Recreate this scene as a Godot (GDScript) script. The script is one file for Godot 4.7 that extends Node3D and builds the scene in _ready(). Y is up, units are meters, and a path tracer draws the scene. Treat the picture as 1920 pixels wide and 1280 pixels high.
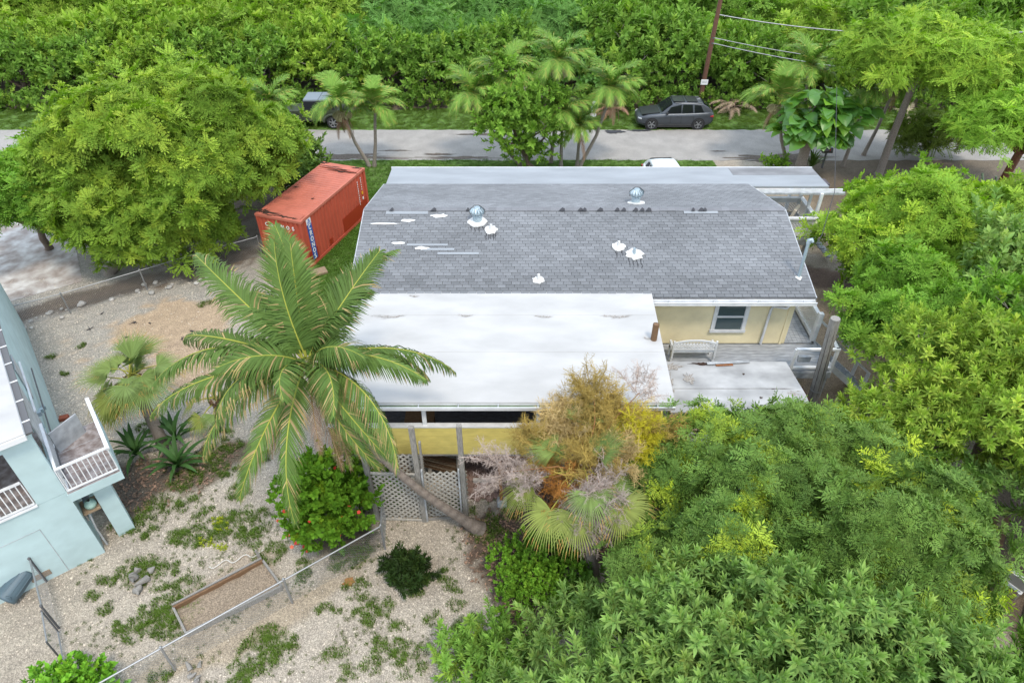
extends Node3D
# An aerial view of a grey-shingled yellow house, its yard, a red container and the woodland across the road.

var rng := RandomNumberGenerator.new()
var M := {}
var S := {}
var used := {}
var own_axes := false
var blotch_noise := FastNoiseLite.new()
var fine_noise := FastNoiseLite.new()


class MB:
	var v := PackedVector3Array()
	var n := PackedVector3Array()
	var c := PackedColorArray()
	var ix := PackedInt32Array()
	var col := Color.WHITE

	func face(pts: Array, normal: Vector3) -> void:
		var at := v.size()
		for p in pts:
			v.append(p)
			n.append(normal)
			c.append(col)
		var a: Vector3 = pts[0]
		var turn: Vector3 = (pts[1] - a).cross(pts[2] - a)
		for k in range(1, pts.size() - 1):
			if turn.dot(normal) > 0.0:
				ix.append_array([at, at + k + 1, at + k])
			else:
				ix.append_array([at, at + k, at + k + 1])

	func quad(a: Vector3, b: Vector3, d: Vector3, e: Vector3, towards := Vector3.ZERO) -> void:
		var normal := (b - a).cross(d - a)
		if normal.length() < 1e-12:
			normal = (d - a).cross(e - a)
		normal = normal.normalized()
		if towards != Vector3.ZERO and normal.dot(towards) < 0.0:
			normal = -normal
		face([a, b, d, e], normal)

	func tri(a: Vector3, b: Vector3, d: Vector3, towards := Vector3.ZERO) -> void:
		var normal := (b - a).cross(d - a).normalized()
		if towards != Vector3.ZERO and normal.dot(towards) < 0.0:
			normal = -normal
		face([a, b, d], normal)

	func box(at: Vector3, size: Vector3, turn := Basis()) -> void:
		var x := turn.x * size.x * 0.5
		var y := turn.y * size.y * 0.5
		var z := turn.z * size.z * 0.5
		for s in [-1.0, 1.0]:
			face([at + x * s - y - z, at + x * s + y - z, at + x * s + y + z, at + x * s - y + z], turn.x * s)
			face([at + y * s - x - z, at + y * s + x - z, at + y * s + x + z, at + y * s - x + z], turn.y * s)
			face([at + z * s - x - y, at + z * s + x - y, at + z * s + x + y, at + z * s - x + y], turn.z * s)

	func bar(p: Vector3, q: Vector3, w: float, h: float, up := Vector3.UP) -> void:
		var z := (q - p).normalized()
		if absf(z.dot(up)) > 0.98:
			up = Vector3.RIGHT
		var x := up.cross(z).normalized()
		box((p + q) * 0.5, Vector3(w, h, p.distance_to(q)), Basis(x, z.cross(x), z))

	func tube(pts: Array, radii: Array, sides := 8, caps := true) -> void:
		var ref := Vector3(0.31, 0.2, 0.93).normalized()
		var first := v.size()
		var m := pts.size()
		for k in m:
			var p: Vector3 = pts[k]
			var t: Vector3 = (pts[mini(k + 1, m - 1)] - pts[maxi(k - 1, 0)]).normalized()
			if absf(t.dot(ref)) > 0.97:
				ref = Vector3(0.9, 0.1, -0.3).normalized()
			var x := (ref - t * ref.dot(t)).normalized()
			ref = x
			var y := t.cross(x)
			for s in sides:
				var a := TAU * s / sides
				var d := x * cos(a) + y * sin(a)
				v.append(p + d * radii[mini(k, radii.size() - 1)])
				n.append(d)
				c.append(col)
		for k in m - 1:
			for s in sides:
				var i0 := first + k * sides + s
				var i1 := first + k * sides + (s + 1) % sides
				ix.append_array([i0, i0 + sides, i1, i1, i0 + sides, i1 + sides])
		if caps:
			for e in [0, m - 1]:
				var ring := []
				for s in sides:
					ring.append(v[first + e * sides + s])
				var out: Vector3 = (pts[0] - pts[1]) if e == 0 else (pts[m - 1] - pts[m - 2])
				face(ring, out.normalized())

	func lathe(profile: Array, sides: int, at: Vector3, turn := Basis()) -> void:
		var first := v.size()
		var m := profile.size()
		for k in m:
			var d: Vector2 = profile[mini(k + 1, m - 1)] - profile[maxi(k - 1, 0)]
			var pn := Vector2(d.y, -d.x).normalized()
			for s in sides:
				var a := TAU * s / sides
				v.append(at + turn * Vector3(profile[k].x * cos(a), profile[k].y, profile[k].x * sin(a)))
				n.append((turn * Vector3(pn.x * cos(a), pn.y, pn.x * sin(a))).normalized())
				c.append(col)
		for k in m - 1:
			for s in sides:
				var i0 := first + k * sides + s
				var i1 := first + k * sides + (s + 1) % sides
				ix.append_array([i0, i1, i0 + sides, i1, i1 + sides, i0 + sides])

	func grid(rows: Array, closed := false) -> void:
		# rows of equal length, joined with smooth normals
		var first := v.size()
		var w: int = rows[0].size()
		var acc := []
		for r in rows:
			for p in r:
				v.append(p)
				c.append(col)
				acc.append(Vector3.ZERO)
		for r in rows.size() - 1:
			for k in (w if closed else w - 1):
				var i0 := r * w + k
				var i1 := r * w + (k + 1) % w
				for tri3 in [[i0, i1, i0 + w], [i1, i1 + w, i0 + w]]:
					var fn: Vector3 = (v[first + tri3[2]] - v[first + tri3[0]]).cross(v[first + tri3[1]] - v[first + tri3[0]])
					for q in tri3:
						acc[q] += fn
						ix.append(first + q)
		for a in acc:
			n.append(a.normalized() if a.length() > 1e-12 else Vector3.UP)

	func prism(outline: Array, thick: float, xf := Transform3D()) -> void:
		# outline: Vector2 list in the local XY plane, extruded along +Z
		var flat := PackedVector2Array(outline)
		var tris := Geometry2D.triangulate_polygon(flat)
		for side in [0.0, thick]:
			var nn := xf.basis.z.normalized() * (1.0 if side > 0.0 else -1.0)
			for k in range(0, tris.size(), 3):
				face([xf * Vector3(flat[tris[k]].x, flat[tris[k]].y, side), xf * Vector3(flat[tris[k + 1]].x, flat[tris[k + 1]].y, side), xf * Vector3(flat[tris[k + 2]].x, flat[tris[k + 2]].y, side)], nn)
		var mid := Vector2.ZERO
		for p in flat:
			mid += p / flat.size()
		for k in flat.size():
			var p := flat[k]
			var q := flat[(k + 1) % flat.size()]
			var e := Vector2((q - p).y, -(q - p).x).normalized()
			if e.dot((p + q) * 0.5 - mid) < 0.0:
				e = -e
			quad(xf * Vector3(p.x, p.y, 0), xf * Vector3(q.x, q.y, 0), xf * Vector3(q.x, q.y, thick), xf * Vector3(p.x, p.y, thick), xf.basis * Vector3(e.x, e.y, 0))

	func mesh() -> ArrayMesh:
		var a := []
		a.resize(Mesh.ARRAY_MAX)
		a[Mesh.ARRAY_VERTEX] = v
		a[Mesh.ARRAY_NORMAL] = n
		a[Mesh.ARRAY_COLOR] = c
		a[Mesh.ARRAY_INDEX] = ix
		var m := ArrayMesh.new()
		m.add_surface_from_arrays(Mesh.PRIMITIVE_TRIANGLES, a)
		return m


# ---------- naming and placing ----------
func numbered(called: String) -> String:
	used[called] = used.get(called, -1) + 1
	return called if used[called] == 0 else "%s_%03d" % [called, used[called]]


func tag(o: Node, label: String, category: String, group := "") -> void:
	o.set_meta("label", label)
	o.set_meta("category", category)
	if group:
		o.set_meta("group", group)


func thing(called: String, label: String, category: String, at := Vector3.ZERO, turn := 0.0, group := "") -> Node3D:
	var o := Node3D.new()
	o.name = numbered(called)
	add_child(o)
	o.position = at
	o.rotation.y = turn
	tag(o, label, category, group)
	return o


func part(called: String, mesh: Mesh, m: Material, parent: Node, xf := Transform3D()) -> MeshInstance3D:
	var o := MeshInstance3D.new()
	o.name = called
	o.mesh = mesh
	o.material_override = m
	o.transform = xf
	parent.add_child(o, true)
	return o


func placed(parent: Node, xf: Transform3D) -> Transform3D:
	# scene coordinates to the parent's own, unless the builder works in its thing's own coordinates
	if own_axes or not parent is Node3D or parent == self:
		return xf
	return parent.global_transform.affine_inverse() * xf


func pm(called: String, b: MB, m: Material, parent: Node) -> MeshInstance3D:
	return part(called, b.mesh(), m, parent, placed(parent, Transform3D()))


func pbox(called: String, m: Material, parent: Node, at: Vector3, size: Vector3, turn := Basis()) -> MeshInstance3D:
	var b := MB.new()
	b.box(Vector3.ZERO, size)
	return part(called, b.mesh(), m, parent, placed(parent, Transform3D(turn, at)))


func pbar(called: String, m: Material, parent: Node, p: Vector3, q: Vector3, w: float, h: float) -> MeshInstance3D:
	var b := MB.new()
	b.bar(p, q, w, h)
	return part(called, b.mesh(), m, parent, placed(parent, Transform3D()))


func structure(called: String, mesh: Mesh, m: Material) -> MeshInstance3D:
	var o := part(numbered(called), mesh, m, self)
	o.set_meta("kind", "structure")
	return o


func many(called: String, mesh: Mesh, m: Material, places: Array, tints: Array, parent: Node, stuff := false) -> MultiMeshInstance3D:
	var mm := MultiMesh.new()
	mm.transform_format = MultiMesh.TRANSFORM_3D
	mm.use_colors = true
	mm.mesh = mesh
	mm.instance_count = places.size()
	for i in places.size():
		mm.set_instance_transform(i, places[i])
		mm.set_instance_color(i, tints[i])
	var o := MultiMeshInstance3D.new()
	o.name = called
	o.multimesh = mm
	o.material_override = m
	parent.add_child(o, true)
	if stuff:
		o.set_meta("kind", "stuff")
	return o


# ---------- materials ----------
func lin(r: float, g: float, b: float) -> Color:
	return Color(r, g, b).linear_to_srgb()


func noise_tex(kind: int, freq: float, lo: Color, hi: Color, octaves := 4, size := 512, at := 11) -> NoiseTexture2D:
	var f := FastNoiseLite.new()
	f.noise_type = kind
	f.frequency = freq
	f.fractal_octaves = octaves
	f.seed = at
	if kind == FastNoiseLite.TYPE_CELLULAR:
		f.cellular_return_type = FastNoiseLite.RETURN_CELL_VALUE
		f.fractal_type = FastNoiseLite.FRACTAL_NONE
	var t := NoiseTexture2D.new()
	t.width = size
	t.height = size
	t.seamless = true
	t.noise = f
	var g := Gradient.new()
	g.set_color(0, lo)
	g.set_color(1, hi)
	t.color_ramp = g
	return t


func plain(c: Color, rough := 0.7, metal := 0.0) -> StandardMaterial3D:
	var m := StandardMaterial3D.new()
	m.albedo_color = c
	m.roughness = rough
	m.metallic = metal
	return m


func textured(c: Color, tex: Texture2D, scale: Vector3, rough := 0.75, relief := 0.0, relief_tex: Texture2D = null, world := true) -> StandardMaterial3D:
	var m := plain(c, rough)
	m.albedo_texture = tex
	m.uv1_triplanar = true
	m.uv1_world_triplanar = world
	m.uv1_scale = scale
	if relief > 0.0:
		m.heightmap_enabled = true
		m.heightmap_texture = relief_tex if relief_tex else tex
		m.heightmap_scale = relief
	return m


func tinted(rough: float, light := Color.BLACK) -> StandardMaterial3D:
	var m := plain(Color.WHITE, rough)
	m.vertex_color_use_as_albedo = true
	m.cull_mode = BaseMaterial3D.CULL_DISABLED
	if light != Color.BLACK:
		m.backlight_enabled = true
		m.backlight = light
	return m


func make_materials() -> void:
	var g := func(a: float) -> Color: return Color(a, a, a)
	S.grain = noise_tex(FastNoiseLite.TYPE_SIMPLEX, 0.05, g.call(0.78), g.call(1.0), 5)
	S.blotch = noise_tex(FastNoiseLite.TYPE_SIMPLEX, 0.012, g.call(0.8), g.call(1.0), 6, 512, 5)
	S.pebble = noise_tex(FastNoiseLite.TYPE_CELLULAR, 0.075, g.call(0.7), g.call(1.0), 1, 1024, 3)
	S.speck = noise_tex(FastNoiseLite.TYPE_VALUE, 0.25, g.call(0.7), g.call(1.0), 3, 512, 9)
	S.dirty = noise_tex(FastNoiseLite.TYPE_SIMPLEX_SMOOTH, 0.01, g.call(0.72), g.call(1.0), 6, 512, 21)
	S.faint = noise_tex(FastNoiseLite.TYPE_SIMPLEX_SMOOTH, 0.012, g.call(0.88), g.call(1.0), 6, 512, 27)
	S.rust = noise_tex(FastNoiseLite.TYPE_SIMPLEX, 0.02, Color(0.66, 0.6, 0.57), Color(1, 1, 1), 6, 512, 31)
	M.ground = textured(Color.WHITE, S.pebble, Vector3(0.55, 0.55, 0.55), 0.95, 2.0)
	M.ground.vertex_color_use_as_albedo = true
	M.road = textured(lin(0.47, 0.44, 0.405), S.faint, Vector3(0.11, 0.11, 0.11), 0.9, 0.4, S.speck)
	M.road.detail_enabled = true
	M.road.detail_blend_mode = BaseMaterial3D.BLEND_MODE_MUL
	M.road.detail_albedo = S.speck
	M.road.uv2_triplanar = true
	M.road.uv2_world_triplanar = true
	M.road.uv2_scale = Vector3(0.5, 0.5, 0.5)
	M.road.detail_uv_layer = BaseMaterial3D.DETAIL_UV_2
	M.tar = plain(lin(0.035, 0.035, 0.04), 0.8)
	M.wet = textured(lin(0.17, 0.145, 0.12), S.rust, Vector3(0.6, 0.6, 0.6), 0.85)
	M.concrete = textured(lin(0.58, 0.57, 0.55), S.rust, Vector3(0.09, 0.09, 0.09), 0.85)
	M.lawn = textured(lin(0.11, 0.22, 0.03), S.rust, Vector3(0.25, 0.25, 0.25), 0.95)
	M.leaf = tinted(0.5, Color(0.7, 0.8, 0.3))
	M.gloss_leaf = tinted(0.5, Color(0.4, 0.5, 0.15))
	M.gloss_leaf.metallic_specular = 0.25
	M.leaf.metallic_specular = 0.15
	M.palm = tinted(0.45, Color(0.4, 0.5, 0.15))
	M.palm.metallic_specular = 0.22
	M.dry = tinted(0.9)
	M.twig = tinted(0.9)
	M.stone = tinted(0.95)
	M.bark = textured(lin(0.25, 0.2, 0.16), S.rust, Vector3(1.4, 1.4, 1.4), 0.95, 3.0)
	M.red_bark = textured(lin(0.22, 0.09, 0.045), S.rust, Vector3(1.2, 1.2, 1.2), 0.6, 1.0)
	M.grey_bark = textured(lin(0.38, 0.35, 0.31), S.rust, Vector3(1.6, 1.6, 1.6), 0.95, 2.0)
	M.palm_bark = textured(lin(0.36, 0.32, 0.28), S.rust, Vector3(1.2, 7.0, 1.2), 0.95, 3.0)
	M.ringed_bark = M.palm_bark.duplicate()
	M.ringed_bark.vertex_color_use_as_albedo = true
	M.shingle = tinted(0.9)
	M.shingle.albedo_texture = S.speck
	M.shingle.uv1_triplanar = true
	M.shingle.uv1_world_triplanar = true
	M.shingle.uv1_scale = Vector3(1.7, 1.7, 1.7)
	M.membrane = textured(lin(0.29, 0.31, 0.33), S.faint, Vector3(0.05, 0.3, 0.16), 0.7)
	M.membrane_b = textured(lin(0.26, 0.262, 0.272), S.dirty, Vector3(0.1, 0.3, 0.2), 0.75)
	M.old_board = textured(lin(0.12, 0.11, 0.125), S.rust, Vector3(0.4, 6, 6), 0.9)
	M.white_roof = textured(lin(0.465, 0.455, 0.44), S.faint, Vector3(0.06, 0.2, 0.14), 0.6)
	M.stained_roof = textured(lin(0.49, 0.49, 0.49), S.dirty, Vector3(0.13, 0.2, 0.21), 0.65)
	M.stain = textured(lin(0.46, 0.46, 0.44), S.rust, Vector3(1.1, 1.1, 1.1), 0.9)
	M.sealant = textured(lin(0.76, 0.75, 0.72), S.grain, Vector3(1, 1, 1), 0.6)
	M.white = textured(lin(0.74, 0.75, 0.76), S.faint, Vector3(0.35, 0.35, 0.35), 0.55)
	M.grey_white = textured(lin(0.50, 0.52, 0.54), S.dirty, Vector3(0.6, 0.6, 0.6), 0.6)
	M.yellow = textured(lin(0.88, 0.77, 0.50), S.faint, Vector3(0.12, 0.12, 0.12), 0.7)
	M.yellow_b = textured(lin(0.70, 0.58, 0.17), S.faint, Vector3(0.25, 0.5, 0.25), 0.7)
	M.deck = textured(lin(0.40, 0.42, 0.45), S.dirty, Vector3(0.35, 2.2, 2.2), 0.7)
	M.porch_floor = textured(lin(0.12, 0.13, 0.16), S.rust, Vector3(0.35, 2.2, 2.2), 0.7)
	M.dark = plain(lin(0.02, 0.02, 0.022), 0.9)
	M.glass = plain(lin(0.05, 0.08, 0.085), 0.06)
	M.glass.metallic_specular = 0.8
	M.zinc = plain(lin(0.34, 0.42, 0.46), 0.5, 0.4)
	M.steel = textured(lin(0.42, 0.43, 0.44), S.grain, Vector3(3, 3, 3), 0.45)
	M.steel.metallic = 0.6
	M.dark_steel = textured(lin(0.12, 0.12, 0.125), S.grain, Vector3(3, 3, 3), 0.55)
	M.wire = plain(lin(0.33, 0.34, 0.35), 0.5, 0.5)
	M.old_wire = plain(lin(0.2, 0.2, 0.2), 0.7)
	M.grey_wood = textured(lin(0.34, 0.32, 0.29), S.dirty, Vector3(5, 0.7, 5), 0.95, 1.5)
	M.lattice = textured(lin(0.56, 0.53, 0.475), S.dirty, Vector3(1.5, 1.5, 1.5), 0.9)
	M.brown_wood = textured(lin(0.24, 0.145, 0.075), S.rust, Vector3(0.5, 4, 4), 0.85)
	M.pale_wood = textured(lin(0.40, 0.31, 0.21), S.rust, Vector3(0.6, 4, 4), 0.85)
	M.plywood = textured(lin(0.38, 0.16, 0.06), S.rust, Vector3(0.4, 2, 2), 0.85)
	M.orange_wood = textured(lin(0.36, 0.18, 0.06), S.rust, Vector3(4, 0.6, 4), 0.85)
	M.paver = textured(lin(0.36, 0.25, 0.21), S.rust, Vector3(1.7, 1.7, 1.7), 0.95)
	M.blue_wall = textured(lin(0.47, 0.61, 0.62), S.faint, Vector3(0.2, 0.2, 0.2), 0.8, 0.5, S.grain)
	M.balcony_floor = textured(lin(0.38, 0.35, 0.35), S.rust, Vector3(0.3, 0.3, 0.3), 0.8)
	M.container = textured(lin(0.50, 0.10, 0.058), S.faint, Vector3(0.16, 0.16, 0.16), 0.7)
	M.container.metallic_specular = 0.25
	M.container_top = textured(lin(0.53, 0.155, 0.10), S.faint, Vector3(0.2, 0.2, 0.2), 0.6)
	M.fresh_red = textured(lin(0.40, 0.035, 0.012), S.grain, Vector3(1, 1, 1), 0.45)
	M.rusted = textured(lin(0.055, 0.026, 0.014), S.rust, Vector3(2, 2, 2), 0.95)
	M.sign_blue = plain(lin(0.02, 0.09, 0.36), 0.5)
	M.letter = plain(lin(0.75, 0.75, 0.75), 0.5)
	M.amber = plain(lin(0.7, 0.33, 0.02), 0.5)
	M.rubber = plain(lin(0.02, 0.02, 0.021), 0.85)
	M.rim = plain(lin(0.30, 0.31, 0.32), 0.35, 0.7)
	M.car_grey = plain(lin(0.055, 0.063, 0.075), 0.3, 0.5)
	M.car_grey.clearcoat_enabled = true
	M.car_grey.clearcoat = 0.8
	M.car_black = plain(lin(0.012, 0.012, 0.014), 0.2)
	M.car_black.clearcoat_enabled = true
	M.car_green = plain(lin(0.04, 0.05, 0.028), 0.45)
	M.car_white = plain(lin(0.66, 0.70, 0.72), 0.3)
	M.hard_top = plain(lin(0.18, 0.21, 0.24), 0.5)
	M.window = plain(lin(0.012, 0.014, 0.016), 0.05)
	M.tail = plain(lin(0.35, 0.02, 0.02), 0.25)
	M.lamp_glass = plain(lin(0.6, 0.62, 0.63), 0.15)
	M.bin = textured(lin(0.10, 0.155, 0.19), S.grain, Vector3(2, 2, 2), 0.55)
	M.pump = plain(lin(0.36, 0.52, 0.45), 0.45)
	M.motor = plain(lin(0.16, 0.18, 0.22), 0.5)
	M.brick = textured(lin(0.38, 0.11, 0.06), S.rust, Vector3(3, 3, 3), 0.95)
	M.wood_pole = textured(lin(0.2, 0.1, 0.065), S.rust, Vector3(4, 0.5, 4), 0.9)
	M.cushion = plain(lin(0.6, 0.53, 0.42), 0.95)
	M.stripe = plain(lin(0.03, 0.025, 0.022), 0.95)
	M.rope = plain(lin(0.55, 0.52, 0.47), 0.9)
	M.soil = textured(lin(0.36, 0.28, 0.2), S.pebble, Vector3(0.5, 0.5, 0.5), 0.98, 3.0)
	M.petal = tinted(0.6, Color(0.4, 0.2, 0.2))
	M.coconut = plain(lin(0.13, 0.2, 0.03), 0.5)
	M.cactus = textured(lin(0.14, 0.2, 0.12), S.grain, Vector3(2, 2, 2), 0.7)


# ---------- leaves, sprigs, crowns ----------
func leaf_face(b: MB, base: Vector3, along: Vector3, side: Vector3, up: Vector3, length: float, width: float, droop: float) -> void:
	var l := base + along * length * 0.45 + side * width * 0.5 + up * length * 0.06
	var r := base + along * length * 0.45 - side * width * 0.5 + up * length * 0.06
	var mid := base + along * length * 0.5
	var tip := base + along * length - up * length * droop
	var at := b.v.size()
	for p in [base, l, mid, r, tip]:
		b.v.append(p)
		b.c.append(b.col)
	var nl := (up + side * -0.35).normalized()
	var nr := (up + side * 0.35).normalized()
	for q in [up, nl, up, nr, (up + along * 0.3).normalized()]:
		b.n.append(q)
	b.ix.append_array([at, at + 2, at + 1, at, at + 3, at + 2, at + 1, at + 2, at + 4, at + 2, at + 3, at + 4])


func frame_for(along: Vector3, up: Vector3) -> Array:
	var side := along.cross(up)
	if side.length() < 0.05:
		side = along.cross(Vector3.RIGHT)
	side = side.normalized()
	return [side, side.cross(along).normalized()]


func sprig(leaves: int, length: float, width: float, tilt0: float, tilt1: float, droop: float, stem: bool, at: int) -> ArrayMesh:
	# a shoot of unit height along +Y with leaves set in a spiral
	rng.seed = at
	var b := MB.new()
	if stem:
		b.col = Color(0.55, 0.45, 0.4)
		b.tube([Vector3.ZERO, Vector3(0.02, 0.5, 0.0), Vector3(0, 0.85, 0.02)], [0.018, 0.013, 0.006], 3, false)
	for k in leaves:
		var f := float(k) / leaves
		var a := k * 2.399 + rng.randf_range(-0.3, 0.3)
		var tilt := lerpf(tilt0, tilt1, f) + rng.randf_range(-0.2, 0.2)
		var along := Vector3(cos(a) * sin(tilt), cos(tilt), sin(a) * sin(tilt))
		var fr := frame_for(along, Vector3.UP)
		var shade := rng.randf_range(0.68, 1.28)
		b.col = Color(shade * rng.randf_range(0.9, 1.12), shade, shade)
		var side: Vector3 = fr[0].rotated(along, rng.randf_range(-0.5, 0.5))
		leaf_face(b, Vector3(0, f * 0.8, 0), along, side, side.cross(along).normalized(), length * rng.randf_range(0.75, 1.1), width * rng.randf_range(0.8, 1.1), droop)
	return b.mesh()


func feather_sprig(rays: int, pairs: int, leaf: float, wide: float, tilt: float, at: int) -> ArrayMesh:
	# compound leaves: each ray carries pairs of narrow leaflets
	rng.seed = at
	var b := MB.new()
	for k in rays:
		var a := TAU * k / rays + rng.randf_range(-0.3, 0.3)
		var t := tilt * rng.randf_range(0.65, 1.2)
		var dir := Vector3(cos(a) * sin(t), cos(t), sin(a) * sin(t))
		var fr := frame_for(dir, Vector3.UP)
		for j in pairs + 1:
			var f := (j + 1.0) / (pairs + 1.0)
			var p := dir * f * 0.95 - Vector3.UP * f * f * 0.28
			var shade := rng.randf_range(0.62, 1.3)
			b.col = Color(shade * rng.randf_range(0.9, 1.12), shade, shade)
			for s in ([-1.0, 1.0] if j < pairs else [0.0]):
				var along: Vector3 = (dir * (0.55 if s != 0.0 else 1.0) + fr[0] * s + Vector3.UP * rng.randf_range(-0.35, 0.1)).normalized()
				var lf := frame_for(along, fr[1])
				var at0 := b.v.size()
				for q in [p, p + along * leaf * 0.45 + lf[0] * wide * 0.5, p + along * leaf, p + along * leaf * 0.45 - lf[0] * wide * 0.5]:
					b.v.append(q)
					b.n.append((lf[1] + Vector3.UP * 0.3).normalized())
					b.c.append(b.col)
				b.ix.append_array([at0, at0 + 2, at0 + 1, at0, at0 + 3, at0 + 2])
	return b.mesh()


func tuft(blades: int, spread: float, lean: float, wide: float, at: int) -> ArrayMesh:
	rng.seed = at
	var b := MB.new()
	for k in blades:
		var a := rng.randf() * TAU
		var p := Vector3(cos(a), 0, sin(a)) * spread * sqrt(rng.randf())
		var d := Vector3(rng.randf_range(-1, 1), 0, rng.randf_range(-1, 1)).normalized()
		var h := rng.randf_range(0.5, 1.0)
		var side := d.cross(Vector3.UP) * wide
		var mid := p + Vector3.UP * h * 0.6 + d * lean * h * 0.35
		var tip := p + Vector3.UP * h * 0.85 + d * lean * h
		var sh := rng.randf_range(0.8, 1.15)
		b.col = Color(sh, sh, sh)
		var nn := (Vector3.UP * 0.7 + d * 0.3).normalized()
		b.face([p - side, p + side, mid + side * 0.7, mid - side * 0.7], nn)
		b.face([mid - side * 0.7, mid + side * 0.7, tip], nn)
	return b.mesh()


const LEAF := Color(2.3, 2.2, 1.5)


func rand_dir() -> Vector3:
	var y := rng.randf_range(-1.0, 1.0)
	var a := rng.randf() * TAU
	return Vector3(cos(a) * sqrt(1 - y * y), y, sin(a) * sqrt(1 - y * y))


func lobes_in(centre: Vector3, r: Vector3, count: int, size: float) -> Array:
	# [centre, radii] of the leafy masses of one crown
	var out := [[centre - Vector3(0, r.y * 0.15, 0), r * 0.5]]
	for k in count:
		var y := lerpf(-0.35, 0.95, (k + 0.5) / count)
		var a := k * 2.399 + rng.randf_range(-0.4, 0.4)
		var d := Vector3(cos(a) * sqrt(1 - y * y), y, sin(a) * sqrt(1 - y * y))
		var s := size * rng.randf_range(0.5, 1.2)
		out.append([centre + d * (r - Vector3.ONE * s * 0.5) * rng.randf_range(0.74, 1.2), Vector3(s * rng.randf_range(0.8, 1.25), s * rng.randf_range(0.55, 0.9), s)])
	return out


func leafy(called: String, parent: Node, lobes: Array, density: float, size: float, mesh: Mesh, m: Material, tones: Array, fresh: float, up := 0.35) -> void:
	# tones: two leaf colours and the colour of new shoots; new shoots come in irregular drifts
	var places := []
	var tints := []
	for li in lobes.size():
		var c: Vector3 = lobes[li][0]
		var r: Vector3 = lobes[li][1]
		var mean := (r.x + r.y + r.z) / 3.0
		var tone := rng.randf()
		for k in int(4.0 * PI * mean * mean * density):
			var d := rand_dir()
			if d.y < -0.3 and rng.randf() < 0.6:
				continue
			var p := c + d * r * (1.0 - pow(rng.randf(), 2.0) * 0.5) * rng.randf_range(0.94, 1.08)
			if p.y < -parent.position.y + 0.05:
				continue
			var stray := rng.randf() < 0.14
			if stray:
				p += d * rng.randf_range(0.15, 0.55) * minf(mean, 1.2)
			var inside := false
			for o in lobes:
				if o != lobes[li] and ((p - o[0]) / o[1]).length() < 0.72:
					inside = true
					break
			if inside and rng.randf() < 0.85:
				continue
			var nn: Vector3 = (d / r).normalized()
			var axis := (nn * 0.8 + Vector3.UP * up + rand_dir() * 0.5).normalized()
			var x := axis.cross(rand_dir()).normalized()
			var s := size * rng.randf_range(0.55, 1.4)
			places.append(Transform3D(Basis(x, axis, x.cross(axis)).scaled_local(Vector3(s * rng.randf_range(0.75, 1.2), s * (1.3 if stray else 1.0), s * rng.randf_range(0.75, 1.2))), p))
			var t: Color = tones[0].lerp(tones[1], clampf(tone * 0.6 + rng.randf() * 0.5, 0, 1))
			if fine_noise.get_noise_3dv(parent.position + p) * 0.5 + 0.5 + rng.randf_range(-0.18, 0.18) < fresh:
				t = t.lerp(tones[2], rng.randf_range(0.1, 0.6))
			t *= LEAF * rng.randf_range(0.82, 1.16)
			t.a = 1.0
			tints.append(t)
	many(called, mesh, m, places, tints, parent, true)


func limbs(parent: Node, m: Material, from: Vector3, to: Array, r0: float, r1: float, called := "limb") -> void:
	for p in to:
		var b := MB.new()
		var q: Vector3 = p
		var mid := from.lerp(q, 0.5) + Vector3(rng.randf_range(-0.3, 0.3), 0.12 * from.distance_to(q), rng.randf_range(-0.3, 0.3))
		b.tube([from, from.lerp(mid, 0.5) + rand_dir() * 0.06, mid, mid.lerp(q, 0.55) + rand_dir() * 0.1, q], [r0, r0 * 0.8, lerpf(r0, r1, 0.55), lerpf(r0, r1, 0.8), r1], 6)
		part(called, b.mesh(), m, parent)


func tree(called: String, label: String, at: Vector3, centre: Vector3, r: Vector3, opt: Dictionary, group := "") -> Node3D:
	# at: foot of the trunk; centre: middle of the crown, relative to the foot
	rng.seed = hash(label) + int(absf(at.x * 131.0 + at.z * 977.0))
	var t := thing(called, label, opt.get("category", "tree"), at, 0.0, group)
	var lobes := lobes_in(centre, r, opt.get("lobes", 11), opt.get("lobe", r.x * 0.45))
	for e in opt.get("extra", []):
		lobes.append(e)
	var fork := Vector3(centre.x * 0.4, maxf(centre.y - r.y * 0.9, 0.5), centre.z * 0.4)
	var thick: float = opt.get("thick", 0.16)
	var b := MB.new()
	b.tube([Vector3(0, -0.1, 0), Vector3(0.05, 0.15, 0), fork * 0.5 + rand_dir() * 0.12, fork, fork.lerp(centre, 0.5)], [thick * 1.5, thick * 1.15, thick, thick * 0.9, thick * 0.6], 9)
	part("trunk", b.mesh(), opt.get("bark", M.bark), t)
	var ends := []
	for k in range(1, mini(lobes.size(), opt.get("limbs", 6) + 1)):
		ends.append(lobes[k][0] + (lobes[k][0] - centre).normalized() * lobes[k][1].x * 0.35)
	limbs(t, opt.get("bark", M.bark), fork, ends, thick * 0.7, 0.025)
	var tw := MB.new()
	for k in opt.get("twigs", 14):
		var lo: Array = lobes[1 + k % (lobes.size() - 1)]
		var d := (rand_dir() + Vector3.UP * 0.5).normalized()
		var q: Vector3 = lo[0] + d * lo[1] * rng.randf_range(1.0, 1.22)
		tw.tube([lo[0], lo[0].lerp(q, 0.6) + rand_dir() * 0.12, q], [0.03, 0.018, 0.006], 4, false)
		tw.tube([lo[0].lerp(q, 0.55), lo[0].lerp(q, 0.9) + rand_dir() * 0.3], [0.014, 0.005], 3, false)
	part("twigs", tw.mesh(), M.grey_bark, t).set_meta("kind", "stuff")
	leafy("crown", t, lobes, opt.get("density", 5.0), opt.get("size", 0.7), opt.get("mesh", S.broad), opt.get("mat", M.leaf), opt.tones, opt.get("fresh", 0.35), opt.get("up", 0.35))
	return t


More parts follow.
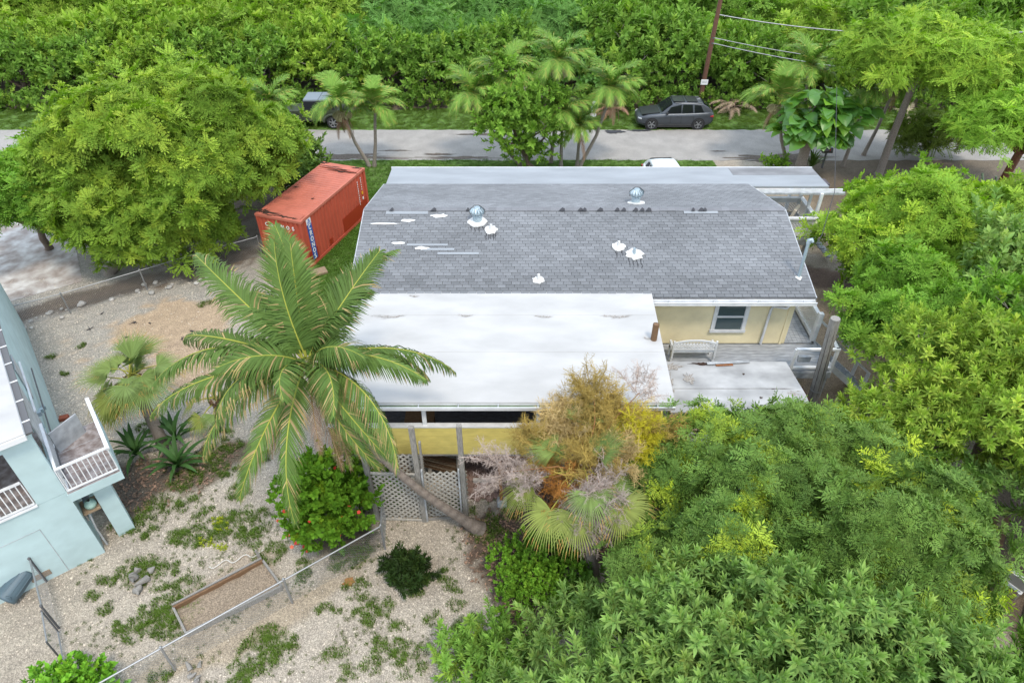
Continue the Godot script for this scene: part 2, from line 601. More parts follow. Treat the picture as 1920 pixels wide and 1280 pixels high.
# ---------- palms ----------
func frond(length: float, rise: float, fall: float, pairs: int, leaflet: float, wide: float, hang: float, tones: Array, dry_tip := 0.0, at := 1) -> ArrayMesh:
	# a feather leaf growing along +X from the origin: RISE is its first slope, FALL its last (degrees)
	rng.seed = at
	var b := MB.new()
	var steps := 22
	var pts := []
	var dirs := []
	var p := Vector3.ZERO
	var yaw := 0.0
	var bend := rng.randf_range(-0.25, 0.25)
	for k in steps + 1:
		var f := float(k) / steps
		var e := deg_to_rad(lerpf(rise, fall, pow(f, 1.3)))
		yaw = bend * f
		var d := Vector3(cos(e) * cos(yaw), sin(e), cos(e) * sin(yaw))
		pts.append(p)
		dirs.append(d)
		p += d * length / steps
	var radii := []
	for k in steps + 1:
		radii.append(lerpf(0.035, 0.006, pow(float(k) / steps, 0.7)) * clampf(length / 3.0, 0.5, 1.0))
	b.col = tones[1]
	b.tube(pts, radii, 5, false)
	var first := 0.09
	for k in pairs:
		var f := first + (1.0 - first) * (k + 0.5) / pairs
		var i := mini(int(f * steps), steps - 1)
		var q: Vector3 = pts[i].lerp(pts[i + 1], f * steps - i)
		var t: Vector3 = dirs[i]
		var side := t.cross(Vector3.UP)
		if side.length() < 0.1:
			side = Vector3(0, 0, 1)
		side = side.normalized()
		var up := side.cross(t).normalized()
		var l := leaflet * (0.45 + 0.55 * sin(PI * clampf(f * 0.85 + 0.12, 0, 1))) * rng.randf_range(0.85, 1.1)
		if f > 0.85:
			l *= lerpf(1.0, 0.6, (f - 0.85) / 0.15)
		for s in [-1.0, 1.0]:
			var d: Vector3 = (side * s * lerpf(0.85, 0.45, f) + t * lerpf(0.5, 1.0, f) + up * rng.randf_range(0.1, 0.35)).normalized()
			var a := q
			var w: Vector3 = t * wide * 0.5
			var tone: Color = tones[0] * rng.randf_range(0.8, 1.2)
			if rng.randf() < dry_tip:
				tone = tones[2] * rng.randf_range(0.8, 1.2)
			var sag := hang * rng.randf_range(0.75, 1.3)
			for seg in 3:
				d = (d + Vector3.DOWN * sag * (0.5 + seg * 0.65)).normalized()
				var e := a + d * l / 3.0
				var w2: Vector3 = w * [1.0, 0.75, 0.05][seg]
				var nn := d.cross(w).normalized()
				if nn.dot(Vector3.UP + side * s * 0.2) < 0:
					nn = -nn
				b.col = tone if seg < 2 or rng.randf() > dry_tip * 2.0 + 0.04 else tones[2]
				b.col.a = 1.0
				b.face([a - w, a + w, e + w2, e - w2], nn)
				a = e
				w = w2
	return b.mesh()


func fan(stalk: float, radius: float, blades: int, arc: float, rise: float, sag: float, tones: Array, at: int) -> ArrayMesh:
	# a fan leaf on a stalk growing along +X
	rng.seed = at
	var b := MB.new()
	var e := deg_to_rad(rise)
	var d := Vector3(cos(e), sin(e), 0)
	var hub := d * stalk + Vector3.DOWN * stalk * 0.15
	b.col = tones[1]
	b.tube([Vector3.ZERO, d * stalk * 0.5, hub], [0.03, 0.022, 0.014], 5, false)
	var out := (d + Vector3.DOWN * 0.45).normalized()
	var side := Vector3(0, 0, 1)
	for k in blades:
		var f := (k + 0.5) / blades * 2.0 - 1.0
		var a := deg_to_rad(arc * 0.5 * f)
		var r := (out * cos(a) + side * sin(a) + Vector3.UP * (0.32 * absf(f))).normalized()
		var up := r.cross(side * cos(a) - out * sin(a)).normalized()
		if up.y < 0:
			up = -up
		var w := r.cross(up).normalized() * radius * deg_to_rad(arc) / blades * 0.22
		var q := hub
		var dir := r
		var len := radius * (1.0 - 0.3 * f * f) * rng.randf_range(0.9, 1.08)
		var tone: Color = tones[0] * rng.randf_range(0.8, 1.18)
		for seg in 4:
			var w0: Vector3 = w * [0.15, 1.0, 0.8, 0.45][seg]
			var w1: Vector3 = w * [1.0, 0.8, 0.45, 0.03][seg]
			dir = (dir + Vector3.DOWN * sag * [0.05, 0.25, 0.7, 1.1][seg] * rng.randf_range(0.7, 1.3)).normalized()
			var nx := q + dir * len * 0.25
			b.col = tone if seg < 3 or rng.randf() < 0.6 else tones[2]
			b.col.a = 1.0
			b.face([q - w0, q + w0, nx + w1, nx - w1], up)
			q = nx
	return b.mesh()


func heading(azimuth: float) -> Basis:
	# azimuth in degrees: 0 is +X, 90 is away from the camera (-Z)
	return Basis(Vector3.UP, deg_to_rad(azimuth))


func street_palm(label: String, foot: Vector3, top: Vector3, fronds: int, length: float, dead: int, fruit: bool, at: int) -> void:
	var t := thing("street_palm", label, "palm", foot, 0.0, "small palms along the road")
	rng.seed = at
	var k0 := top - foot
	var b := MB.new()
	b.tube([Vector3(0, -0.1, 0), Vector3(k0.x * 0.08, 0.25, k0.z * 0.08), k0 * 0.45 + Vector3(k0.x * 0.1, 0, 0), k0 * 0.8, k0], [0.17, 0.12, 0.095, 0.085, 0.075], 8)
	part("trunk", b.mesh(), M.grey_bark, t)
	b = MB.new()
	b.tube([k0, k0 + Vector3(0.02, 0.3, 0), k0 + Vector3(0.03, 0.6, 0)], [0.085, 0.075, 0.03], 7)
	part("crownshaft", b.mesh(), M.coconut, t)
	var offset := rng.randf() * 360.0
	for k in int(fronds * 1.6):
		var kind := k % 4
		var key := "frond%d_%d" % [kind, int(length * 10)]
		if not S.has(key):
			S[key] = frond(length * [1.05, 1.1, 1.15, 1.05][kind], [74.0, 52.0, 32.0, 8.0][kind], [12.0, -30.0, -62.0, -85.0][kind], 46, length * 0.4, 0.046, 0.2, [Color(0.17, 0.30, 0.05), Color(0.28, 0.32, 0.08), Color(0.42, 0.38, 0.1)], 0.06, 300 + kind)
		part("frond", S[key], M.palm, t, Transform3D(heading(offset + k * 137.5), k0 + Vector3(0, 0.45, 0)))
	for k in dead:
		if not S.has("deadfrond"):
			S.deadfrond = frond(1.7, -60.0, -88.0, 24, 0.5, 0.05, 0.5, [Color(0.3, 0.17, 0.1), Color(0.28, 0.16, 0.09), Color(0.34, 0.24, 0.16)], 0.3, 77)
		part("dead_frond", S.deadfrond, M.dry, t, Transform3D(heading(offset * 2.0 + k * 75.0), k0 + Vector3(0, 0.15, 0)))
	if fruit:
		if not S.has("fruit"):
			var ps := MB.new()
			rng.seed = 55
			for q in 90:
				var d := rand_dir()
				d.y = -absf(d.y) * 0.8
				ps.col = Color(0.42, 0.37, 0.2) * rng.randf_range(0.75, 1.2)
				ps.col.a = 1.0
				ps.tube([d * 0.08, d * 0.3 + Vector3.DOWN * 0.08, d * 0.42 + Vector3.DOWN * 0.2], [0.01, 0.012, 0.022], 4)
			S.fruit = ps.mesh()
		for a in [20.0, 150.0, 265.0]:
			part("fruit_cluster", S.fruit, M.twig, t, Transform3D(heading(a), k0 + heading(a).x * 0.2))


func rosette(called: String, label: String, category: String, at: Vector3, leaves: int, length: float, wide: float, tone: Color, rise: float, arch: float, seed_at: int, group := "") -> Node3D:
	# strap leaves from one heart; every leaf a part
	rng.seed = seed_at
	var t := thing(called, label, category, at, 0.0, group)
	for v in 3:
		var key := "%s_strap%d" % [called, v]
		if S.has(key):
			continue
		var b := MB.new()
		b.col = tone * [0.85, 1.0, 1.2][v]
		b.col.a = 1.0
		var p := Vector3.ZERO
		var rows := []
		for k in 7:
			var f := k / 6.0
			var e := deg_to_rad(lerpf(rise, rise - arch * [0.8, 1.0, 1.3][v], f))
			var w: float = wide * [0.4, 0.8, 1.0, 1.0, 0.85, 0.5, 0.03][k] * 0.5
			rows.append([p + Vector3(0, w * 0.35, w), p, p + Vector3(0, w * 0.35, -w)])
			p += Vector3(cos(e), sin(e), 0) * length / 6.0
		b.grid(rows)
		S[key] = b.mesh()
	for k in leaves:
		var f := float(k) / leaves
		var tilt := Basis(Vector3(0, 0, 1), deg_to_rad(lerpf(-18.0, 28.0, f) + rng.randf_range(-8, 8)))
		var s := rng.randf_range(0.75, 1.1)
		part("leaf", S["%s_strap%d" % [called, k % 3]], M.gloss_leaf, t, Transform3D(heading(k * 137.5 + rng.randf_range(-12, 12)) * tilt * Basis.from_scale(Vector3(s, s, s)), Vector3(0, 0.05 + f * 0.1, 0)))
	return t


# ---------- scene ----------
func _ready() -> void:
	var cam := Camera3D.new()
	cam.name = "camera"
	cam.fov = 53.13
	cam.far = 600.0
	cam.position = Vector3(0, 18, 0)
	cam.rotation_degrees = Vector3(-39, 0, 0)
	add_child(cam)
	cam.current = true
	var env := Environment.new()
	env.background_mode = Environment.BG_SKY
	var sm := ProceduralSkyMaterial.new()
	sm.sky_top_color = Color(0.80, 0.86, 0.94)
	sm.sky_horizon_color = Color(0.93, 0.94, 0.95)
	sm.sky_curve = 0.2
	sm.ground_bottom_color = Color(0.25, 0.27, 0.22)
	sm.ground_horizon_color = Color(0.6, 0.63, 0.62)
	sm.sky_energy_multiplier = 1.08
	env.sky = Sky.new()
	env.sky.sky_material = sm
	env.tonemap_mode = Environment.TONE_MAPPER_LINEAR
	env.tonemap_exposure = 2.05
	env.sdfgi_enabled = true
	env.ssao_enabled = true
	env.ssil_enabled = true
	var we := WorldEnvironment.new()
	we.name = "environment"
	we.environment = env
	add_child(we)
	var sun := DirectionalLight3D.new()
	sun.name = "sun"
	sun.light_energy = 0.42
	sun.light_angular_distance = 12.0
	sun.light_color = Color(1.0, 0.96, 0.9)
	sun.rotation_degrees = Vector3(-62, 28, 0)
	sun.shadow_enabled = true
	add_child(sun)

	blotch_noise.seed = 4
	blotch_noise.frequency = 0.16
	blotch_noise.fractal_octaves = 4
	fine_noise.seed = 8
	fine_noise.frequency = 0.6
	fine_noise.fractal_octaves = 3
	make_materials()
	make_sprigs()
	setting()
	yellow_house()
	shed()
	blue_house()
	container()
	fences()
	yard_things()
	vehicles()
	pole_and_wires()
	palms()
	near_trees()
	shrubs()
	woodland()
	small_things()


func make_sprigs() -> void:
	S.broad = sprig(13, 0.55, 0.27, 1.25, 0.5, 0.12, true, 1)
	S.whorl = sprig(24, 0.55, 0.17, 1.5, 0.35, 0.14, true, 2)
	S.round = sprig(12, 0.5, 0.36, 1.3, 0.55, 0.06, true, 3)
	S.feather = feather_sprig(8, 6, 0.26, 0.115, 1.1, 4)
	S.fine = feather_sprig(8, 5, 0.36, 0.1, 1.0, 5)
	S.airy = feather_sprig(6, 9, 0.17, 0.075, 1.25, 6)
	S.grass = tuft(26, 0.55, 0.55, 0.035, 7)
	S.turf = tuft(26, 1.6, 0.6, 0.05, 17)
	S.weed = sprig(9, 0.6, 0.3, 1.5, 0.9, 0.15, false, 8)


# ---------- ground, road, lawns ----------
const WEEDS := [[-9.5,-13.2,0.55],[-10.2,-12.6,0.29],[-9.0,-14.3,0.31],[-8.7,-13.0,0.46],[-8.3,-13.2,0.55],[-9.1,-12.7,0.29],[-8.1,-12.6,0.33],[-10.4,-12.6,0.33],[-9.7,-12.5,0.33],[-7.4,-12.0,0.40],[-7.1,-12.2,0.28],[-10.4,-11.3,0.51],[-10.7,-11.6,0.36],[-12.2,-13.2,0.42],[-11.6,-12.9,0.42],[-11.3,-13.8,0.43],[-10.5,-13.8,0.30],[-11.3,-11.2,0.35],[-11.3,-11.5,0.32],[-9.4,-10.9,0.39],[-9.9,-10.2,0.45],[-9.4,-10.1,0.49],[-9.9,-9.8,0.37],[-10.8,-9.7,0.22],[-10.3,-9.8,0.22],[-9.4,-9.6,0.37],[-10.3,-9.4,0.22],[-12.0,-10.6,0.17],[-11.5,-10.2,0.17],[-12.0,-11.1,0.16],[-10.8,-9.6,0.15],[-6.8,-9.3,0.36],[-6.3,-9.1,0.43],[-6.8,-8.8,0.46],[-6.1,-9.2,0.25],[-6.7,-9.5,0.26],[-7.0,-8.5,0.35],[-7.1,-8.2,0.28],[-4.5,-10.8,0.31],[-4.1,-10.2,0.34],[-4.2,-10.4,0.19],[-3.6,-10.2,0.19],[-5.0,-10.2,0.15],[-3.9,-9.8,0.15],[-3.2,-9.7,0.17],[-1.9,-11.2,0.23],[-1.7,-10.8,0.19],[-1.6,-10.3,0.19],[-2.8,-10.7,0.17],[-3.5,-10.4,0.15],[-3.7,-9.2,0.22],[-3.4,-9.0,0.25],[-4.6,-9.0,0.18],[-4.9,-8.9,0.16],[-4.3,-8.4,0.21],[-3.0,-9.1,0.29],[-2.7,-8.7,0.39],[-3.7,-8.6,0.25],[-2.2,-9.9,0.19],[-1.2,-9.8,0.26],[-1.2,-9.3,0.36],[-1.5,-9.6,0.18],[-5.4,-10.2,0.13],[-6.2,-11.6,0.24],[-6.2,-11.2,0.20],[-9.8,-15.3,0.36],[-9.1,-15.3,0.27],[-8.8,-15.8,0.32],[-10.4,-16.0,0.46],[-10.6,-15.5,0.46],[-10.9,-14.8,0.45],[-13.1,-17.3,0.39],[-10.5,-16.8,0.38],[-9.8,-16.4,0.33],[-9.2,-8.4,0.24],[-5.1,-11.9,0.28],[-4.8,-11.6,0.24],[-4.5,-12.0,0.32],[-5.3,-11.5,0.16],[-1.9,-13.8,0.30],[-1.5,-13.6,0.26],[-0.9,-12.7,0.33],[-0.6,-13.2,0.25],[-0.4,-12.6,0.29],[0.0,-13.6,0.30],[-17.7,-20.2,0.16],[-17.9,-21.9,0.14],[-18.8,-21.2,0.14],[-13.8,-24.9,0.24],[-13.5,-20.1,0.13]]
# bare patches of the yard: x, z, half-lengths, turn (degrees), colour
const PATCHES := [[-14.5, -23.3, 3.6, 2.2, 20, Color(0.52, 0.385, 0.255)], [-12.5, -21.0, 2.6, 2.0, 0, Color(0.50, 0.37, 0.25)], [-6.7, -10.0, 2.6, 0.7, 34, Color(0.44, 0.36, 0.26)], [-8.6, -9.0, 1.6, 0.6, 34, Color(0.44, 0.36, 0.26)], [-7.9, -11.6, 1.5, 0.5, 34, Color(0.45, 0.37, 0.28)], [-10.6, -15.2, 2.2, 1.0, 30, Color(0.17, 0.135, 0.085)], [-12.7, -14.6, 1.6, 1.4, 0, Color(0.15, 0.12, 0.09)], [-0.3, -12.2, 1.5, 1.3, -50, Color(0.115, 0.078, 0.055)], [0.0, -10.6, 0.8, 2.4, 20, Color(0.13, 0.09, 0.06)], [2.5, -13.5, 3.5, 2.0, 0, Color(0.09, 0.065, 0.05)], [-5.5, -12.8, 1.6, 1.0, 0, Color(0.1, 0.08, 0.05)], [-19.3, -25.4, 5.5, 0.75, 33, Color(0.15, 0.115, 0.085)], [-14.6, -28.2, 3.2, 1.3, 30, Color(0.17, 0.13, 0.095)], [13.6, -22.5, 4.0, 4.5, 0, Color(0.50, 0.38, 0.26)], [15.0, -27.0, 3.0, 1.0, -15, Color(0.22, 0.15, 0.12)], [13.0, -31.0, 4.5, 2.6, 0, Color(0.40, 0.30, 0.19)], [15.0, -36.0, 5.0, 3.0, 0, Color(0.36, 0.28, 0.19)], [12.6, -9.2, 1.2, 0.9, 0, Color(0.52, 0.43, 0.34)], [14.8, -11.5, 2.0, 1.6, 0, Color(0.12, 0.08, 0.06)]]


func ground_colour(x: float, z: float) -> Color:
	var w := blotch_noise.get_noise_2d(x * 3.0, z * 3.0)
	var w2 := fine_noise.get_noise_2d(x * 4.0, z * 4.0)
	var c := Color(0.50, 0.435, 0.35).lerp(Color(0.44, 0.38, 0.305), clampf(0.5 + w * 1.2, 0, 1))
	if z < -15.0 and x < -9.0:
		c = c.lerp(Color(0.41, 0.38, 0.33), clampf((-15.0 - z) * 0.3, 0.0, 0.8))
	for p in PATCHES:
		var d := Vector2(x - p[0], z - p[1]).rotated(deg_to_rad(p[4]))
		var f := 1.0 - Vector2(d.x / p[2], d.y / p[3]).length() + w * 0.5 + w2 * 0.25
		c = c.lerp(p[5], smoothstep(0.0, 0.22, f))
	# soil and leaf litter where trees stand
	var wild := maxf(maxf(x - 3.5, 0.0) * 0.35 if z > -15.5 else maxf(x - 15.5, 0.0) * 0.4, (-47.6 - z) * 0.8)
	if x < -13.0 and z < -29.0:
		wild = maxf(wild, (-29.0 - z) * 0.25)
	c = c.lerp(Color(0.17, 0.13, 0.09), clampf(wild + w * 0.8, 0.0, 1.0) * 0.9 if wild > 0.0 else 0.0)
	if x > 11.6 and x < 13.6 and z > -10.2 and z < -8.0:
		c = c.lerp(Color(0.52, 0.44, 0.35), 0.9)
	c = c * (1.0 + w2 * 0.25)
	c.a = 1.0
	return c


func sheet(points: Array, y: float) -> ArrayMesh:
	var b := MB.new()
	var flat := PackedVector2Array(points)
	var tris := Geometry2D.triangulate_polygon(flat)
	for k in range(0, tris.size(), 3):
		var q := []
		for j in 3:
			q.append(Vector3(flat[tris[k + j]].x, y, flat[tris[k + j]].y))
		b.face(q, Vector3.UP)
	return b.mesh()


func ragged(x0: float, z0: float, x1: float, z1: float, step: float, amount: float) -> Array:
	# a rectangle whose two long sides wander
	var out := []
	var n := int((x1 - x0) / step)
	for k in n + 1:
		var x := lerpf(x0, x1, float(k) / n)
		out.append(Vector2(x, z0 + fine_noise.get_noise_2d(x * 2.5, z0) * amount))
	for k in n + 1:
		var x := lerpf(x1, x0, float(k) / n)
		out.append(Vector2(x, z1 + fine_noise.get_noise_2d(x * 2.5, z1 + 50.0) * amount))
	return out


func blob(x: float, z: float, rx: float, rz: float, turn: float, rough: float, n := 22, at := 0.0) -> Array:
	var out := []
	for k in n:
		var a := TAU * k / n
		var r := 1.0 + rough * fine_noise.get_noise_2d(cos(a) * 4.0 + x * 7.3 + at, sin(a) * 4.0 + z * 5.1) * 2.0
		out.append(Vector2(x, z) + Vector2(cos(a) * rx, sin(a) * rz).rotated(turn) * r)
	return out


func setting() -> void:
	# one ground sheet: fine in the yard, coarse to the horizon
	var b := MB.new()
	var xs := [-400.0, -120.0, -60.0]
	var x := -32.0
	while x <= 30.0:
		xs.append(x)
		x += 0.25
	xs.append_array([60.0, 120.0, 400.0])
	var zs := [-500.0, -160.0, -90.0]
	var z := -52.0
	while z <= -5.0:
		zs.append(z)
		z += 0.25
	zs.append_array([20.0, 100.0])
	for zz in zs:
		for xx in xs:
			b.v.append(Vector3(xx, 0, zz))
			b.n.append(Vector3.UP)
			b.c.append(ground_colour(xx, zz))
	for i in zs.size() - 1:
		for j in xs.size() - 1:
			var a: int = i * xs.size() + j
			var e: int = a + xs.size()
			b.ix.append_array([a, a + 1, e, a + 1, e + 1, e])
	structure("ground", b.mesh(), M.ground)
	structure("road", sheet(ragged(-75, -45.0, 75, -40.15, 0.6, 0.22), 0.012), M.road)
	structure("roadside_lawn", sheet(ragged(-75, -48.9, 75, -44.95, 0.6, 0.5), 0.007), M.lawn)
	var lw := [Vector2(-9.6, -22.0), Vector2(-9.9, -27.0), Vector2(-12.2, -34.0), Vector2(-14.0, -40.1), Vector2(-6, -40.3), Vector2(5, -40.2), Vector2(12.5, -40.2), Vector2(12.8, -36), Vector2(5.2, -35.5), Vector2(-5.0, -36), Vector2(-5.0, -21.2), Vector2(-7.4, -20.8)]
	structure("house_lawn", sheet(lw, 0.006), M.lawn)
	structure("driveway", sheet([Vector2(-30, -33.5), Vector2(-24.6, -34.0), Vector2(-20.2, -26.7), Vector2(-23.4, -24.6), Vector2(-30, -27.5)], 0.012), M.concrete)
	for s in [[-10.5, -40.6, 3.4, 0.42, 0.02], [-3.5, -40.5, 2.2, 0.2, 0.0], [17.0, -40.5, 2.8, 0.55, -0.05], [-7.5, -41.6, 0.9, 0.09, 0.0], [-1.7, -44.2, 2.0, 0.14, 0.0], [13.2, -41.5, 0.5, 0.06, 0.0], [-4.6, -41.0, 0.8, 0.14, 0.0]]:
		structure("road_stain", sheet(blob(s[0], s[1], s[2], s[3], s[4], 0.5, 40), 0.02 + used.get("road_stain", -1) * 0.003), M.wet)
	for s in [[6.9, -44.65, 0.62, 0.26], [8.7, -44.85, 0.8, 0.13]]:
		structure("tar_patch", sheet(blob(s[0], s[1], s[2], s[3], 0.0, 0.35, 26), 0.05), M.tar)
	# pebbles lying on the gravel
	rng.seed = 71
	b = MB.new()
	b.lathe([Vector2(0.001, -0.3), Vector2(0.45, -0.1), Vector2(0.5, 0.12), Vector2(0.28, 0.38), Vector2(0.001, 0.45)], 6, Vector3.ZERO)
	S.pebble_mesh = b.mesh()
	var places := []
	var tints := []
	for k in 42000:
		var p := Vector3(rng.randf_range(-24, 2.0), 0.0, 0.0)
		p.z = rng.randf_range(-27.0, -7.0)
		if p.x > -0.5 + (p.z + 11.0) * 0.3 or (p.x < -12.5 and p.z > -10.0) and rng.randf() < 0.3:
			continue
		if p.z < -13.5 and p.x > -5.5 or p.x > -9.0 and p.z < -18.5:
			continue
		var c := ground_colour(p.x, p.z)
		if c.r < 0.3 and rng.randf() < 0.75 or c.r / c.b > 1.6 and rng.randf() < 0.85:
			continue
		var s := rng.randf_range(0.02, 0.05)
		if rng.randf() < 0.03:
			s *= 1.8
		places.append(Transform3D(Basis.from_euler(Vector3(rng.randf() * 0.5, rng.randf() * TAU, rng.randf() * 0.5)).scaled_local(Vector3(s * rng.randf_range(0.8, 1.5), s * 0.7, s)), p))
		var f := rng.randf_range(0.75, 1.3)
		tints.append(Color(0.505 * f, 0.44 * f, 0.355 * f))
	many("gravel", S.pebble_mesh, M.stone, places, tints, self, true).set_meta("label", "pale loose gravel covering the yard")
	# weeds in the gravel, one patchy growth
	places = []
	tints = []
	rng.seed = 72
	for w in WEEDS:
		for k in int(70.0 * w[2] * w[2] * PI) + 6:
			var r: float = w[2] * sqrt(rng.randf()) * 1.1
			var a := rng.randf() * TAU
			var s := rng.randf_range(0.09, 0.2)
			places.append(Transform3D(Basis(Vector3.UP, rng.randf() * TAU).scaled_local(Vector3(s, s * 0.8, s)), Vector3(w[0] + cos(a) * r * 1.2, 0, w[1] + sin(a) * r)))
			var f := rng.randf_range(0.75, 1.2)
			tints.append(Color(0.17 * f, 0.275 * f, 0.045 * f))
	for k in 1800:
		var p := Vector3(rng.randf_range(-13, -0.5), 0, rng.randf_range(-16.0, -8.0))
		if blotch_noise.get_noise_2d(p.x * 2.0, p.z * 2.0 + 40.0) < 0.05:
			continue
		var s := rng.randf_range(0.05, 0.11)
		places.append(Transform3D(Basis(Vector3.UP, rng.randf() * TAU).scaled_local(Vector3(s, s, s)), p))
		tints.append(Color(0.14, 0.22, 0.035))
	many("weeds", S.grass, M.leaf, places, tints, self, true).set_meta("label", "patchy green weeds growing through the gravel")
	places = []
	tints = []
	for k in 30:
		var c: Array = [[-9.25, -13.2], [-9.1, -12.95], [-9.4, -12.4], [-8.9, -12.2]][k % 4]
		var s := rng.randf_range(0.1, 0.17)
		places.append(Transform3D(Basis(Vector3.UP, rng.randf() * TAU).scaled_local(Vector3(s, s, s)), Vector3(c[0] + rng.randf_range(-0.2, 0.2), 0.0, c[1] + rng.randf_range(-0.15, 0.15))))
		tints.append(Color(0.38, 0.42, 0.03) * rng.randf_range(0.8, 1.1))
	many("yellow_weeds", S.weed, M.leaf, places, tints, self, true).set_meta("label", "small yellow-flowered weeds in the gravel")
	# turf on the lawns
	places = []
	tints = []
	for k in 26000:
		var p := Vector3(rng.randf_range(-42, 36), 0.0, rng.randf_range(-49.0, -45.1))
		if k > 15000:
			p = Vector3(rng.randf_range(-14.0, 12.6), 0.0, rng.randf_range(-40.2, -35.2)) if k < 19000 else Vector3(rng.randf_range(-11.0, -5.0), 0.0, rng.randf_range(-36, -21.2))
			if not Geometry2D.is_point_in_polygon(Vector2(p.x, p.z), PackedVector2Array(lw)):
				continue
		elif fine_noise.get_noise_2d(p.x * 1.5, p.z * 1.5) > 0.22:
			continue
		var s := rng.randf_range(0.06, 0.12)
		places.append(Transform3D(Basis(Vector3.UP, rng.randf() * TAU).scaled_local(Vector3(s * 1.3, s, s * 1.3)), p))
		var f := rng.randf_range(0.8, 1.2)
		var fresh := 0.0 if k < 15000 else 0.5
		tints.append(Color(lerpf(0.17, 0.11, fresh) * f, lerpf(0.27, 0.28, fresh) * f, 0.04 * f))
	many("grass", S.turf, M.leaf, places, tints, self, true).set_meta("label", "short green grass on the verge and beside the house")
	# fallen leaves under the leaning palm and the bushes
	places = []
	tints = []
	b = MB.new()
	leaf_face(b, Vector3.ZERO, Vector3(1, 0, 0), Vector3(0, 0, 1), Vector3.UP, 1.0, 0.5, -0.2)
	for k in 4200:
		var p := Vector3(rng.randf_range(-1.8, 3.0), 0.03, rng.randf_range(-14.5, -9.0)) if k < 2600 else Vector3(rng.randf_range(-14.5, -9.5), 0.03, rng.randf_range(-16.5, -13.5))
		if ground_colour(p.x, p.z).r > 0.26:
			continue
		var s := rng.randf_range(0.06, 0.16)
		places.append(Transform3D(Basis.from_euler(Vector3(rng.randf_range(-0.3, 0.3), rng.randf() * TAU, rng.randf_range(-0.3, 0.3))).scaled_local(Vector3(s, s, s)), p))
		tints.append(Color(0.2, 0.125, 0.085) * rng.randf_range(0.5, 1.6))
	many("leaf_litter", b.mesh(), M.dry, places, tints, self, true).set_meta("label", "brown fallen leaves on bare soil by the leaning palm")


# ---------- the yellow house ----------
const EAVE_Z := -19.2
const EAVE_Y := 4.4
const RIDGE_Z := -23.51
const RIDGE_Y := 5.4775
const FAR_Z := -27.82
const LEFT_X := -5.65
const RIGHT_X := 10.46


func roof_y(z: float) -> float:
	return EAVE_Y + 0.25 * (EAVE_Z - z) if z > RIDGE_Z else RIDGE_Y - 0.25 * (RIDGE_Z - z)


func lattice(parent: Node, m: Material, a: Vector3, across: Vector3, width: float, height: float, gap: float, slat: float, out: Vector3) -> void:
	# crossed diagonal slats filling a width x height panel whose lower left corner is A
	var up := Vector3.UP
	for s in [1.0, -1.0]:
		var k := -height
		while k < width:
			# line x = k + t (or width - that), y = t
			var t0 := maxf(0.0, -k)
			var t1 := minf(height, width - k)
			if t1 - t0 > slat * 2.0:
				var x0 := k + t0
				var x1 := k + t1
				if s < 0:
					x0 = width - x0
					x1 = width - x1
				var off: Vector3 = out * 0.008 * s
				var p: Vector3 = a + across * x0 + up * t0 + off
				var q: Vector3 = a + across * x1 + up * t1 + off
				var d := (q - p).normalized()
				var b := MB.new()
				b.box((p + q) * 0.5, Vector3(p.distance_to(q), slat, 0.009), Basis(d, out.cross(d), out))
				pm("slat", b, m, parent)
			k += gap


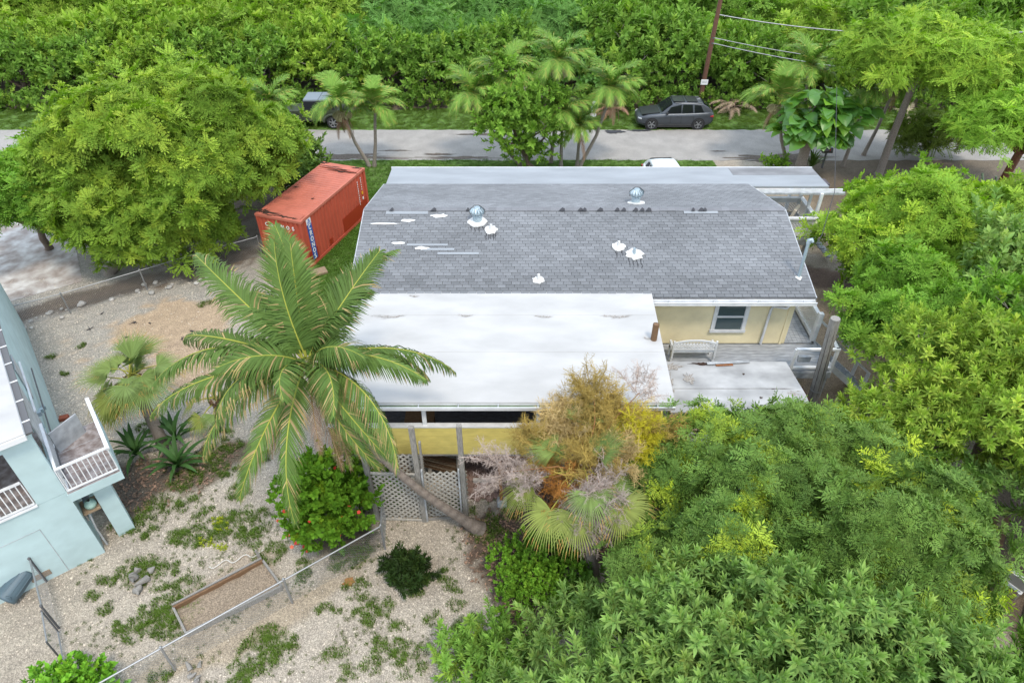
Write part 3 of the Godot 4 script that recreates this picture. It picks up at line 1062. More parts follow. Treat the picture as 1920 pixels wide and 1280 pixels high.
func yellow_house() -> void:
	var h := thing("house", "long yellow house with grey shingle roof and white porch roof", "house", Vector3(2.4, 0, -23.5))
	# roof boards and shingles
	var b := MB.new()
	for s in [[EAVE_Z, EAVE_Y], [FAR_Z, EAVE_Y]]:
		var p0 := Vector3(LEFT_X, s[1] - 0.02, s[0])
		var p1 := Vector3(RIGHT_X, s[1] - 0.02, s[0])
		var r0 := Vector3(LEFT_X, RIDGE_Y - 0.02, RIDGE_Z)
		var r1 := Vector3(RIGHT_X, RIDGE_Y - 0.02, RIDGE_Z)
		b.quad(p0, p1, r1, r0, Vector3.UP)
		var dn := Vector3(0, -0.14, 0)
		b.quad(p0 + dn, p1 + dn, r1 + dn, r0 + dn, Vector3.DOWN)
		b.quad(p0, p1, p1 + dn, p0 + dn, Vector3(0, 0, signf(s[0] - RIDGE_Z)))
		for e in [[p0, r0, -1.0], [p1, r1, 1.0]]:
			b.quad(e[0], e[1], e[1] + dn, e[0] + dn, Vector3(e[2], 0, 0))
	var roof := pm("roof", b, M.membrane_b, h)
	b = MB.new()
	b.box(Vector3(0, 0.006, 0.0), Vector3(0.289, 0.015, 0.185))
	S.shingle_mesh = b.mesh()
	var tones := []
	for k in 6:
		var m := textured(lin([0.185, 0.2, 0.215, 0.192, 0.23, 0.172][k], [0.191, 0.207, 0.222, 0.198, 0.237, 0.178][k], [0.2, 0.217, 0.233, 0.208, 0.248, 0.186][k]), S.speck, Vector3(1.7, 1.7, 1.7), 0.9)
		tones.append(m)
	rng.seed = 12
	var places := []
	var tints := []
	var slope := atan(0.25)
	var single := 0
	for side in [1.0, -1.0]:
		for row in 31:
			var along := 0.085 + row * 0.1432
			var zc: float = (EAVE_Z - along * cos(slope)) if side > 0 else (FAR_Z + along * cos(slope))
			var y := roof_y(zc) + 0.004
			var x := LEFT_X + 0.15 - (row % 3) * 0.1
			while x < RIGHT_X + 0.05:
				var xx := clampf(x, LEFT_X + 0.148, RIGHT_X - 0.148)
				var xf := Transform3D(Basis(Vector3.RIGHT, (slope - 0.07) * side) * Basis(Vector3.UP, rng.randf_range(-0.012, 0.012)), Vector3(xx, y + 0.004 + rng.randf_range(0, 0.004), zc))
				x += 0.302
				if side > 0 and single < 300 and (row > 1 or xx > 4.7) and rng.randf() < 0.95:
					single += 1
					part("shingle", S.shingle_mesh, tones[rng.randi() % 6], roof, placed(roof, xf))
				else:
					var f := rng.randf_range(0.84, 1.13) * (1.0 + 0.25 * blotch_noise.get_noise_2d(xx, zc * 2.0))
					places.append(placed(roof, xf))
					tints.append(Color(0.235 * f, 0.243 * f, 0.255 * f))
	many("shingle_field", S.shingle_mesh, M.shingle, places, tints, roof, true)
	# ridge caps, some torn away to black felt
	var torn := [1.9, 2.6, 2.75, 3.35, 4.0, 4.25, 4.7, 4.95, 5.2, 6.9, 7.2, 7.35, -4.6, -3.0, -1.7]
	x_ridge(roof, torn)
	# patches of white coating and pale replaced shingles near the left gable
	for p in [[-4.75, -22.7, 1.1, 0.1], [-3.95, -22.85, 0.5, 0.14], [-2.75, -23.1, 0.62, 0.2], [-4.2, -21.7, 0.5, 0.14], [-3.3, -21.45, 0.5, 0.16], [-1.55, -22.8, 0.22, 0.12]]:
		flat_patch("white_patch", roof, M.sealant, p[0], p[1], p[2], p[3], 0.3)
	for p in [[-3.1, -21.62, 1.5, 0.1], [-2.7, -21.4, 1.2, 0.1], [-1.95, -21.2, 1.5, 0.1], [-4.0, -23.3, 1.6, 0.2], [7.2, -23.35, 1.3, 0.22]]:
		var q := MB.new()
		q.box(Vector3.ZERO, Vector3(p[2], 0.014, p[3]), Basis(Vector3.RIGHT, slope))
		part("pale_shingle", q.mesh(), M.membrane, roof, placed(roof, Transform3D(Basis(), Vector3(p[0], roof_y(p[1]) + 0.036, p[1]))))
	# vents and pipe boots with tar runs
	turbine(h, Vector3(-1.3, roof_y(-22.85), -22.85), 1.0)
	turbine(h, Vector3(4.9, roof_y(-24.5), -24.5), -1.0)
	for p in [[-0.78, -22.35, 0.24, 5], [3.89, -21.5, 0.24, 2], [4.42, -21.15, 0.32, 4], [0.93, -19.93, 0.2, 0]]:
		boot(h, p)
	# front porch roof of flat membrane, towards the road
	b = MB.new()
	b.bar(Vector3(4.2, 4.33, FAR_Z + 0.12), Vector3(4.2, 4.19, -29.92), 19.6, 0.09)
	pm("front_porch_roof", b, M.membrane, h)
	b = MB.new()
	b.bar(Vector3(12.05, 4.25, -29.0), Vector3(12.05, 4.20, -29.86), 3.9, 0.1)
	pm("membrane_patch", b, M.membrane_b, h)
	b = MB.new()
	b.bar(Vector3(13.4, 4.295, -27.95), Vector3(13.4, 4.262, -28.6), 1.5, 0.09)
	pm("bare_boards", b, M.old_board, h)
	pbox("fascia", M.white, h, Vector3(12.5, 4.2, FAR_Z + 0.2), Vector3(4.2, 0.17, 0.05))
	pbox("fascia", M.white, h, Vector3(4.2, 4.16, -29.95), Vector3(19.7, 0.17, 0.05))
	pbox("gutter", M.grey_white, h, Vector3(12.7, 4.12, FAR_Z + 0.29), Vector3(4.0, 0.1, 0.1))
	# rear eave: fascia, gutter with straps, downspout
	pbox("fascia", M.white, h, Vector3(2.4, 4.25, EAVE_Z + 0.025), Vector3(16.1, 0.15, 0.04))
	b = MB.new()
	b.box(Vector3(7.68, 4.24, EAVE_Z + 0.06), Vector3(5.6, 0.13, 0.012))
	b.box(Vector3(7.68, 4.18, EAVE_Z + 0.125), Vector3(5.6, 0.012, 0.13))
	b.box(Vector3(7.68, 4.24, EAVE_Z + 0.19), Vector3(5.6, 0.13, 0.014))
	b.box(Vector3(7.68, 4.305, EAVE_Z + 0.195), Vector3(5.6, 0.014, 0.035))
	var gut := pm("gutter", b, M.white, h)
	for k in 4:
		pbox("strap", M.grey_white, gut, Vector3(5.4 + k * 1.55, 4.3, EAVE_Z + 0.13), Vector3(0.03, 0.012, 0.15))
	b = MB.new()
	b.tube([Vector3(9.58, 4.16, EAVE_Z + 0.12), Vector3(9.55, 4.0, EAVE_Z + 0.08), Vector3(9.28, 3.75, -19.56), Vector3(9.22, 3.6, -19.58), Vector3(9.2, 2.05, -19.58)], [0.05], 8)
	pm("downspout", b, M.white, h)
	# white rake boards
	for xx in [LEFT_X - 0.02, RIGHT_X + 0.02]:
		for e in [[EAVE_Z, EAVE_Y], [FAR_Z, EAVE_Y]]:
			pbar("rake_board", M.grey_white, h, Vector3(xx, e[1] - 0.07, e[0]), Vector3(xx, RIDGE_Y - 0.07, RIDGE_Z), 0.035, 0.17)
	# walls
	pbox("wall", M.yellow, h, Vector3(-0.3, 3.18, -19.72), Vector3(9.6, 2.36, 0.1))
	pbox("wall", M.yellow, h, Vector3(9.9, 3.18, -23.5), Vector3(0.1, 2.36, 7.5))
	pbox("wall", M.yellow, h, Vector3(-5.2, 3.18, -23.5), Vector3(0.1, 2.36, 7.5))
	pbox("wall", M.yellow, h, Vector3(2.35, 3.18, -27.3), Vector3(15.1, 2.36, 0.1))
	for g in [-5.2, 9.9]:
		b = MB.new()
		b.prism([Vector2(-27.3, 4.36), Vector2(-19.7, 4.36), Vector2(RIDGE_Z, 5.32)], 0.1, Transform3D(Basis(Vector3(0, 0, 1), Vector3(0, 1, 0), Vector3(-1, 0, 0)), Vector3(g + 0.05, 0, 0)))
		pm("gable", b, M.yellow, h)
	var xb := 4.5
	while xb < 9.9:
		var lo := 2.0
		if xb > 7.15 and xb + 0.2 < 8.5:
			pbox("siding_board", M.yellow, h, Vector3(xb + 0.1, 2.31, -19.67), Vector3(0.1985, 0.62, 0.03))
		else:
			pbox("siding_board", M.yellow, h, Vector3(xb + 0.1, 3.18, -19.67), Vector3(0.1985, 2.36, 0.03))
		xb += 0.2
	pbox("corner_board", M.yellow, h, Vector3(9.93, 3.18, -19.66), Vector3(0.08, 2.36, 0.09))
	pbox("wall_core", M.yellow, h, Vector3(7.2, 3.18, -19.734), Vector3(5.4, 2.36, 0.08))
	# window
	var w := pbox("window", M.white, h, Vector3(7.86, 3.30, -19.655), Vector3(1.0, 1.36, 0.05))
	for t in [[Vector3(7.86, 3.965, -19.62), Vector3(1.26, 0.13, 0.05)], [Vector3(7.86, 2.62, -19.61), Vector3(1.3, 0.12, 0.08)], [Vector3(7.3, 3.3, -19.62), Vector3(0.13, 1.22, 0.05)], [Vector3(8.42, 3.3, -19.62), Vector3(0.13, 1.22, 0.05)]]:
		pbox("frame", M.white, w, t[0], t[1])
	pbox("sash", M.white, w, Vector3(7.86, 3.27, -19.6), Vector3(0.98, 0.06, 0.05))
	pbox("pane", M.glass, w, Vector3(7.86, 3.6, -19.625), Vector3(0.94, 0.6, 0.012))
	pbox("pane", M.glass, w, Vector3(7.86, 2.96, -19.622), Vector3(0.94, 0.56, 0.012))
	pbox("louvre_vent", M.grey_white, h, Vector3(5.1, 4.02, -19.64), Vector3(0.5, 0.16, 0.04))
	# floor frame and piers below
	pbox("floor_frame", M.grey_white, h, Vector3(2.4, 1.84, -23.5), Vector3(15.1, 0.28, 7.4))
	for px in [-4.6, -1.0, 2.6, 6.2, 9.4]:
		for pz in [-20.4, -23.5, -26.7]:
			pbox("pier", M.concrete, h, Vector3(px, 0.85, pz), Vector3(0.4, 1.72, 0.4))
	rear_porch(h)
	side_deck(h)
	front_deck(h)
	# service mast on the right-hand rake
	b = MB.new()
	b.tube([Vector3(10.1, 4.6, -20.1), Vector3(10.14, 5.95, -20.25)], [0.055], 8)
	b.tube([Vector3(10.14, 5.9, -20.25), Vector3(10.15, 6.03, -20.26), Vector3(10.2, 6.06, -20.24), Vector3(10.26, 5.98, -20.22)], [0.07, 0.085, 0.085, 0.05], 8)
	pm("service_mast", b, M.zinc, h)
	flat_patch("mast_sealant", h, M.sealant, 10.08, -20.05, 0.24, 0.2, 0.3)
	b = MB.new()
	b.tube([Vector3(10.22, 6.0, -20.23), Vector3(10.5, 5.8, -20.4), Vector3(10.85, 5.85, -20.9), Vector3(12.4, 6.0, -24.0), Vector3(16, 6.6, -34.0)], [0.014], 5)
	pm("service_cable", b, M.tar, h)


func x_ridge(roof: Node, torn: Array) -> void:
	rng.seed = 13
	var b := MB.new()
	for s in [-1.0, 1.0]:
		b.quad(Vector3(-0.15, 0, 0), Vector3(0.15, 0, 0), Vector3(0.15, -0.04, 0.15 * s), Vector3(-0.15, -0.04, 0.15 * s), Vector3.UP)
		b.quad(Vector3(-0.15, -0.04, 0.15 * s), Vector3(0.15, -0.04, 0.15 * s), Vector3(0.15, -0.055, 0.15 * s), Vector3(-0.15, -0.055, 0.15 * s), Vector3(0, 0, s))
		b.quad(Vector3(0.15 * s, 0, 0), Vector3(0.15 * s, -0.04, 0.15), Vector3(0.15 * s, -0.06, 0.0), Vector3(0.15 * s, -0.04, -0.15), Vector3(s, 0, 0))
	var cap := b.mesh()
	var x := LEFT_X + 0.15
	while x < RIGHT_X - 0.1:
		var f := rng.randf_range(0.21, 0.27)
		var key := int(f * 50)
		if not S.has("cap%d" % key):
			S["cap%d" % key] = textured(lin(f, f * 1.02, f * 1.09), S.speck, Vector3(1.5, 1.5, 1.5), 0.9)
		part("ridge_cap", cap, S["cap%d" % key], roof, placed(roof, Transform3D(Basis(Vector3.UP, rng.randf_range(-0.03, 0.03)), Vector3(x, RIDGE_Y + 0.05 + rng.randf_range(0, 0.012), RIDGE_Z))))
		x += 0.297
	for t in torn:
		b = MB.new()
		var w := rng.randf_range(0.06, 0.13)
		b.prism([Vector2(-w, 0), Vector2(w, 0.0), Vector2(w * 0.9, 0.12), Vector2(w * 0.2, 0.17)], 0.012, Transform3D(Basis(Vector3.RIGHT, -PI / 2 + 0.35), Vector3(t, RIDGE_Y + 0.03, RIDGE_Z + 0.19)))
		pm("torn_felt", b, M.tar, roof)


func flat_patch(called: String, parent: Node, m: Material, x: float, z: float, w: float, d: float, rough: float) -> void:
	var b := MB.new()
	b.prism(blob(0, 0, w * 0.5, d * 0.5, 0.0, rough, 16, x * 3.0), 0.012, Transform3D(Basis(Vector3.RIGHT, -PI / 2 + atan(0.25) * (1.0 if z > RIDGE_Z else -1.0)), Vector3(x, roof_y(z) + 0.034, z)))
	pm(called, b, m, parent)


func turbine(h: Node, at: Vector3, side: float) -> void:
	var b := MB.new()
	b.lathe([Vector2(0.17, -0.05), Vector2(0.165, 0.32), Vector2(0.001, 0.33)], 14, at)
	var t := pm("turbine_vent", b, M.zinc, h)
	b = MB.new()
	b.prism(blob(0, 0, 0.36, 0.28, 0.0, 0.12, 20, at.x), 0.05, Transform3D(Basis(Vector3.RIGHT, -PI / 2 + atan(0.25) * side), at + Vector3(0, 0.02, 0.08)))
	pm("sealant_collar", b, M.sealant, t)
	for k in 14:
		var a := TAU * k / 14.0
		b = MB.new()
		var rows := []
		for j in 7:
			var f := j / 6.0
			var r := 0.06 + 0.2 * sin(PI * (0.12 + 0.76 * f))
			var y := 0.3 + f * 0.3
			var aa := a + f * 0.35
			rows.append([at + Vector3(cos(aa) * r, y, sin(aa) * r), at + Vector3(cos(aa + 0.27) * (r + 0.03), y, sin(aa + 0.27) * (r + 0.03))])
		b.grid(rows)
		pm("fin", b, M.zinc, t)
	b = MB.new()
	b.lathe([Vector2(0.12, 0.58), Vector2(0.1, 0.61), Vector2(0.001, 0.62)], 12, at)
	b.lathe([Vector2(0.2, 0.28), Vector2(0.2, 0.315), Vector2(0.05, 0.32)], 12, at)
	pm("cap", b, M.zinc, t)
	b = MB.new()
	b.tube([at + Vector3(-0.25, 0.3, 0.0), at + Vector3(-0.29, 0.5, 0), at + Vector3(-0.1, 0.68, 0), at + Vector3(0.1, 0.68, 0), at + Vector3(0.29, 0.5, 0), at + Vector3(0.25, 0.3, 0)], [0.014], 5)
	pm("bracket", b, M.dark_steel, t)
	tar_runs(t, at + Vector3(0, 0, 0.25), 4 if side > 0 else 0, 0.3)


func tar_runs(parent: Node, at: Vector3, count: int, spread: float) -> void:
	for k in count:
		var x := at.x + lerpf(-spread, spread, (k + 0.5) / count)
		var z := at.z + rng.randf_range(-0.05, 0.02)
		var b := MB.new()
		var len := rng.randf_range(0.2, 0.5)
		var pts := []
		for j in 5:
			var zz := z + len * j / 4.0
			pts.append(Vector3(x + rng.randf_range(-0.025, 0.025), roof_y(zz) + 0.026, zz))
		b.tube(pts, [0.022, 0.02, 0.018, 0.015, 0.008], 5)
		pm("tar_run", b, M.tar, parent)


func boot(h: Node, p: Array) -> void:
	var at := Vector3(p[0], roof_y(p[1]), p[1])
	rng.seed = int(p[0] * 100) + 900
	var b := MB.new()
	b.prism(blob(0, 0, p[2], p[2] * 0.85, 0.0, 0.22, 18, p[0]), 0.05, Transform3D(Basis(Vector3.RIGHT, -PI / 2 + atan(0.25)), at + Vector3(0, 0.02, 0)))
	var t := pm("pipe_boot", b, M.sealant, h)
	b = MB.new()
	b.tube([at, at + Vector3(0, 0.26, -0.06)], [0.06, 0.05], 9)
	pm("vent_pipe", b, M.sealant if p[2] < 0.3 else M.zinc, t)
	tar_runs(t, at + Vector3(0, 0, p[2] * 0.6), p[3], p[2] * 0.9)


func rear_porch(h: Node) -> void:
	# sloping white roof over the screened porch
	var b := MB.new()
	var k := [Vector3(-5.62, 4.47, -19.45), Vector3(4.83, 4.47, -19.45), Vector3(4.72, 4.22, -14.22), Vector3(-5.6, 4.22, -14.22)]
	var dn := Vector3(0, -0.11, 0)
	b.quad(k[0], k[1], k[2], k[3], Vector3.UP)
	b.quad(k[0] + dn, k[1] + dn, k[2] + dn, k[3] + dn, Vector3.DOWN)
	b.quad(k[1], k[2], k[2] + dn, k[1] + dn, Vector3.RIGHT)
	b.quad(k[0], k[3], k[3] + dn, k[0] + dn, Vector3.LEFT)
	b.quad(k[3], k[2], k[2] + dn, k[3] + dn, Vector3(0, 0, 1))
	b.quad(k[0], k[1], k[1] + dn, k[0] + dn, Vector3(0, 0, -1))
	var roof := pm("porch_roof", b, M.white_roof, h)
	# lapped seams, grime and the brown flue
	for z in [-18.2, -16.4]:
		var y := lerpf(4.22, 4.47, (z + 14.22) / -5.23)
		pbox("seam", M.white_roof, roof, Vector3(-0.4, y + 0.001, z), Vector3(10.3, 0.008, 0.05), Basis(Vector3.RIGHT, 0.048))
	for s in [[3.35, -18.1, 0.5, 0.07], [1.0, -18.1, 0.35, 0.05], [-1.6, -18.15, 0.3, 0.05], [-4.2, -18.1, 0.6, 0.05], [4.35, -17.0, 0.2, 0.06], [-3.4, -19.2, 0.2, 0.03], [4.2, -15.2, 0.2, 0.03]]:
		for j in 3:
			var y := lerpf(4.22, 4.47, (s[1] + 14.22) / -5.23)
			var bb := MB.new()
			bb.prism(blob(0, 0, s[2] * (0.2 + 0.12 * j), s[3] * 0.6, 0.1 * j, 0.9, 26, s[0] + j), 0.003, Transform3D(Basis(Vector3.RIGHT, -PI / 2 + 0.048), Vector3(s[0] + (j - 1) * s[2] * 0.5, y + 0.005 + 0.003 * j, s[1] + (j - 1) * 0.03)))
			pm("grime", bb, M.stain, roof)
	b = MB.new()
	b.tube([Vector3(4.52, 4.2, -16.95), Vector3(4.53, 4.95, -16.98)], [0.1, 0.1], 12, false)
	b.tube([Vector3(4.53, 4.95, -16.98), Vector3(4.52, 4.6, -16.95)], [0.085, 0.085], 12)
	pm("flue", b, M.brown_wood, roof)
	# gutter with green water stain
	b = MB.new()
	b.box(Vector3(-0.4, 4.12, -14.21), Vector3(10.2, 0.13, 0.014))
	b.box(Vector3(-0.4, 4.06, -14.13), Vector3(10.2, 0.012, 0.16))
	b.box(Vector3(-0.4, 4.12, -14.05), Vector3(10.2, 0.13, 0.016))
	b.box(Vector3(-0.4, 4.185, -14.04), Vector3(10.2, 0.014, 0.035))
	var gut := pm("gutter", b, M.white, h)
	pbox("algae", textured(lin(0.16, 0.25, 0.14), S.rust, Vector3(0.7, 3, 3), 0.7), gut, Vector3(-0.4, 4.09, -14.13), Vector3(10.1, 0.05, 0.13))
	for j in 9:
		pbox("strap", M.grey_white, gut, Vector3(-5.0 + j * 1.15, 4.185, -14.12), Vector3(0.03, 0.012, 0.17))
	pbox("header", M.white, h, Vector3(-0.4, 4.0, -14.3), Vector3(10.1, 0.1, 0.12))
	for px in [-5.35, -2.6, 0.78, 2.6, 4.5]:
		pbox("porch_post", M.white, h, Vector3(px, 3.0, -14.3), Vector3(0.12, 1.92, 0.1))
	pbox("half_wall", M.yellow_b, h, Vector3(-0.42, 2.6, -14.27), Vector3(10.1, 1.2, 0.1))
	var y := 2.03
	while y < 3.15:
		pbox("siding_board", M.yellow_b, h, Vector3(-0.42, y + 0.1, -14.212), Vector3(10.1, 0.19, 0.016))
		y += 0.2
	pbox("rail_cap", M.white, h, Vector3(-0.42, 3.22, -14.27), Vector3(10.2, 0.05, 0.17))
	pbox("skirt_board", M.grey_wood, h, Vector3(-0.42, 1.97, -14.27), Vector3(10.1, 0.06, 0.14))
	for s in [-5.4, 4.6]:
		pbox("half_wall", M.yellow_b, h, Vector3(s, 2.6, -16.95), Vector3(0.1, 1.2, 5.25))
		pbox("header", M.white, h, Vector3(s, 4.08, -16.95), Vector3(0.1, 0.14, 5.2))
	for j in 27:
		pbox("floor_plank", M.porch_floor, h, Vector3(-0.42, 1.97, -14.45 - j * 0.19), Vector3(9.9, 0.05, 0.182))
	for px in [-4.9, -1.7, 1.6, 4.3]:
		for pz in [-14.6, -17.0]:
			pbox("pier", M.grey_wood, h, Vector3(px, 0.97, pz), Vector3(0.16, 1.94, 0.16))
	# a low table just inside
	var t := thing("porch_table", "brown wooden table leg end behind the yellow half wall", "table", Vector3(-2.9, 1.995, -15.2))
	own_axes = true
	pbox("tabletop", M.brown_wood, t, Vector3(0, 0.72, 0), Vector3(0.9, 0.04, 0.6))
	for s in [[-0.4, -0.25], [0.4, -0.25], [-0.4, 0.25], [0.4, 0.25]]:
		pbox("leg", M.brown_wood, t, Vector3(s[0], 0.35, s[1]), Vector3(0.06, 0.7, 0.06))
	own_axes = false


func side_deck(h: Node) -> void:
	# grey planks behind and beside the house
	for j in 8:
		pbox("deck_plank", M.deck, h, Vector3(8.0, 1.965, -18.2 - j * 0.19), Vector3(6.6, 0.05, 0.182))
	for j in 7:
		pbox("deck_plank", M.deck, h, Vector3(10.06 + j * 0.17, 1.963, -22.6), Vector3(0.162, 0.05, 5.8))
	pbox("rim_joist", M.grey_white, h, Vector3(8.0, 1.83, -18.08), Vector3(6.6, 0.26, 0.05))
	pbox("rim_joist", M.grey_white, h, Vector3(11.28, 1.83, -21.8), Vector3(0.05, 0.26, 7.4))
	for p in [Vector3(11.2, 0.9, -18.2), Vector3(11.2, 0.9, -21.0), Vector3(11.2, 0.9, -24.0), Vector3(8.0, 0.9, -18.3), Vector3(5.2, 0.9, -18.3)]:
		pbox("deck_pier", M.grey_white, h, p, Vector3(0.14, 1.8, 0.14))
	# lattice rail along the side
	lattice(h, M.white, Vector3(11.22, 2.2, -19.9), Vector3(0, 0, -1), 3.6, 0.72, 0.105, 0.035, Vector3(1, 0, 0))
	for yy in [3.06, 2.13]:
		pbox("rail", M.white, h, Vector3(11.22, yy, -21.7), Vector3(0.14, 0.12, 3.8))
	for z in [-19.85, -23.5]:
		pbox("rail_post", M.white, h, Vector3(11.22, 2.62, z), Vector3(0.17, 1.24, 0.17))
	# open rail of the landing
	for yy in [2.95, 2.12]:
		pbox("rail", M.white, h, Vector3(10.6, yy, -18.15), Vector3(1.5, 0.07, 0.11))
		pbox("rail", M.white, h, Vector3(11.28, yy, -18.55), Vector3(0.11, 0.07, 0.8))
	for p in [[9.85, -18.15], [11.28, -18.15], [11.28, -18.95]]:
		pbox("rail_post", M.white, h, Vector3(p[0], 2.45, p[1]), Vector3(0.1, 1.0, 0.1))
	# stair down to the right
	for k in 8:
		pbox("stair_tread", M.deck, h, Vector3(11.42 + k * 0.25, 1.78 - k * 0.22, -19.4), Vector3(0.26, 0.04, 0.85))
	for z in [-18.95, -19.85]:
		pbar("stair_rail", M.white, h, Vector3(11.3, 2.9, z), Vector3(13.3, 1.1, z), 0.08, 0.07)
		pbar("stringer", M.white, h, Vector3(11.3, 1.85, z), Vector3(13.35, 0.05, z), 0.05, 0.22)
		pbox("rail_post", M.white, h, Vector3(13.25, 0.55, z), Vector3(0.1, 1.1, 0.1))


func front_deck(h: Node) -> void:
	for j in 16:
		pbox("deck_plank", M.deck, h, Vector3(11.8, 1.965, -27.35 - j * 0.16), Vector3(3.8, 0.05, 0.152))
	pbox("rim_joist", M.grey_white, h, Vector3(11.8, 1.8, -27.26), Vector3(3.85, 0.3, 0.05))
	pbox("rim_joist", M.grey_white, h, Vector3(13.72, 1.8, -28.5), Vector3(0.05, 0.3, 2.5))
	for p in [[10.3, -29.75], [13.6, -29.75], [13.6, -27.4], [10.3, -27.4]]:
		pbox("deck_pier", M.grey_white, h, Vector3(p[0], 0.82, p[1]), Vector3(0.14, 1.64, 0.14))
	for z in [-27.32, -29.3]:
		pbox("rail", M.white, h, Vector3(11.9, 3.0, z), Vector3(3.6, 0.07, 0.2))
		pbox("rail", M.white, h, Vector3(11.9, 2.85, z), Vector3(3.55, 0.16, 0.04))
		pbox("rail", M.white, h, Vector3(11.9, 2.17, z), Vector3(3.55, 0.14, 0.04))
		lattice(h, M.white, Vector3(10.2, 2.24, z), Vector3(1, 0, 0), 3.4, 0.53, 0.13, 0.04, Vector3(0, 0, 1))
	pbox("rail", M.white, h, Vector3(13.68, 3.0, -28.3), Vector3(0.2, 0.075, 2.1))
	pbox("rail", M.white, h, Vector3(13.68, 2.17, -28.3), Vector3(0.04, 0.14, 1.9))
	lattice(h, M.white, Vector3(13.68, 2.24, -27.4), Vector3(0, 0, -1), 1.8, 0.6, 0.13, 0.04, Vector3(1, 0, 0))
	for p in [[13.62, -27.34], [13.62, -29.3], [11.3, -29.8], [13.3, -29.8], [-5.0, -29.75], [0, -29.75], [5.2, -29.75]]:
		pbox("porch_post", M.white, h, Vector3(p[0], 3.1, p[1]), Vector3(0.12, 2.2, 0.12))
	pbox("porch_post", M.white, h, Vector3(13.62, 3.1, -28.3), Vector3(0.11, 2.2, 0.11))
	pbox("porch_floor", M.deck, h, Vector3(2.2, 1.95, -28.6), Vector3(15.0, 0.06, 2.5))
	pbar("stair_rail", M.white, h, Vector3(13.75, 2.95, -29.3), Vector3(15.2, 1.3, -29.3), 0.08, 0.07)
	pbar("stair_rail", M.white, h, Vector3(13.75, 2.95, -28.3), Vector3(15.2, 1.3, -28.3), 0.08, 0.07)
	for k in 7:
		pbox("stair_tread", M.deck, h, Vector3(13.9 + k * 0.25, 1.78 - k * 0.24, -28.8), Vector3(0.26, 0.04, 1.0))
	# striped chair
	var t := thing("porch_chair", "porch armchair with black and cream striped cushions behind white lattice rail", "chair", Vector3(12.75, 1.99, -28.35), -0.6)
	own_axes = true
	for s in [[-0.3, -0.3], [0.3, -0.3], [-0.3, 0.3], [0.3, 0.3]]:
		pbox("leg", M.cushion, t, Vector3(s[0], 0.2, s[1]), Vector3(0.06, 0.4, 0.06))
	var seat := pbox("seat", M.cushion, t, Vector3(0, 0.45, 0), Vector3(0.66, 0.13, 0.66))
	var back := pbox("backrest", M.cushion, t, Vector3(0.3, 0.78, 0), Vector3(0.13, 0.7, 0.7), Basis(Vector3(0, 0, 1), -0.25))
	for s in [-0.36, 0.36]:
		pbox("armrest", M.cushion, t, Vector3(0, 0.66, s), Vector3(0.6, 0.06, 0.07))
	for k in 7:
		pbox("stripe", M.stripe, seat, Vector3(0, 0.067, -0.28 + k * 0.093), Vector3(0.66, 0.004, 0.042))
		pbox("stripe", M.stripe, back, Vector3(-0.067, 0, -0.29 + k * 0.097), Vector3(0.004, 0.7, 0.045))
	own_axes = false
	# white bench on the rear deck
	t = thing("garden_bench", "white slatted bench on the grey deck beneath the window", "bench", Vector3(6.45, 1.99, -18.62))
	own_axes = true
	for s in [-0.75, 0.75]:
		for z in [-0.42, 0.0]:
			pbox("leg", M.white, t, Vector3(s, 0.22, z), Vector3(0.06, 0.44, 0.06))
		pbar("armrest", M.white, t, Vector3(s, 0.62, -0.45), Vector3(s, 0.66, 0.08), 0.07, 0.05)
		pbox("back_post", M.white, t, Vector3(s, 0.6, 0.05), Vector3(0.06, 0.75, 0.06))
		pbox("arm_post", M.white, t, Vector3(s, 0.5, -0.42), Vector3(0.06, 0.3, 0.06))
	for k in 5:
		pbox("seat_slat", M.white, t, Vector3(0, 0.45, -0.42 + k * 0.1), Vector3(1.5, 0.025, 0.08))
	var b := MB.new()
	var top := []
	for k in 11:
		var f := k / 10.0 * 2.0 - 1.0
		top.append(Vector2(f * 0.72, 0.92 + 0.12 * (1.0 - f * f)))
	var outline := top.duplicate()
	for k in 11:
		outline.append(top[10 - k] - Vector2(0, 0.07))
	b.prism(outline, 0.04, Transform3D(Basis(), Vector3(0, 0, 0.03)))
	part("crest_rail", b.mesh(), M.white, t)
	pbox("rail", M.white, t, Vector3(0, 0.6, 0.05), Vector3(1.45, 0.05, 0.04))
	lattice(t, M.white, Vector3(-0.7, 0.62, 0.05), Vector3(1, 0, 0), 1.4, 0.3, 0.11, 0.03, Vector3(0, 0, 1))
	own_axes = false


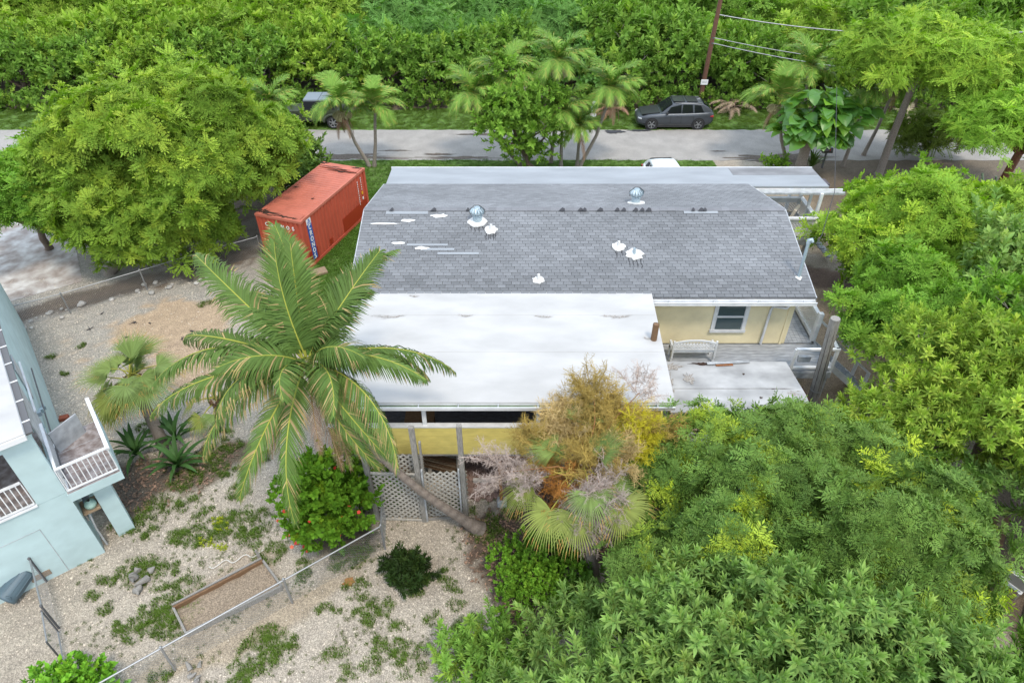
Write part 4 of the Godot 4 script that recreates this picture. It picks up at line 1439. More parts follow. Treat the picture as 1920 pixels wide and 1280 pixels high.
func shed() -> void:
	var s := thing("shed", "low flat-roofed white shed with rotting roof edge below the deck", "shed", Vector3(7.5, 0, -17.0))
	var b := MB.new()
	var k := [Vector3(5.3, 2.5, -18.02), Vector3(9.55, 2.5, -18.02), Vector3(9.72, 2.44, -16.4), Vector3(9.72, 2.38, -15.75), Vector3(5.12, 2.38, -15.66)]
	var outline := []
	b.face(k, Vector3.UP)
	var low := []
	for p in k:
		low.append(p + Vector3(0, -0.09, 0))
	b.face(low, Vector3.DOWN)
	for j in 5:
		var mid: Vector3 = (k[j] + k[(j + 1) % 5]) * 0.5 - Vector3(7.5, 2.4, -17)
		b.quad(k[j], k[(j + 1) % 5], low[(j + 1) % 5], low[j], Vector3(mid.x, 0, mid.z))
	var roof := pm("roof", b, M.stained_roof, s)
	pbox("seam", M.stained_roof, roof, Vector3(7.4, 2.45, -16.75), Vector3(4.4, 0.012, 0.07), Basis(Vector3.RIGHT, 0.05))
	rng.seed = 44
	for p in [[5.45, -17.75, 0.3, 0.14], [6.6, -17.9, 0.35, 0.06], [8.9, -16.72, 0.5, 0.035], [7.1, -16.74, 0.6, 0.02], [9.4, -16.5, 0.2, 0.1], [5.3, -17.0, 0.1, 0.4], [7.9, -17.4, 0.04, 0.04], [8.2, -16.3, 0.05, 0.04], [6.0, -17.2, 0.16, 0.2]]:
		b = MB.new()
		b.prism(blob(0, 0, p[2], p[3], 0.0, 0.7, 26, p[0]), 0.004, Transform3D(Basis(Vector3.RIGHT, -PI / 2 + 0.05), Vector3(p[0], 2.387 + (-15.7 - p[1]) * 0.05 + 0.012, p[1])))
		pm("rot_stain", b, M.rusted if p[3] < 0.1 else M.stain, roof)
	pbox("exposed_board", M.plywood, roof, Vector3(7.35, 2.515, -17.86), Vector3(0.6, 0.02, 0.14), Basis(Vector3.UP, 0.06))
	pbox("lifted_flashing", M.grey_white, roof, Vector3(7.5, 2.55, -17.93), Vector3(1.5, 0.015, 0.12), Basis(Vector3.UP, 0.07))
	# lower lean-to roof and the timbers between
	b = MB.new()
	b.bar(Vector3(7.0, 2.05, -15.2), Vector3(7.0, 1.85, -12.7), 3.6, 0.07)
	pm("lean_to_roof", b, M.white_roof, s)
	for j in 4:
		pbox("beam", [M.brown_wood, M.pale_wood, M.brown_wood, M.pale_wood][j], s, Vector3(6.5 + 0.12 * j, 2.27 - 0.05 * j, -15.55 + j * 0.13), Vector3(3.0 - 0.2 * j, 0.07, 0.1), Basis(Vector3.UP, 0.015 * (j - 1)))
	for p in [[5.35, -17.85], [9.4, -17.85], [9.5, -15.9], [5.3, -15.85], [8.6, -12.9], [5.4, -12.9]]:
		pbox("post", M.grey_wood, s, Vector3(p[0], 1.1 if p[1] < -14 else 0.9, p[1]), Vector3(0.14, 2.3 if p[1] < -14 else 1.8, 0.14))
	pbox("back_wall", M.grey_wood, s, Vector3(7.4, 1.2, -17.95), Vector3(4.1, 2.3, 0.05))
	pbox("side_wall", M.grey_wood, s, Vector3(5.28, 1.2, -16.9), Vector3(0.05, 2.3, 2.0))
	# splintered boards at the right-hand edge
	for j in 7:
		var p := Vector3(9.75 + 0.07 * j, 2.35 - 0.12 * j, -16.9 + 0.16 * j)
		pbar("broken_board", M.grey_wood if j % 2 else M.rusted, s, p, p + Vector3(0.25 + 0.05 * j, -0.25, 0.75), 0.07, 0.03)
	# the old wooden pole beside it
	var t := thing("old_post", "weathered thick round wooden post standing beside the deck rail", "post", Vector3(10.72, 0, -17.45))
	b = MB.new()
	b.tube([Vector3(0, -0.2, 0), Vector3(-0.08, 1.2, 0), Vector3(-0.2, 3.0, -0.02), Vector3(-0.33, 4.72, -0.03), Vector3(-0.335, 4.8, -0.03)], [0.19, 0.185, 0.17, 0.165, 0.15], 14)
	part("shaft", b.mesh(), M.grey_wood, t)
	for a in [0.4, 1.5, 2.4, 3.5, 4.6, 5.6]:
		b = MB.new()
		var d := Vector3(cos(a), 0, sin(a))
		b.tube([Vector3(-0.1, 1.4, 0) + d * 0.178, Vector3(-0.2, 3.0, -0.02) + d * 0.168, Vector3(-0.31, 4.4, -0.03) + d * 0.163], [0.006, 0.012, 0.006], 4)
		part("crack", b.mesh(), M.rusted, t)
	b = MB.new()
	b.lathe([Vector2(0.205, -0.03), Vector2(0.21, 0), Vector2(0.205, 0.03)], 14, Vector3(-0.11, 1.75, 0))
	part("wire_band", b.mesh(), M.wire, t)
	pbox("meter_box", M.grey_white, h_node(), Vector3(10.15, 2.62, -18.05), Vector3(0.42, 0.24, 0.12))


func h_node() -> Node:
	return get_node("house")


# ---------- the pale blue house ----------
func railing(parent: Node, a: Vector3, b: Vector3, height: float, gap: float) -> void:
	var up := Vector3.UP
	pbar("rail", M.white, parent, a + up * height, b + up * height, 0.07, 0.05)
	pbar("rail", M.white, parent, a + up * 0.08, b + up * 0.08, 0.05, 0.04)
	var n := int(a.distance_to(b) / gap)
	for k in n + 1:
		var p := a.lerp(b, float(k) / n)
		pbar("baluster", M.white, parent, p + up * 0.08, p + up * height, 0.025, 0.025)


func blue_house() -> void:
	var h := thing("blue_house", "pale blue two-storey house with white railed balcony at the left edge", "house", Vector3(-12.35, 0, -12.07), deg_to_rad(37.7))
	own_axes = true
	pbox("front_wall", M.blue_wall, h, Vector3(-4, 1.42, -0.1), Vector3(8, 2.84, 0.2))
	pbox("front_wall", M.blue_wall, h, Vector3(-0.36, 4.08, -0.1), Vector3(0.72, 2.46, 0.2))
	pbox("front_wall", M.blue_wall, h, Vector3(-4.36, 5.1, -0.1), Vector3(7.28, 0.42, 0.198))
	pbox("side_wall", M.blue_wall, h, Vector3(-0.1, 1.42, -7.1), Vector3(0.2, 2.84, 13.8))
	pbox("side_wall", M.blue_wall, h, Vector3(-0.1, 4.08, -8.6), Vector3(0.196, 2.46, 10.9))
	pbox("porch_back_wall", M.blue_wall, h, Vector3(-4.2, 4.08, -3.1), Vector3(7.8, 2.46, 0.15))
	pbox("side_header", M.blue_wall, h, Vector3(-0.1, 5.1, -1.7), Vector3(0.19, 0.42, 2.95))
	pbox("porch_floor", M.balcony_floor, h, Vector3(-4.1, 2.85, -1.6), Vector3(7.7, 0.1, 2.85))
	pbox("back_wall", M.blue_wall, h, Vector3(-4.1, 2.65, -14.05), Vector3(8.2, 5.3, 0.2))
	pbox("wall_joint", M.grey_white, h, Vector3(-1.0, 1.0, 0.003), Vector3(0.015, 2.0, 0.012))
	pbox("wall_joint", M.grey_white, h, Vector3(-2.5, 2.0, 0.003), Vector3(3.0, 0.015, 0.012))
	var vent := pbox("flood_vent", M.pale_wood, h, Vector3(-1.62, 0.32, 0.012), Vector3(0.5, 0.2, 0.03))
	for k in 4:
		pbox("louvre", M.grey_wood, vent, Vector3(0, -0.075 + k * 0.05, 0.018), Vector3(0.46, 0.012, 0.012))
	# roof
	var roof := pbox("roof", M.white_roof, h, Vector3(-4.2, 5.4, -6.9), Vector3(8.3, 0.14, 14.4))
	pbox("roof_edge", M.white, roof, Vector3(4.13, -0.04, 0), Vector3(0.05, 0.14, 14.45))
	pbox("roof_edge", M.white, roof, Vector3(0, -0.04, 7.22), Vector3(8.3, 0.15, 0.05))
	pbox("gutter", M.dark_steel, roof, Vector3(4.24, -0.06, 0), Vector3(0.16, 0.06, 14.2))
	for k in 8:
		pbox("gutter_strap", M.white, roof, Vector3(4.24, -0.02, 6.6 - k * 0.95), Vector3(0.19, 0.02, 0.04))
	# balcony
	var bal := pbox("balcony", M.blue_wall, h, Vector3(0.69, 2.72, -1.15), Vector3(1.4, 0.3, 2.6))
	pbox("balcony_floor", M.balcony_floor, bal, Vector3(0, 0.156, 0), Vector3(1.36, 0.012, 2.56))
	for k in 5:
		pbox("floor_joint", M.grey_white, bal, Vector3(0, 0.164, -1.0 + k * 0.5), Vector3(1.34, 0.004, 0.012))
	railing(bal, Vector3(-0.65, 0.16, 1.24), Vector3(0.66, 0.16, 1.24), 0.95, 0.125)
	pbox("parapet", M.blue_wall, bal, Vector3(0.67, 0.58, -0.05), Vector3(0.06, 0.86, 2.5))
	pbox("parapet_cap", M.white, bal, Vector3(0.67, 1.04, -0.05), Vector3(0.1, 0.06, 2.55))
	pbox("screen_panel", M.grey_white, bal, Vector3(-0.15, 0.55, -0.75), Vector3(0.9, 0.8, 0.04), Basis(Vector3.UP, 0.5))
	# stair rail running up the side wall
	railing(bal, Vector3(-0.62, 0.16, -0.9), Vector3(-0.62, 0.16, 1.2), 0.95, 0.2)
	pbar("stair_rail", M.white, h, Vector3(0.06, 3.9, -2.6), Vector3(0.06, 3.9, -5.4), 0.05, 0.05)
	pbar("hand_rail", M.dark_steel, h, Vector3(0.1, 3.1, -0.3), Vector3(0.1, 2.5, -7.0), 0.04, 0.04)
	pbox("shutter_panel", M.grey_white, h, Vector3(0.02, 4.1, -1.9), Vector3(0.03, 1.5, 1.9))
	pbox("shutter_panel", M.grey_white, h, Vector3(0.025, 4.0, -4.4), Vector3(0.03, 1.2, 0.9))
	for k in 3:
		pbox("wall_lamp", M.zinc, h, Vector3(0.07, 3.5 - k * 0.5, -3.0 - k * 0.8), Vector3(0.12, 0.14, 0.1))
	# pillar under the balcony and the inner wall
	pbox("pillar", M.blue_wall, h, Vector3(0.72, 1.285, -0.55), Vector3(0.48, 2.57, 0.42))
	pbox("stub_wall", M.blue_wall, h, Vector3(0.25, 1.285, -2.3), Vector3(0.5, 2.57, 0.14))
	# railed upper porch
	var pr := pbox("porch_rail", M.white, h, Vector3(-4.36, 2.87, 0.0), Vector3(7.28, 0.05, 0.12))
	railing(pr, Vector3(-3.6, 0.0, 0), Vector3(3.6, 0.0, 0), 0.95, 0.13)
	own_axes = false
	var t := thing("pool_pump", "pale green pump and grey motor on a shelf beside the blue pillar", "pump", Vector3(-12.35, 0, -12.07) + Basis(Vector3.UP, deg_to_rad(37.7)) * Vector3(0.24, 1.55, -0.55), deg_to_rad(37.7))
	own_axes = true
	pbox("shelf", M.pale_wood, t, Vector3(0, -0.03, 0), Vector3(0.46, 0.05, 0.6))
	pbox("shelf_bracket", M.grey_wood, t, Vector3(-0.2, -0.2, 0), Vector3(0.05, 0.3, 0.5))
	var b := MB.new()
	b.lathe([Vector2(0.001, 0), Vector2(0.15, 0.01), Vector2(0.17, 0.12), Vector2(0.13, 0.22), Vector2(0.001, 0.27)], 14, Vector3(0.03, 0, 0.1))
	part("tank", b.mesh(), M.pump, t)
	b = MB.new()
	b.tube([Vector3(-0.02, 0.13, -0.02), Vector3(-0.04, 0.13, -0.26)], [0.1, 0.095], 12)
	part("motor", b.mesh(), M.motor, t)
	b = MB.new()
	b.lathe([Vector2(0.04, 0.26), Vector2(0.04, 0.29), Vector2(0.001, 0.295)], 10, Vector3(0.03, 0, 0.1))
	part("cap", b.mesh(), M.dark, t)
	b = MB.new()
	b.tube([Vector3(-0.1, -0.1, 0.2), Vector3(-0.14, -0.7, 0.3), Vector3(-0.12, -1.5, 0.33)], [0.03], 7)
	part("pipe", b.mesh(), M.grey_white, t)
	own_axes = false


# ---------- shipping container ----------
func text(called: String, words: String, size: float, m: Material, parent: Node, xf: Transform3D) -> void:
	var tm := TextMesh.new()
	var f := SystemFont.new()
	f.font_names = PackedStringArray(["Droid Sans"])
	f.font_weight = 700
	tm.font = f
	tm.text = words
	tm.font_size = 64
	tm.pixel_size = size / 64.0
	tm.depth = 0.01
	part(called, tm, m, parent, xf)


func corrugated(a: Vector3, along: Vector3, up: Vector3, out: Vector3, length: float, height: float, pitch: float, depth: float) -> MB:
	var b := MB.new()
	var n := int(length / pitch)
	var pts := []
	for k in n:
		var s := length * k / n
		for q in [[0.0, 0.0], [0.3, 0.0], [0.42, -depth], [0.78, -depth], [0.9, 0.0]]:
			pts.append([s + q[0] * length / n, q[1]])
	pts.append([length, 0.0])
	for k in pts.size() - 1:
		var p: Vector3 = a + along * pts[k][0] + out * pts[k][1]
		var q: Vector3 = a + along * pts[k + 1][0] + out * pts[k + 1][1]
		b.quad(p, q, q + up * height, p + up * height, out)
	return b


func container() -> void:
	# near right-hand bottom corner is the origin; -X is across, -Z runs to the far end
	var t := thing("shipping_container", "rusty red corrugated shipping container standing on the lawn left of the house", "container", Vector3(-9.7, 0, -27.7), deg_to_rad(-19.0) * -1.0)
	t.rotation.y = deg_to_rad(-19.0)
	own_axes = true
	var W := 2.44
	var L := 6.06
	var H := 2.59
	var up := Vector3.UP
	part("side_panel", corrugated(Vector3(-0.03, 0.16, -0.1), Vector3(0, 0, -1), up, Vector3.RIGHT, L - 0.2, H - 0.28, 0.28, 0.036).mesh(), M.container, t)
	part("side_panel", corrugated(Vector3(-W + 0.03, 0.16, -0.1), Vector3(0, 0, -1), up, Vector3.LEFT, L - 0.2, H - 0.28, 0.28, 0.036).mesh(), M.container, t)
	part("end_panel", corrugated(Vector3(-W + 0.1, 0.16, -0.04), Vector3.RIGHT, up, Vector3(0, 0, 1), W - 0.2, H - 0.28, 0.24, 0.04).mesh(), M.container, t)
	part("end_panel", corrugated(Vector3(-W + 0.1, 0.16, -L + 0.04), Vector3.RIGHT, up, Vector3(0, 0, -1), W - 0.2, H - 0.28, 0.24, 0.04).mesh(), M.container, t)
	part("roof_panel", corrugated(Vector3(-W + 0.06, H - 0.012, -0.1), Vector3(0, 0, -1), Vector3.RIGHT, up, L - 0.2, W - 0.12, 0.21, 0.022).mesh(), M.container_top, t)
	pbox("floor", M.rusted, t, Vector3(-W / 2, 0.15, -L / 2), Vector3(W - 0.1, 0.06, L - 0.1))
	for x in [-0.055, -W + 0.055]:
		pbox("bottom_rail", M.container, t, Vector3(x, 0.09, -L / 2), Vector3(0.1, 0.16, L))
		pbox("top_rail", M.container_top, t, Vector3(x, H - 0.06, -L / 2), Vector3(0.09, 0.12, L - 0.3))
		for z in [-0.08, -L + 0.08]:
			pbox("corner_post", M.container, t, Vector3(x, H / 2, z), Vector3(0.115, H - 0.02, 0.165))
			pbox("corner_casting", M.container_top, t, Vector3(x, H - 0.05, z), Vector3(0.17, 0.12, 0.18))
			pbox("corner_casting", M.container, t, Vector3(x, 0.06, z), Vector3(0.17, 0.12, 0.18))
	for z in [-0.06, -L + 0.06]:
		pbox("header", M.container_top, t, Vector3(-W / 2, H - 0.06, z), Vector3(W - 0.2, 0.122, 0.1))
		pbox("sill", M.container, t, Vector3(-W / 2, 0.09, z), Vector3(W - 0.2, 0.16, 0.1))
	for z in [-0.35, -L + 0.35]:
		pbox("roof_plate", M.container_top, t, Vector3(-W / 2, H + 0.002, z), Vector3(W - 0.3, 0.014, 0.5))
	for x in [-0.3, -W + 0.3]:
		pbox("skid", M.grey_wood, t, Vector3(x, 0.01, -L / 2), Vector3(0.2, 0.02, L))
	# painted panel with white letters, fresh paint, rust
	pbox("sign_panel", M.sign_blue, t, Vector3(-0.018, 1.22, -0.62), Vector3(0.012, 1.86, 0.36))
	pbox("sign_badge", M.letter, t, Vector3(-0.018, 2.3, -0.62), Vector3(0.012, 0.28, 0.36))
	b_badge(t)
	var side := Basis(Vector3.UP, PI / 2)
	var word := "CRONOS"
	for k in 6:
		text("letter", word[k], 0.34, M.letter, t, Transform3D(side, Vector3(-0.008, 2.0 - k * 0.312, -0.62)))
	for k in 6:
		text("letter", word[k], 0.26, M.letter, t, Transform3D(Basis(), Vector3(-1.95 + k * 0.29, 2.12, -0.032)))
	for k in 11:
		pbox("marking", M.letter, t, Vector3(-0.02, 2.16 - k * 0.125, -L + 0.85), Vector3(0.008, 0.075, 0.045))
		if k < 6:
			pbox("marking", M.letter, t, Vector3(-0.02, 2.25 - k * 0.125, -L + 0.5), Vector3(0.008, 0.07, 0.04))
	pbox("warning_label", M.amber, t, Vector3(-0.02, 1.42, -L + 0.5), Vector3(0.01, 0.17, 0.15))
	pbox("warning_label", M.letter, t, Vector3(-0.02, 1.12, -L + 0.5), Vector3(0.01, 0.14, 0.1))
	for p in [[-L + 1.4, 0.58, 2.6, 0.78], [-0.55, 0.5, 0.75, 0.62], [-2.1, 0.42, 0.3, 0.3], [-0.3, 0.3, 0.4, 0.25]]:
		pbox("fresh_paint", M.fresh_red, t, Vector3(-0.022, p[1], p[0]), Vector3(0.008, p[3], p[2]))
	var b := MB.new()
	for p in [[-1.9, -0.28, 0.55, 0.1], [-2.25, -0.4, 0.3, 0.1], [-1.05, -0.2, 0.3, 0.07], [-0.5, -0.18, 0.2, 0.05], [-1.2, -L + 0.55, 0.6, 0.05], [-1.05, -L + 0.75, 0.62, 0.06], [-2.3, -L + 0.15, 0.2, 0.1], [-0.4, -L + 0.15, 0.25, 0.07], [-0.7, -2.2, 0.07, 0.05], [-2.2, -3.0, 0.12, 0.04], [-1.6, -0.12, 0.5, 0.04], [-1.7, -L + 0.42, 0.5, 0.04]]:
		b = MB.new()
		b.prism(blob(0, 0, p[2], p[3], 0.06, 0.8, 24, p[0] * 5.0), 0.006, Transform3D(Basis(Vector3.RIGHT, -PI / 2), Vector3(p[0], H + 0.008, p[1])))
		part("rust_patch", b.mesh(), M.rusted, t)
	own_axes = false


func b_badge(t: Node) -> void:
	# small emblem above the letters: a globe ring and two waves
	var b := MB.new()
	b.tube([Vector3(-0.01, 2.38, -0.62), Vector3(-0.006, 2.38, -0.62)], [0.05, 0.05], 14)
	for k in 3:
		b.bar(Vector3(-0.008, 2.2 + k * 0.045, -0.5), Vector3(-0.008, 2.23 + k * 0.04, -0.74), 0.006, 0.018)
	part("emblem", b.mesh(), M.sign_blue, t)


# ---------- fences ----------
func chain_link(parent: Node, m: Material, a: Vector3, b: Vector3, height: float, gap: float, r: float) -> void:
	var mb := MB.new()
	var len := a.distance_to(b)
	var d := (b - a) / len
	for s in [1.0, -1.0]:
		var k := -height
		while k < len:
			var t0 := maxf(0.0, -k)
			var t1 := minf(height, len - k)
			var x0 := k + t0
			var x1 := k + t1
			if s < 0:
				x0 = len - x0
				x1 = len - x1
			if t1 > t0 + 0.02:
				mb.tube([a + d * x0 + Vector3.UP * (t0 + 0.04), a + d * x1 + Vector3.UP * (t1 + 0.04)], [r], 3, false)
			k += gap
	part("wire_mesh", mb.mesh(), m, parent, placed(parent, Transform3D()))


func fence(label: String, posts: Array, height: float, post_m: Material, mesh_m: Material, gap: float, r: float, rail_r: float) -> Node3D:
	var t := thing("chain_link_fence", label, "fence", posts[0])
	for p in posts:
		var b := MB.new()
		b.tube([p - Vector3(0, 0.1, 0), p + Vector3(0, height, 0)], [0.032], 8)
		pm("post", b, post_m, t)
		b = MB.new()
		b.lathe([Vector2(0.04, 0.0), Vector2(0.042, 0.03), Vector2(0.02, 0.06), Vector2(0.001, 0.065)], 8, p + Vector3(0, height, 0))
		pm("post_cap", b, post_m, t)
	for k in posts.size() - 1:
		var b := MB.new()
		b.tube([posts[k] + Vector3(0, height - 0.03, 0), posts[k + 1] + Vector3(0, height - 0.03, 0)], [rail_r], 7)
		pm("top_rail", b, M.steel, t)
		chain_link(t, mesh_m, posts[k], posts[k + 1], height - 0.08, gap, r)
	return t


func fences() -> void:
	fence("galvanised chain-link fence crossing the gravel above the wooden sandbox", [Vector3(-4.0, 0, -13.4), Vector3(-3.86, 0, -12.17), Vector3(-6.25, 0, -10.41), Vector3(-8.85, 0, -8.5), Vector3(-11.4, 0, -6.6)], 1.2, M.steel, M.wire, 0.09, 0.0022, 0.026)
	fence("old chain-link fence between the sandy yard and the concrete driveway", [Vector3(-24.5, 0, -21.2), Vector3(-21.8, 0, -22.85), Vector3(-19.48, 0, -24.17), Vector3(-16.85, 0, -26.0), Vector3(-14.3, 0, -27.8), Vector3(-12.4, 0, -29.0)], 1.1, M.steel, M.old_wire, 0.1, 0.004, 0.022)
	fence("short chain-link fence and gate standing beside the fallen grey bin", [Vector3(-13.6, 0, -11.08), Vector3(-12.5, 0, -9.65)], 1.15, M.dark_steel, M.wire, 0.09, 0.0022, 0.024)
	var t := thing("yard_gate", "narrow chain-link gate with dark posts in front of the blue house", "gate", Vector3(-12.35, 0, -9.42))
	var g := [Vector3(-12.4, 0.08, -9.5), Vector3(-11.82, 0.08, -8.66)]
	for y in [0.06, 1.08]:
		var b := MB.new()
		b.tube([g[0] + Vector3(0, y, 0), g[1] + Vector3(0, y, 0)], [0.02], 7)
		pm("rail", b, M.steel, t)
	for p in g:
		var b := MB.new()
		b.tube([p, p + Vector3(0, 1.12, 0)], [0.024], 7)
		pm("stile", b, M.dark_steel, t)
	chain_link(t, M.wire, g[0], g[1], 1.0, 0.09, 0.0022)
	# loose stones along the old fence
	rng.seed = 31
	for k in 34:
		var f := rng.randf()
		var p := Vector3(-23.5, 0, -22.0).lerp(Vector3(-13.5, 0, -28.4), f) + Vector3(rng.randf_range(-0.3, 0.3), 0, rng.randf_range(-0.25, 0.45) + (0.75 if k % 2 else -0.1))
		var s := rng.randf_range(0.06, 0.18)
		var b := MB.new()
		var rows := []
		for j in 5:
			var ring := []
			for i in 7:
				var a := TAU * i / 7
				var rr := sin(PI * (j + 0.15) / 4.3) * rng.randf_range(0.8, 1.15)
				ring.append(Vector3(cos(a) * rr, -cos(PI * (j + 0.15) / 4.3) * 0.62 + 0.4, sin(a) * rr) * s)
			rows.append(ring)
		b.col = Color(0.45, 0.43, 0.40) * rng.randf_range(0.7, 1.15)
		b.col.a = 1.0
		b.grid(rows, true)
		var o := part(numbered("rock"), b.mesh(), M.stone, self, Transform3D(Basis(Vector3.UP, rng.randf() * TAU), p))
		tag(o, "grey limestone rock lying along the foot of the old fence", "rock", "limestone rocks along the old fence")
	# lattice screen below the porch
	t = thing("lattice_screen", "weathered wooden lattice screen with three tall grey posts below the porch", "screen", Vector3(-2.8, 0, -13.4))
	var posts := [Vector3(-4.28, 0, -13.28), Vector3(-2.78, 0, -13.22), Vector3(-1.47, 0, -13.32)]
	for k in 3:
		pbox("post", M.grey_wood, t, posts[k] + Vector3(0, [1.95, 2.12, 2.1][k], 0), Vector3(0.15, [3.9, 4.25, 4.2][k], 0.13), Basis(Vector3(0, 0, 1), [0.02, 0.012, 0.01][k]))
	pbox("post_brace", M.grey_white, t, Vector3(-2.66, 1.25, -13.2), Vector3(0.05, 2.4, 0.12))
	pbox("post_brace", M.grey_white, t, Vector3(-1.58, 1.2, -13.27), Vector3(0.05, 2.4, 0.1))
	pbox("post_brace", M.grey_wood, t, Vector3(-2.64, 2.9, -13.3), Vector3(0.06, 1.3, 0.1))
	lattice(t, M.lattice, Vector3(-4.18, 0.08, -13.3), Vector3(1, 0, 0.02), 1.42, 2.15, 0.2, 0.062, Vector3(0, 0, 1))
	var d: Vector3 = (posts[2] - posts[1]).normalized()
	lattice(t, M.lattice, posts[1] + Vector3(0.06, 0.08, -0.1), d, 1.36, 2.1, 0.2, 0.062, d.cross(Vector3.UP) * -1.0)
	for y in [0.06, 2.25]:
		pbar("rail", M.lattice, t, Vector3(-4.2, y, -13.26), Vector3(-2.8, y, -13.2), 0.05, 0.06)
	pbar("rail", M.grey_wood, t, posts[1] + Vector3(0.06, 0.06, 0), posts[2] + Vector3(0, 0.06, 0), 0.06, 0.07)
	lattice(t, M.lattice, Vector3(-3.6, 1.95, -13.55), Vector3(1, 0, 0), 0.95, 0.8, 0.2, 0.062, Vector3(0, 0, 1))


func yard_things() -> void:
	# sandbox
	var t := thing("sandbox", "long grey wooden sandbox frame filled with dry soil behind the chain-link fence", "sandbox", Vector3(-8.1, 0, -10.5))
	var k := [Vector3(-9.5, 0, -10.17), Vector3(-7.41, 0, -11.67), Vector3(-6.63, 0, -10.83), Vector3(-8.86, 0, -9.42)]
	for j in 4:
		var a: Vector3 = k[j] + Vector3(0, 0.09, 0)
		var b: Vector3 = k[(j + 1) % 4] + Vector3(0, 0.09, 0)
		pbar("board", M.grey_wood if j != 0 else M.brown_wood, t, a, b, 0.06, 0.24)
		if j == 0:
			pbar("board", M.grey_wood, t, a + Vector3(-0.05, 0.05, -0.06), b + Vector3(-0.05, 0.05, -0.06), 0.05, 0.18)
	pbar("stake", M.grey_wood, t, Vector3(-7.5, -0.1, -11.75), Vector3(-7.62, 0.42, -11.85), 0.07, 0.05)
	var b2 := MB.new()
	var rows := []
	for i in 15:
		var row := []
		for j in 7:
			var f := i / 14.0
			var g := j / 6.0
			var p: Vector3 = k[0].lerp(k[1], f).lerp(k[3].lerp(k[2], f), g)
			row.append(p + Vector3(0, 0.07 + 0.07 * fine_noise.get_noise_2d(f * 9.0, g * 5.0), 0))
		rows.append(row)
	b2.grid(rows)
	pm("soil", b2, M.soil, t)
	# hose
	t = thing("white_rope", "white rope lying in a wavy line behind the sandbox", "rope", Vector3(-8.1, 0, -11.8))
	b2 = MB.new()
	var pts := []
	for i in 22:
		var f := i / 21.0
		pts.append(Vector3(-9.0 + 1.45 * f, 0.03, -11.55 - 0.5 * f + 0.09 * sin(f * 17.0)))
	b2.tube(pts, [0.02], 5)
	pm("strand", b2, M.rope, t)
	# driftwood
	for p in [[Vector3(-10.9, 0, -11.1), 1.0, "bleached grey driftwood stump lying on the gravel beyond the sandbox"], [Vector3(-8.3, 0, -8.35), 0.6, "small dark piece of driftwood below the chain-link fence"]]:
		t = thing("driftwood", p[2], "driftwood", p[0])
		rng.seed = int(p[1] * 10)
		b2 = MB.new()
		for j in 7:
			var q: Vector3 = Vector3(rng.randf_range(-0.25, 0.25), 0.08, rng.randf_range(-0.35, 0.35)) * p[1]
			var e: Vector3 = q + Vector3(rng.randf_range(-0.3, 0.3), rng.randf_range(0.0, 0.3), rng.randf_range(-0.35, 0.35)) * p[1]
			b2.tube([q, q.lerp(e, 0.5) + rand_dir() * 0.05, e], [0.12 * p[1], 0.08 * p[1], 0.02], 6)
		part("roots", b2.mesh(), M.grey_wood, t)
	# bin lying against the wall
	t = thing("trash_can", "dark blue-grey plastic trash can lying on its side against the blue wall", "trash can", Vector3(-14.15, 0.0, -10.6))
	var axis := Vector3(0.42, 0.35, -0.84).normalized()
	var x := axis.cross(Vector3.UP).normalized()
	var turn := Basis(x, axis, x.cross(axis))
	var at := Vector3(-0.12, 0.30, 0.25)
	b2 = MB.new()
	b2.lathe([Vector2(0.25, 0.03), Vector2(0.3, 0.0), Vector2(0.315, 0.06), Vector2(0.3, 0.1), Vector2(0.29, 0.25), Vector2(0.245, 0.83), Vector2(0.22, 0.87), Vector2(0.001, 0.87)], 20, at, turn)
	part("body", b2.mesh(), M.bin, t)
	for j in 10:
		var a := TAU * j / 10
		b2 = MB.new()
		b2.tube([at + turn * Vector3(cos(a) * 0.292, 0.2, sin(a) * 0.292), at + turn * Vector3(cos(a) * 0.25, 0.8, sin(a) * 0.25)], [0.014], 5)
		part("rib", b2.mesh(), M.bin, t)
	for a in [0.6, 2.2, 3.9]:
		b2 = MB.new()
		b2.tube([at + turn * Vector3(cos(a - 0.25) * 0.31, 0.1, sin(a - 0.25) * 0.31), at + turn * Vector3(cos(a) * 0.37, 0.14, sin(a) * 0.37), at + turn * Vector3(cos(a + 0.25) * 0.31, 0.1, sin(a + 0.25) * 0.31)], [0.022], 6)
		part("handle", b2.mesh(), M.bin, t)
	# brick, stone, clay piece
	var o := pbox(numbered("red_brick"), M.brick, self, Vector3(-16.45, 0.06, -17.7), Vector3(0.3, 0.13, 0.22), Basis(Vector3.UP, 0.4))
	tag(o, "loose red clay brick lying on the gravel near the blue balcony", "brick")
	o = pbox(numbered("stone_slab"), M.pale_wood, self, Vector3(-9.25, 0.05, -27.45), Vector3(0.75, 0.1, 0.55), Basis(Vector3.UP, 0.5))
	tag(o, "flat tan stone slab on the grass at the container's near corner", "slab")
	b2 = MB.new()
	b2.prism(blob(0, 0, 0.18, 0.12, 0.3, 0.4, 14, 3.0), 0.03, Transform3D(Basis(Vector3.RIGHT, -PI / 2 + 0.2), Vector3(-4.75, 0.03, -11.05)))
	o = part(numbered("palm_husk"), b2.mesh(), M.orange_wood, self)
	tag(o, "curled brown palm husk lying on gravel below the red-flowered bush", "husk")
	# sticks on the sandy patch
	rng.seed = 8
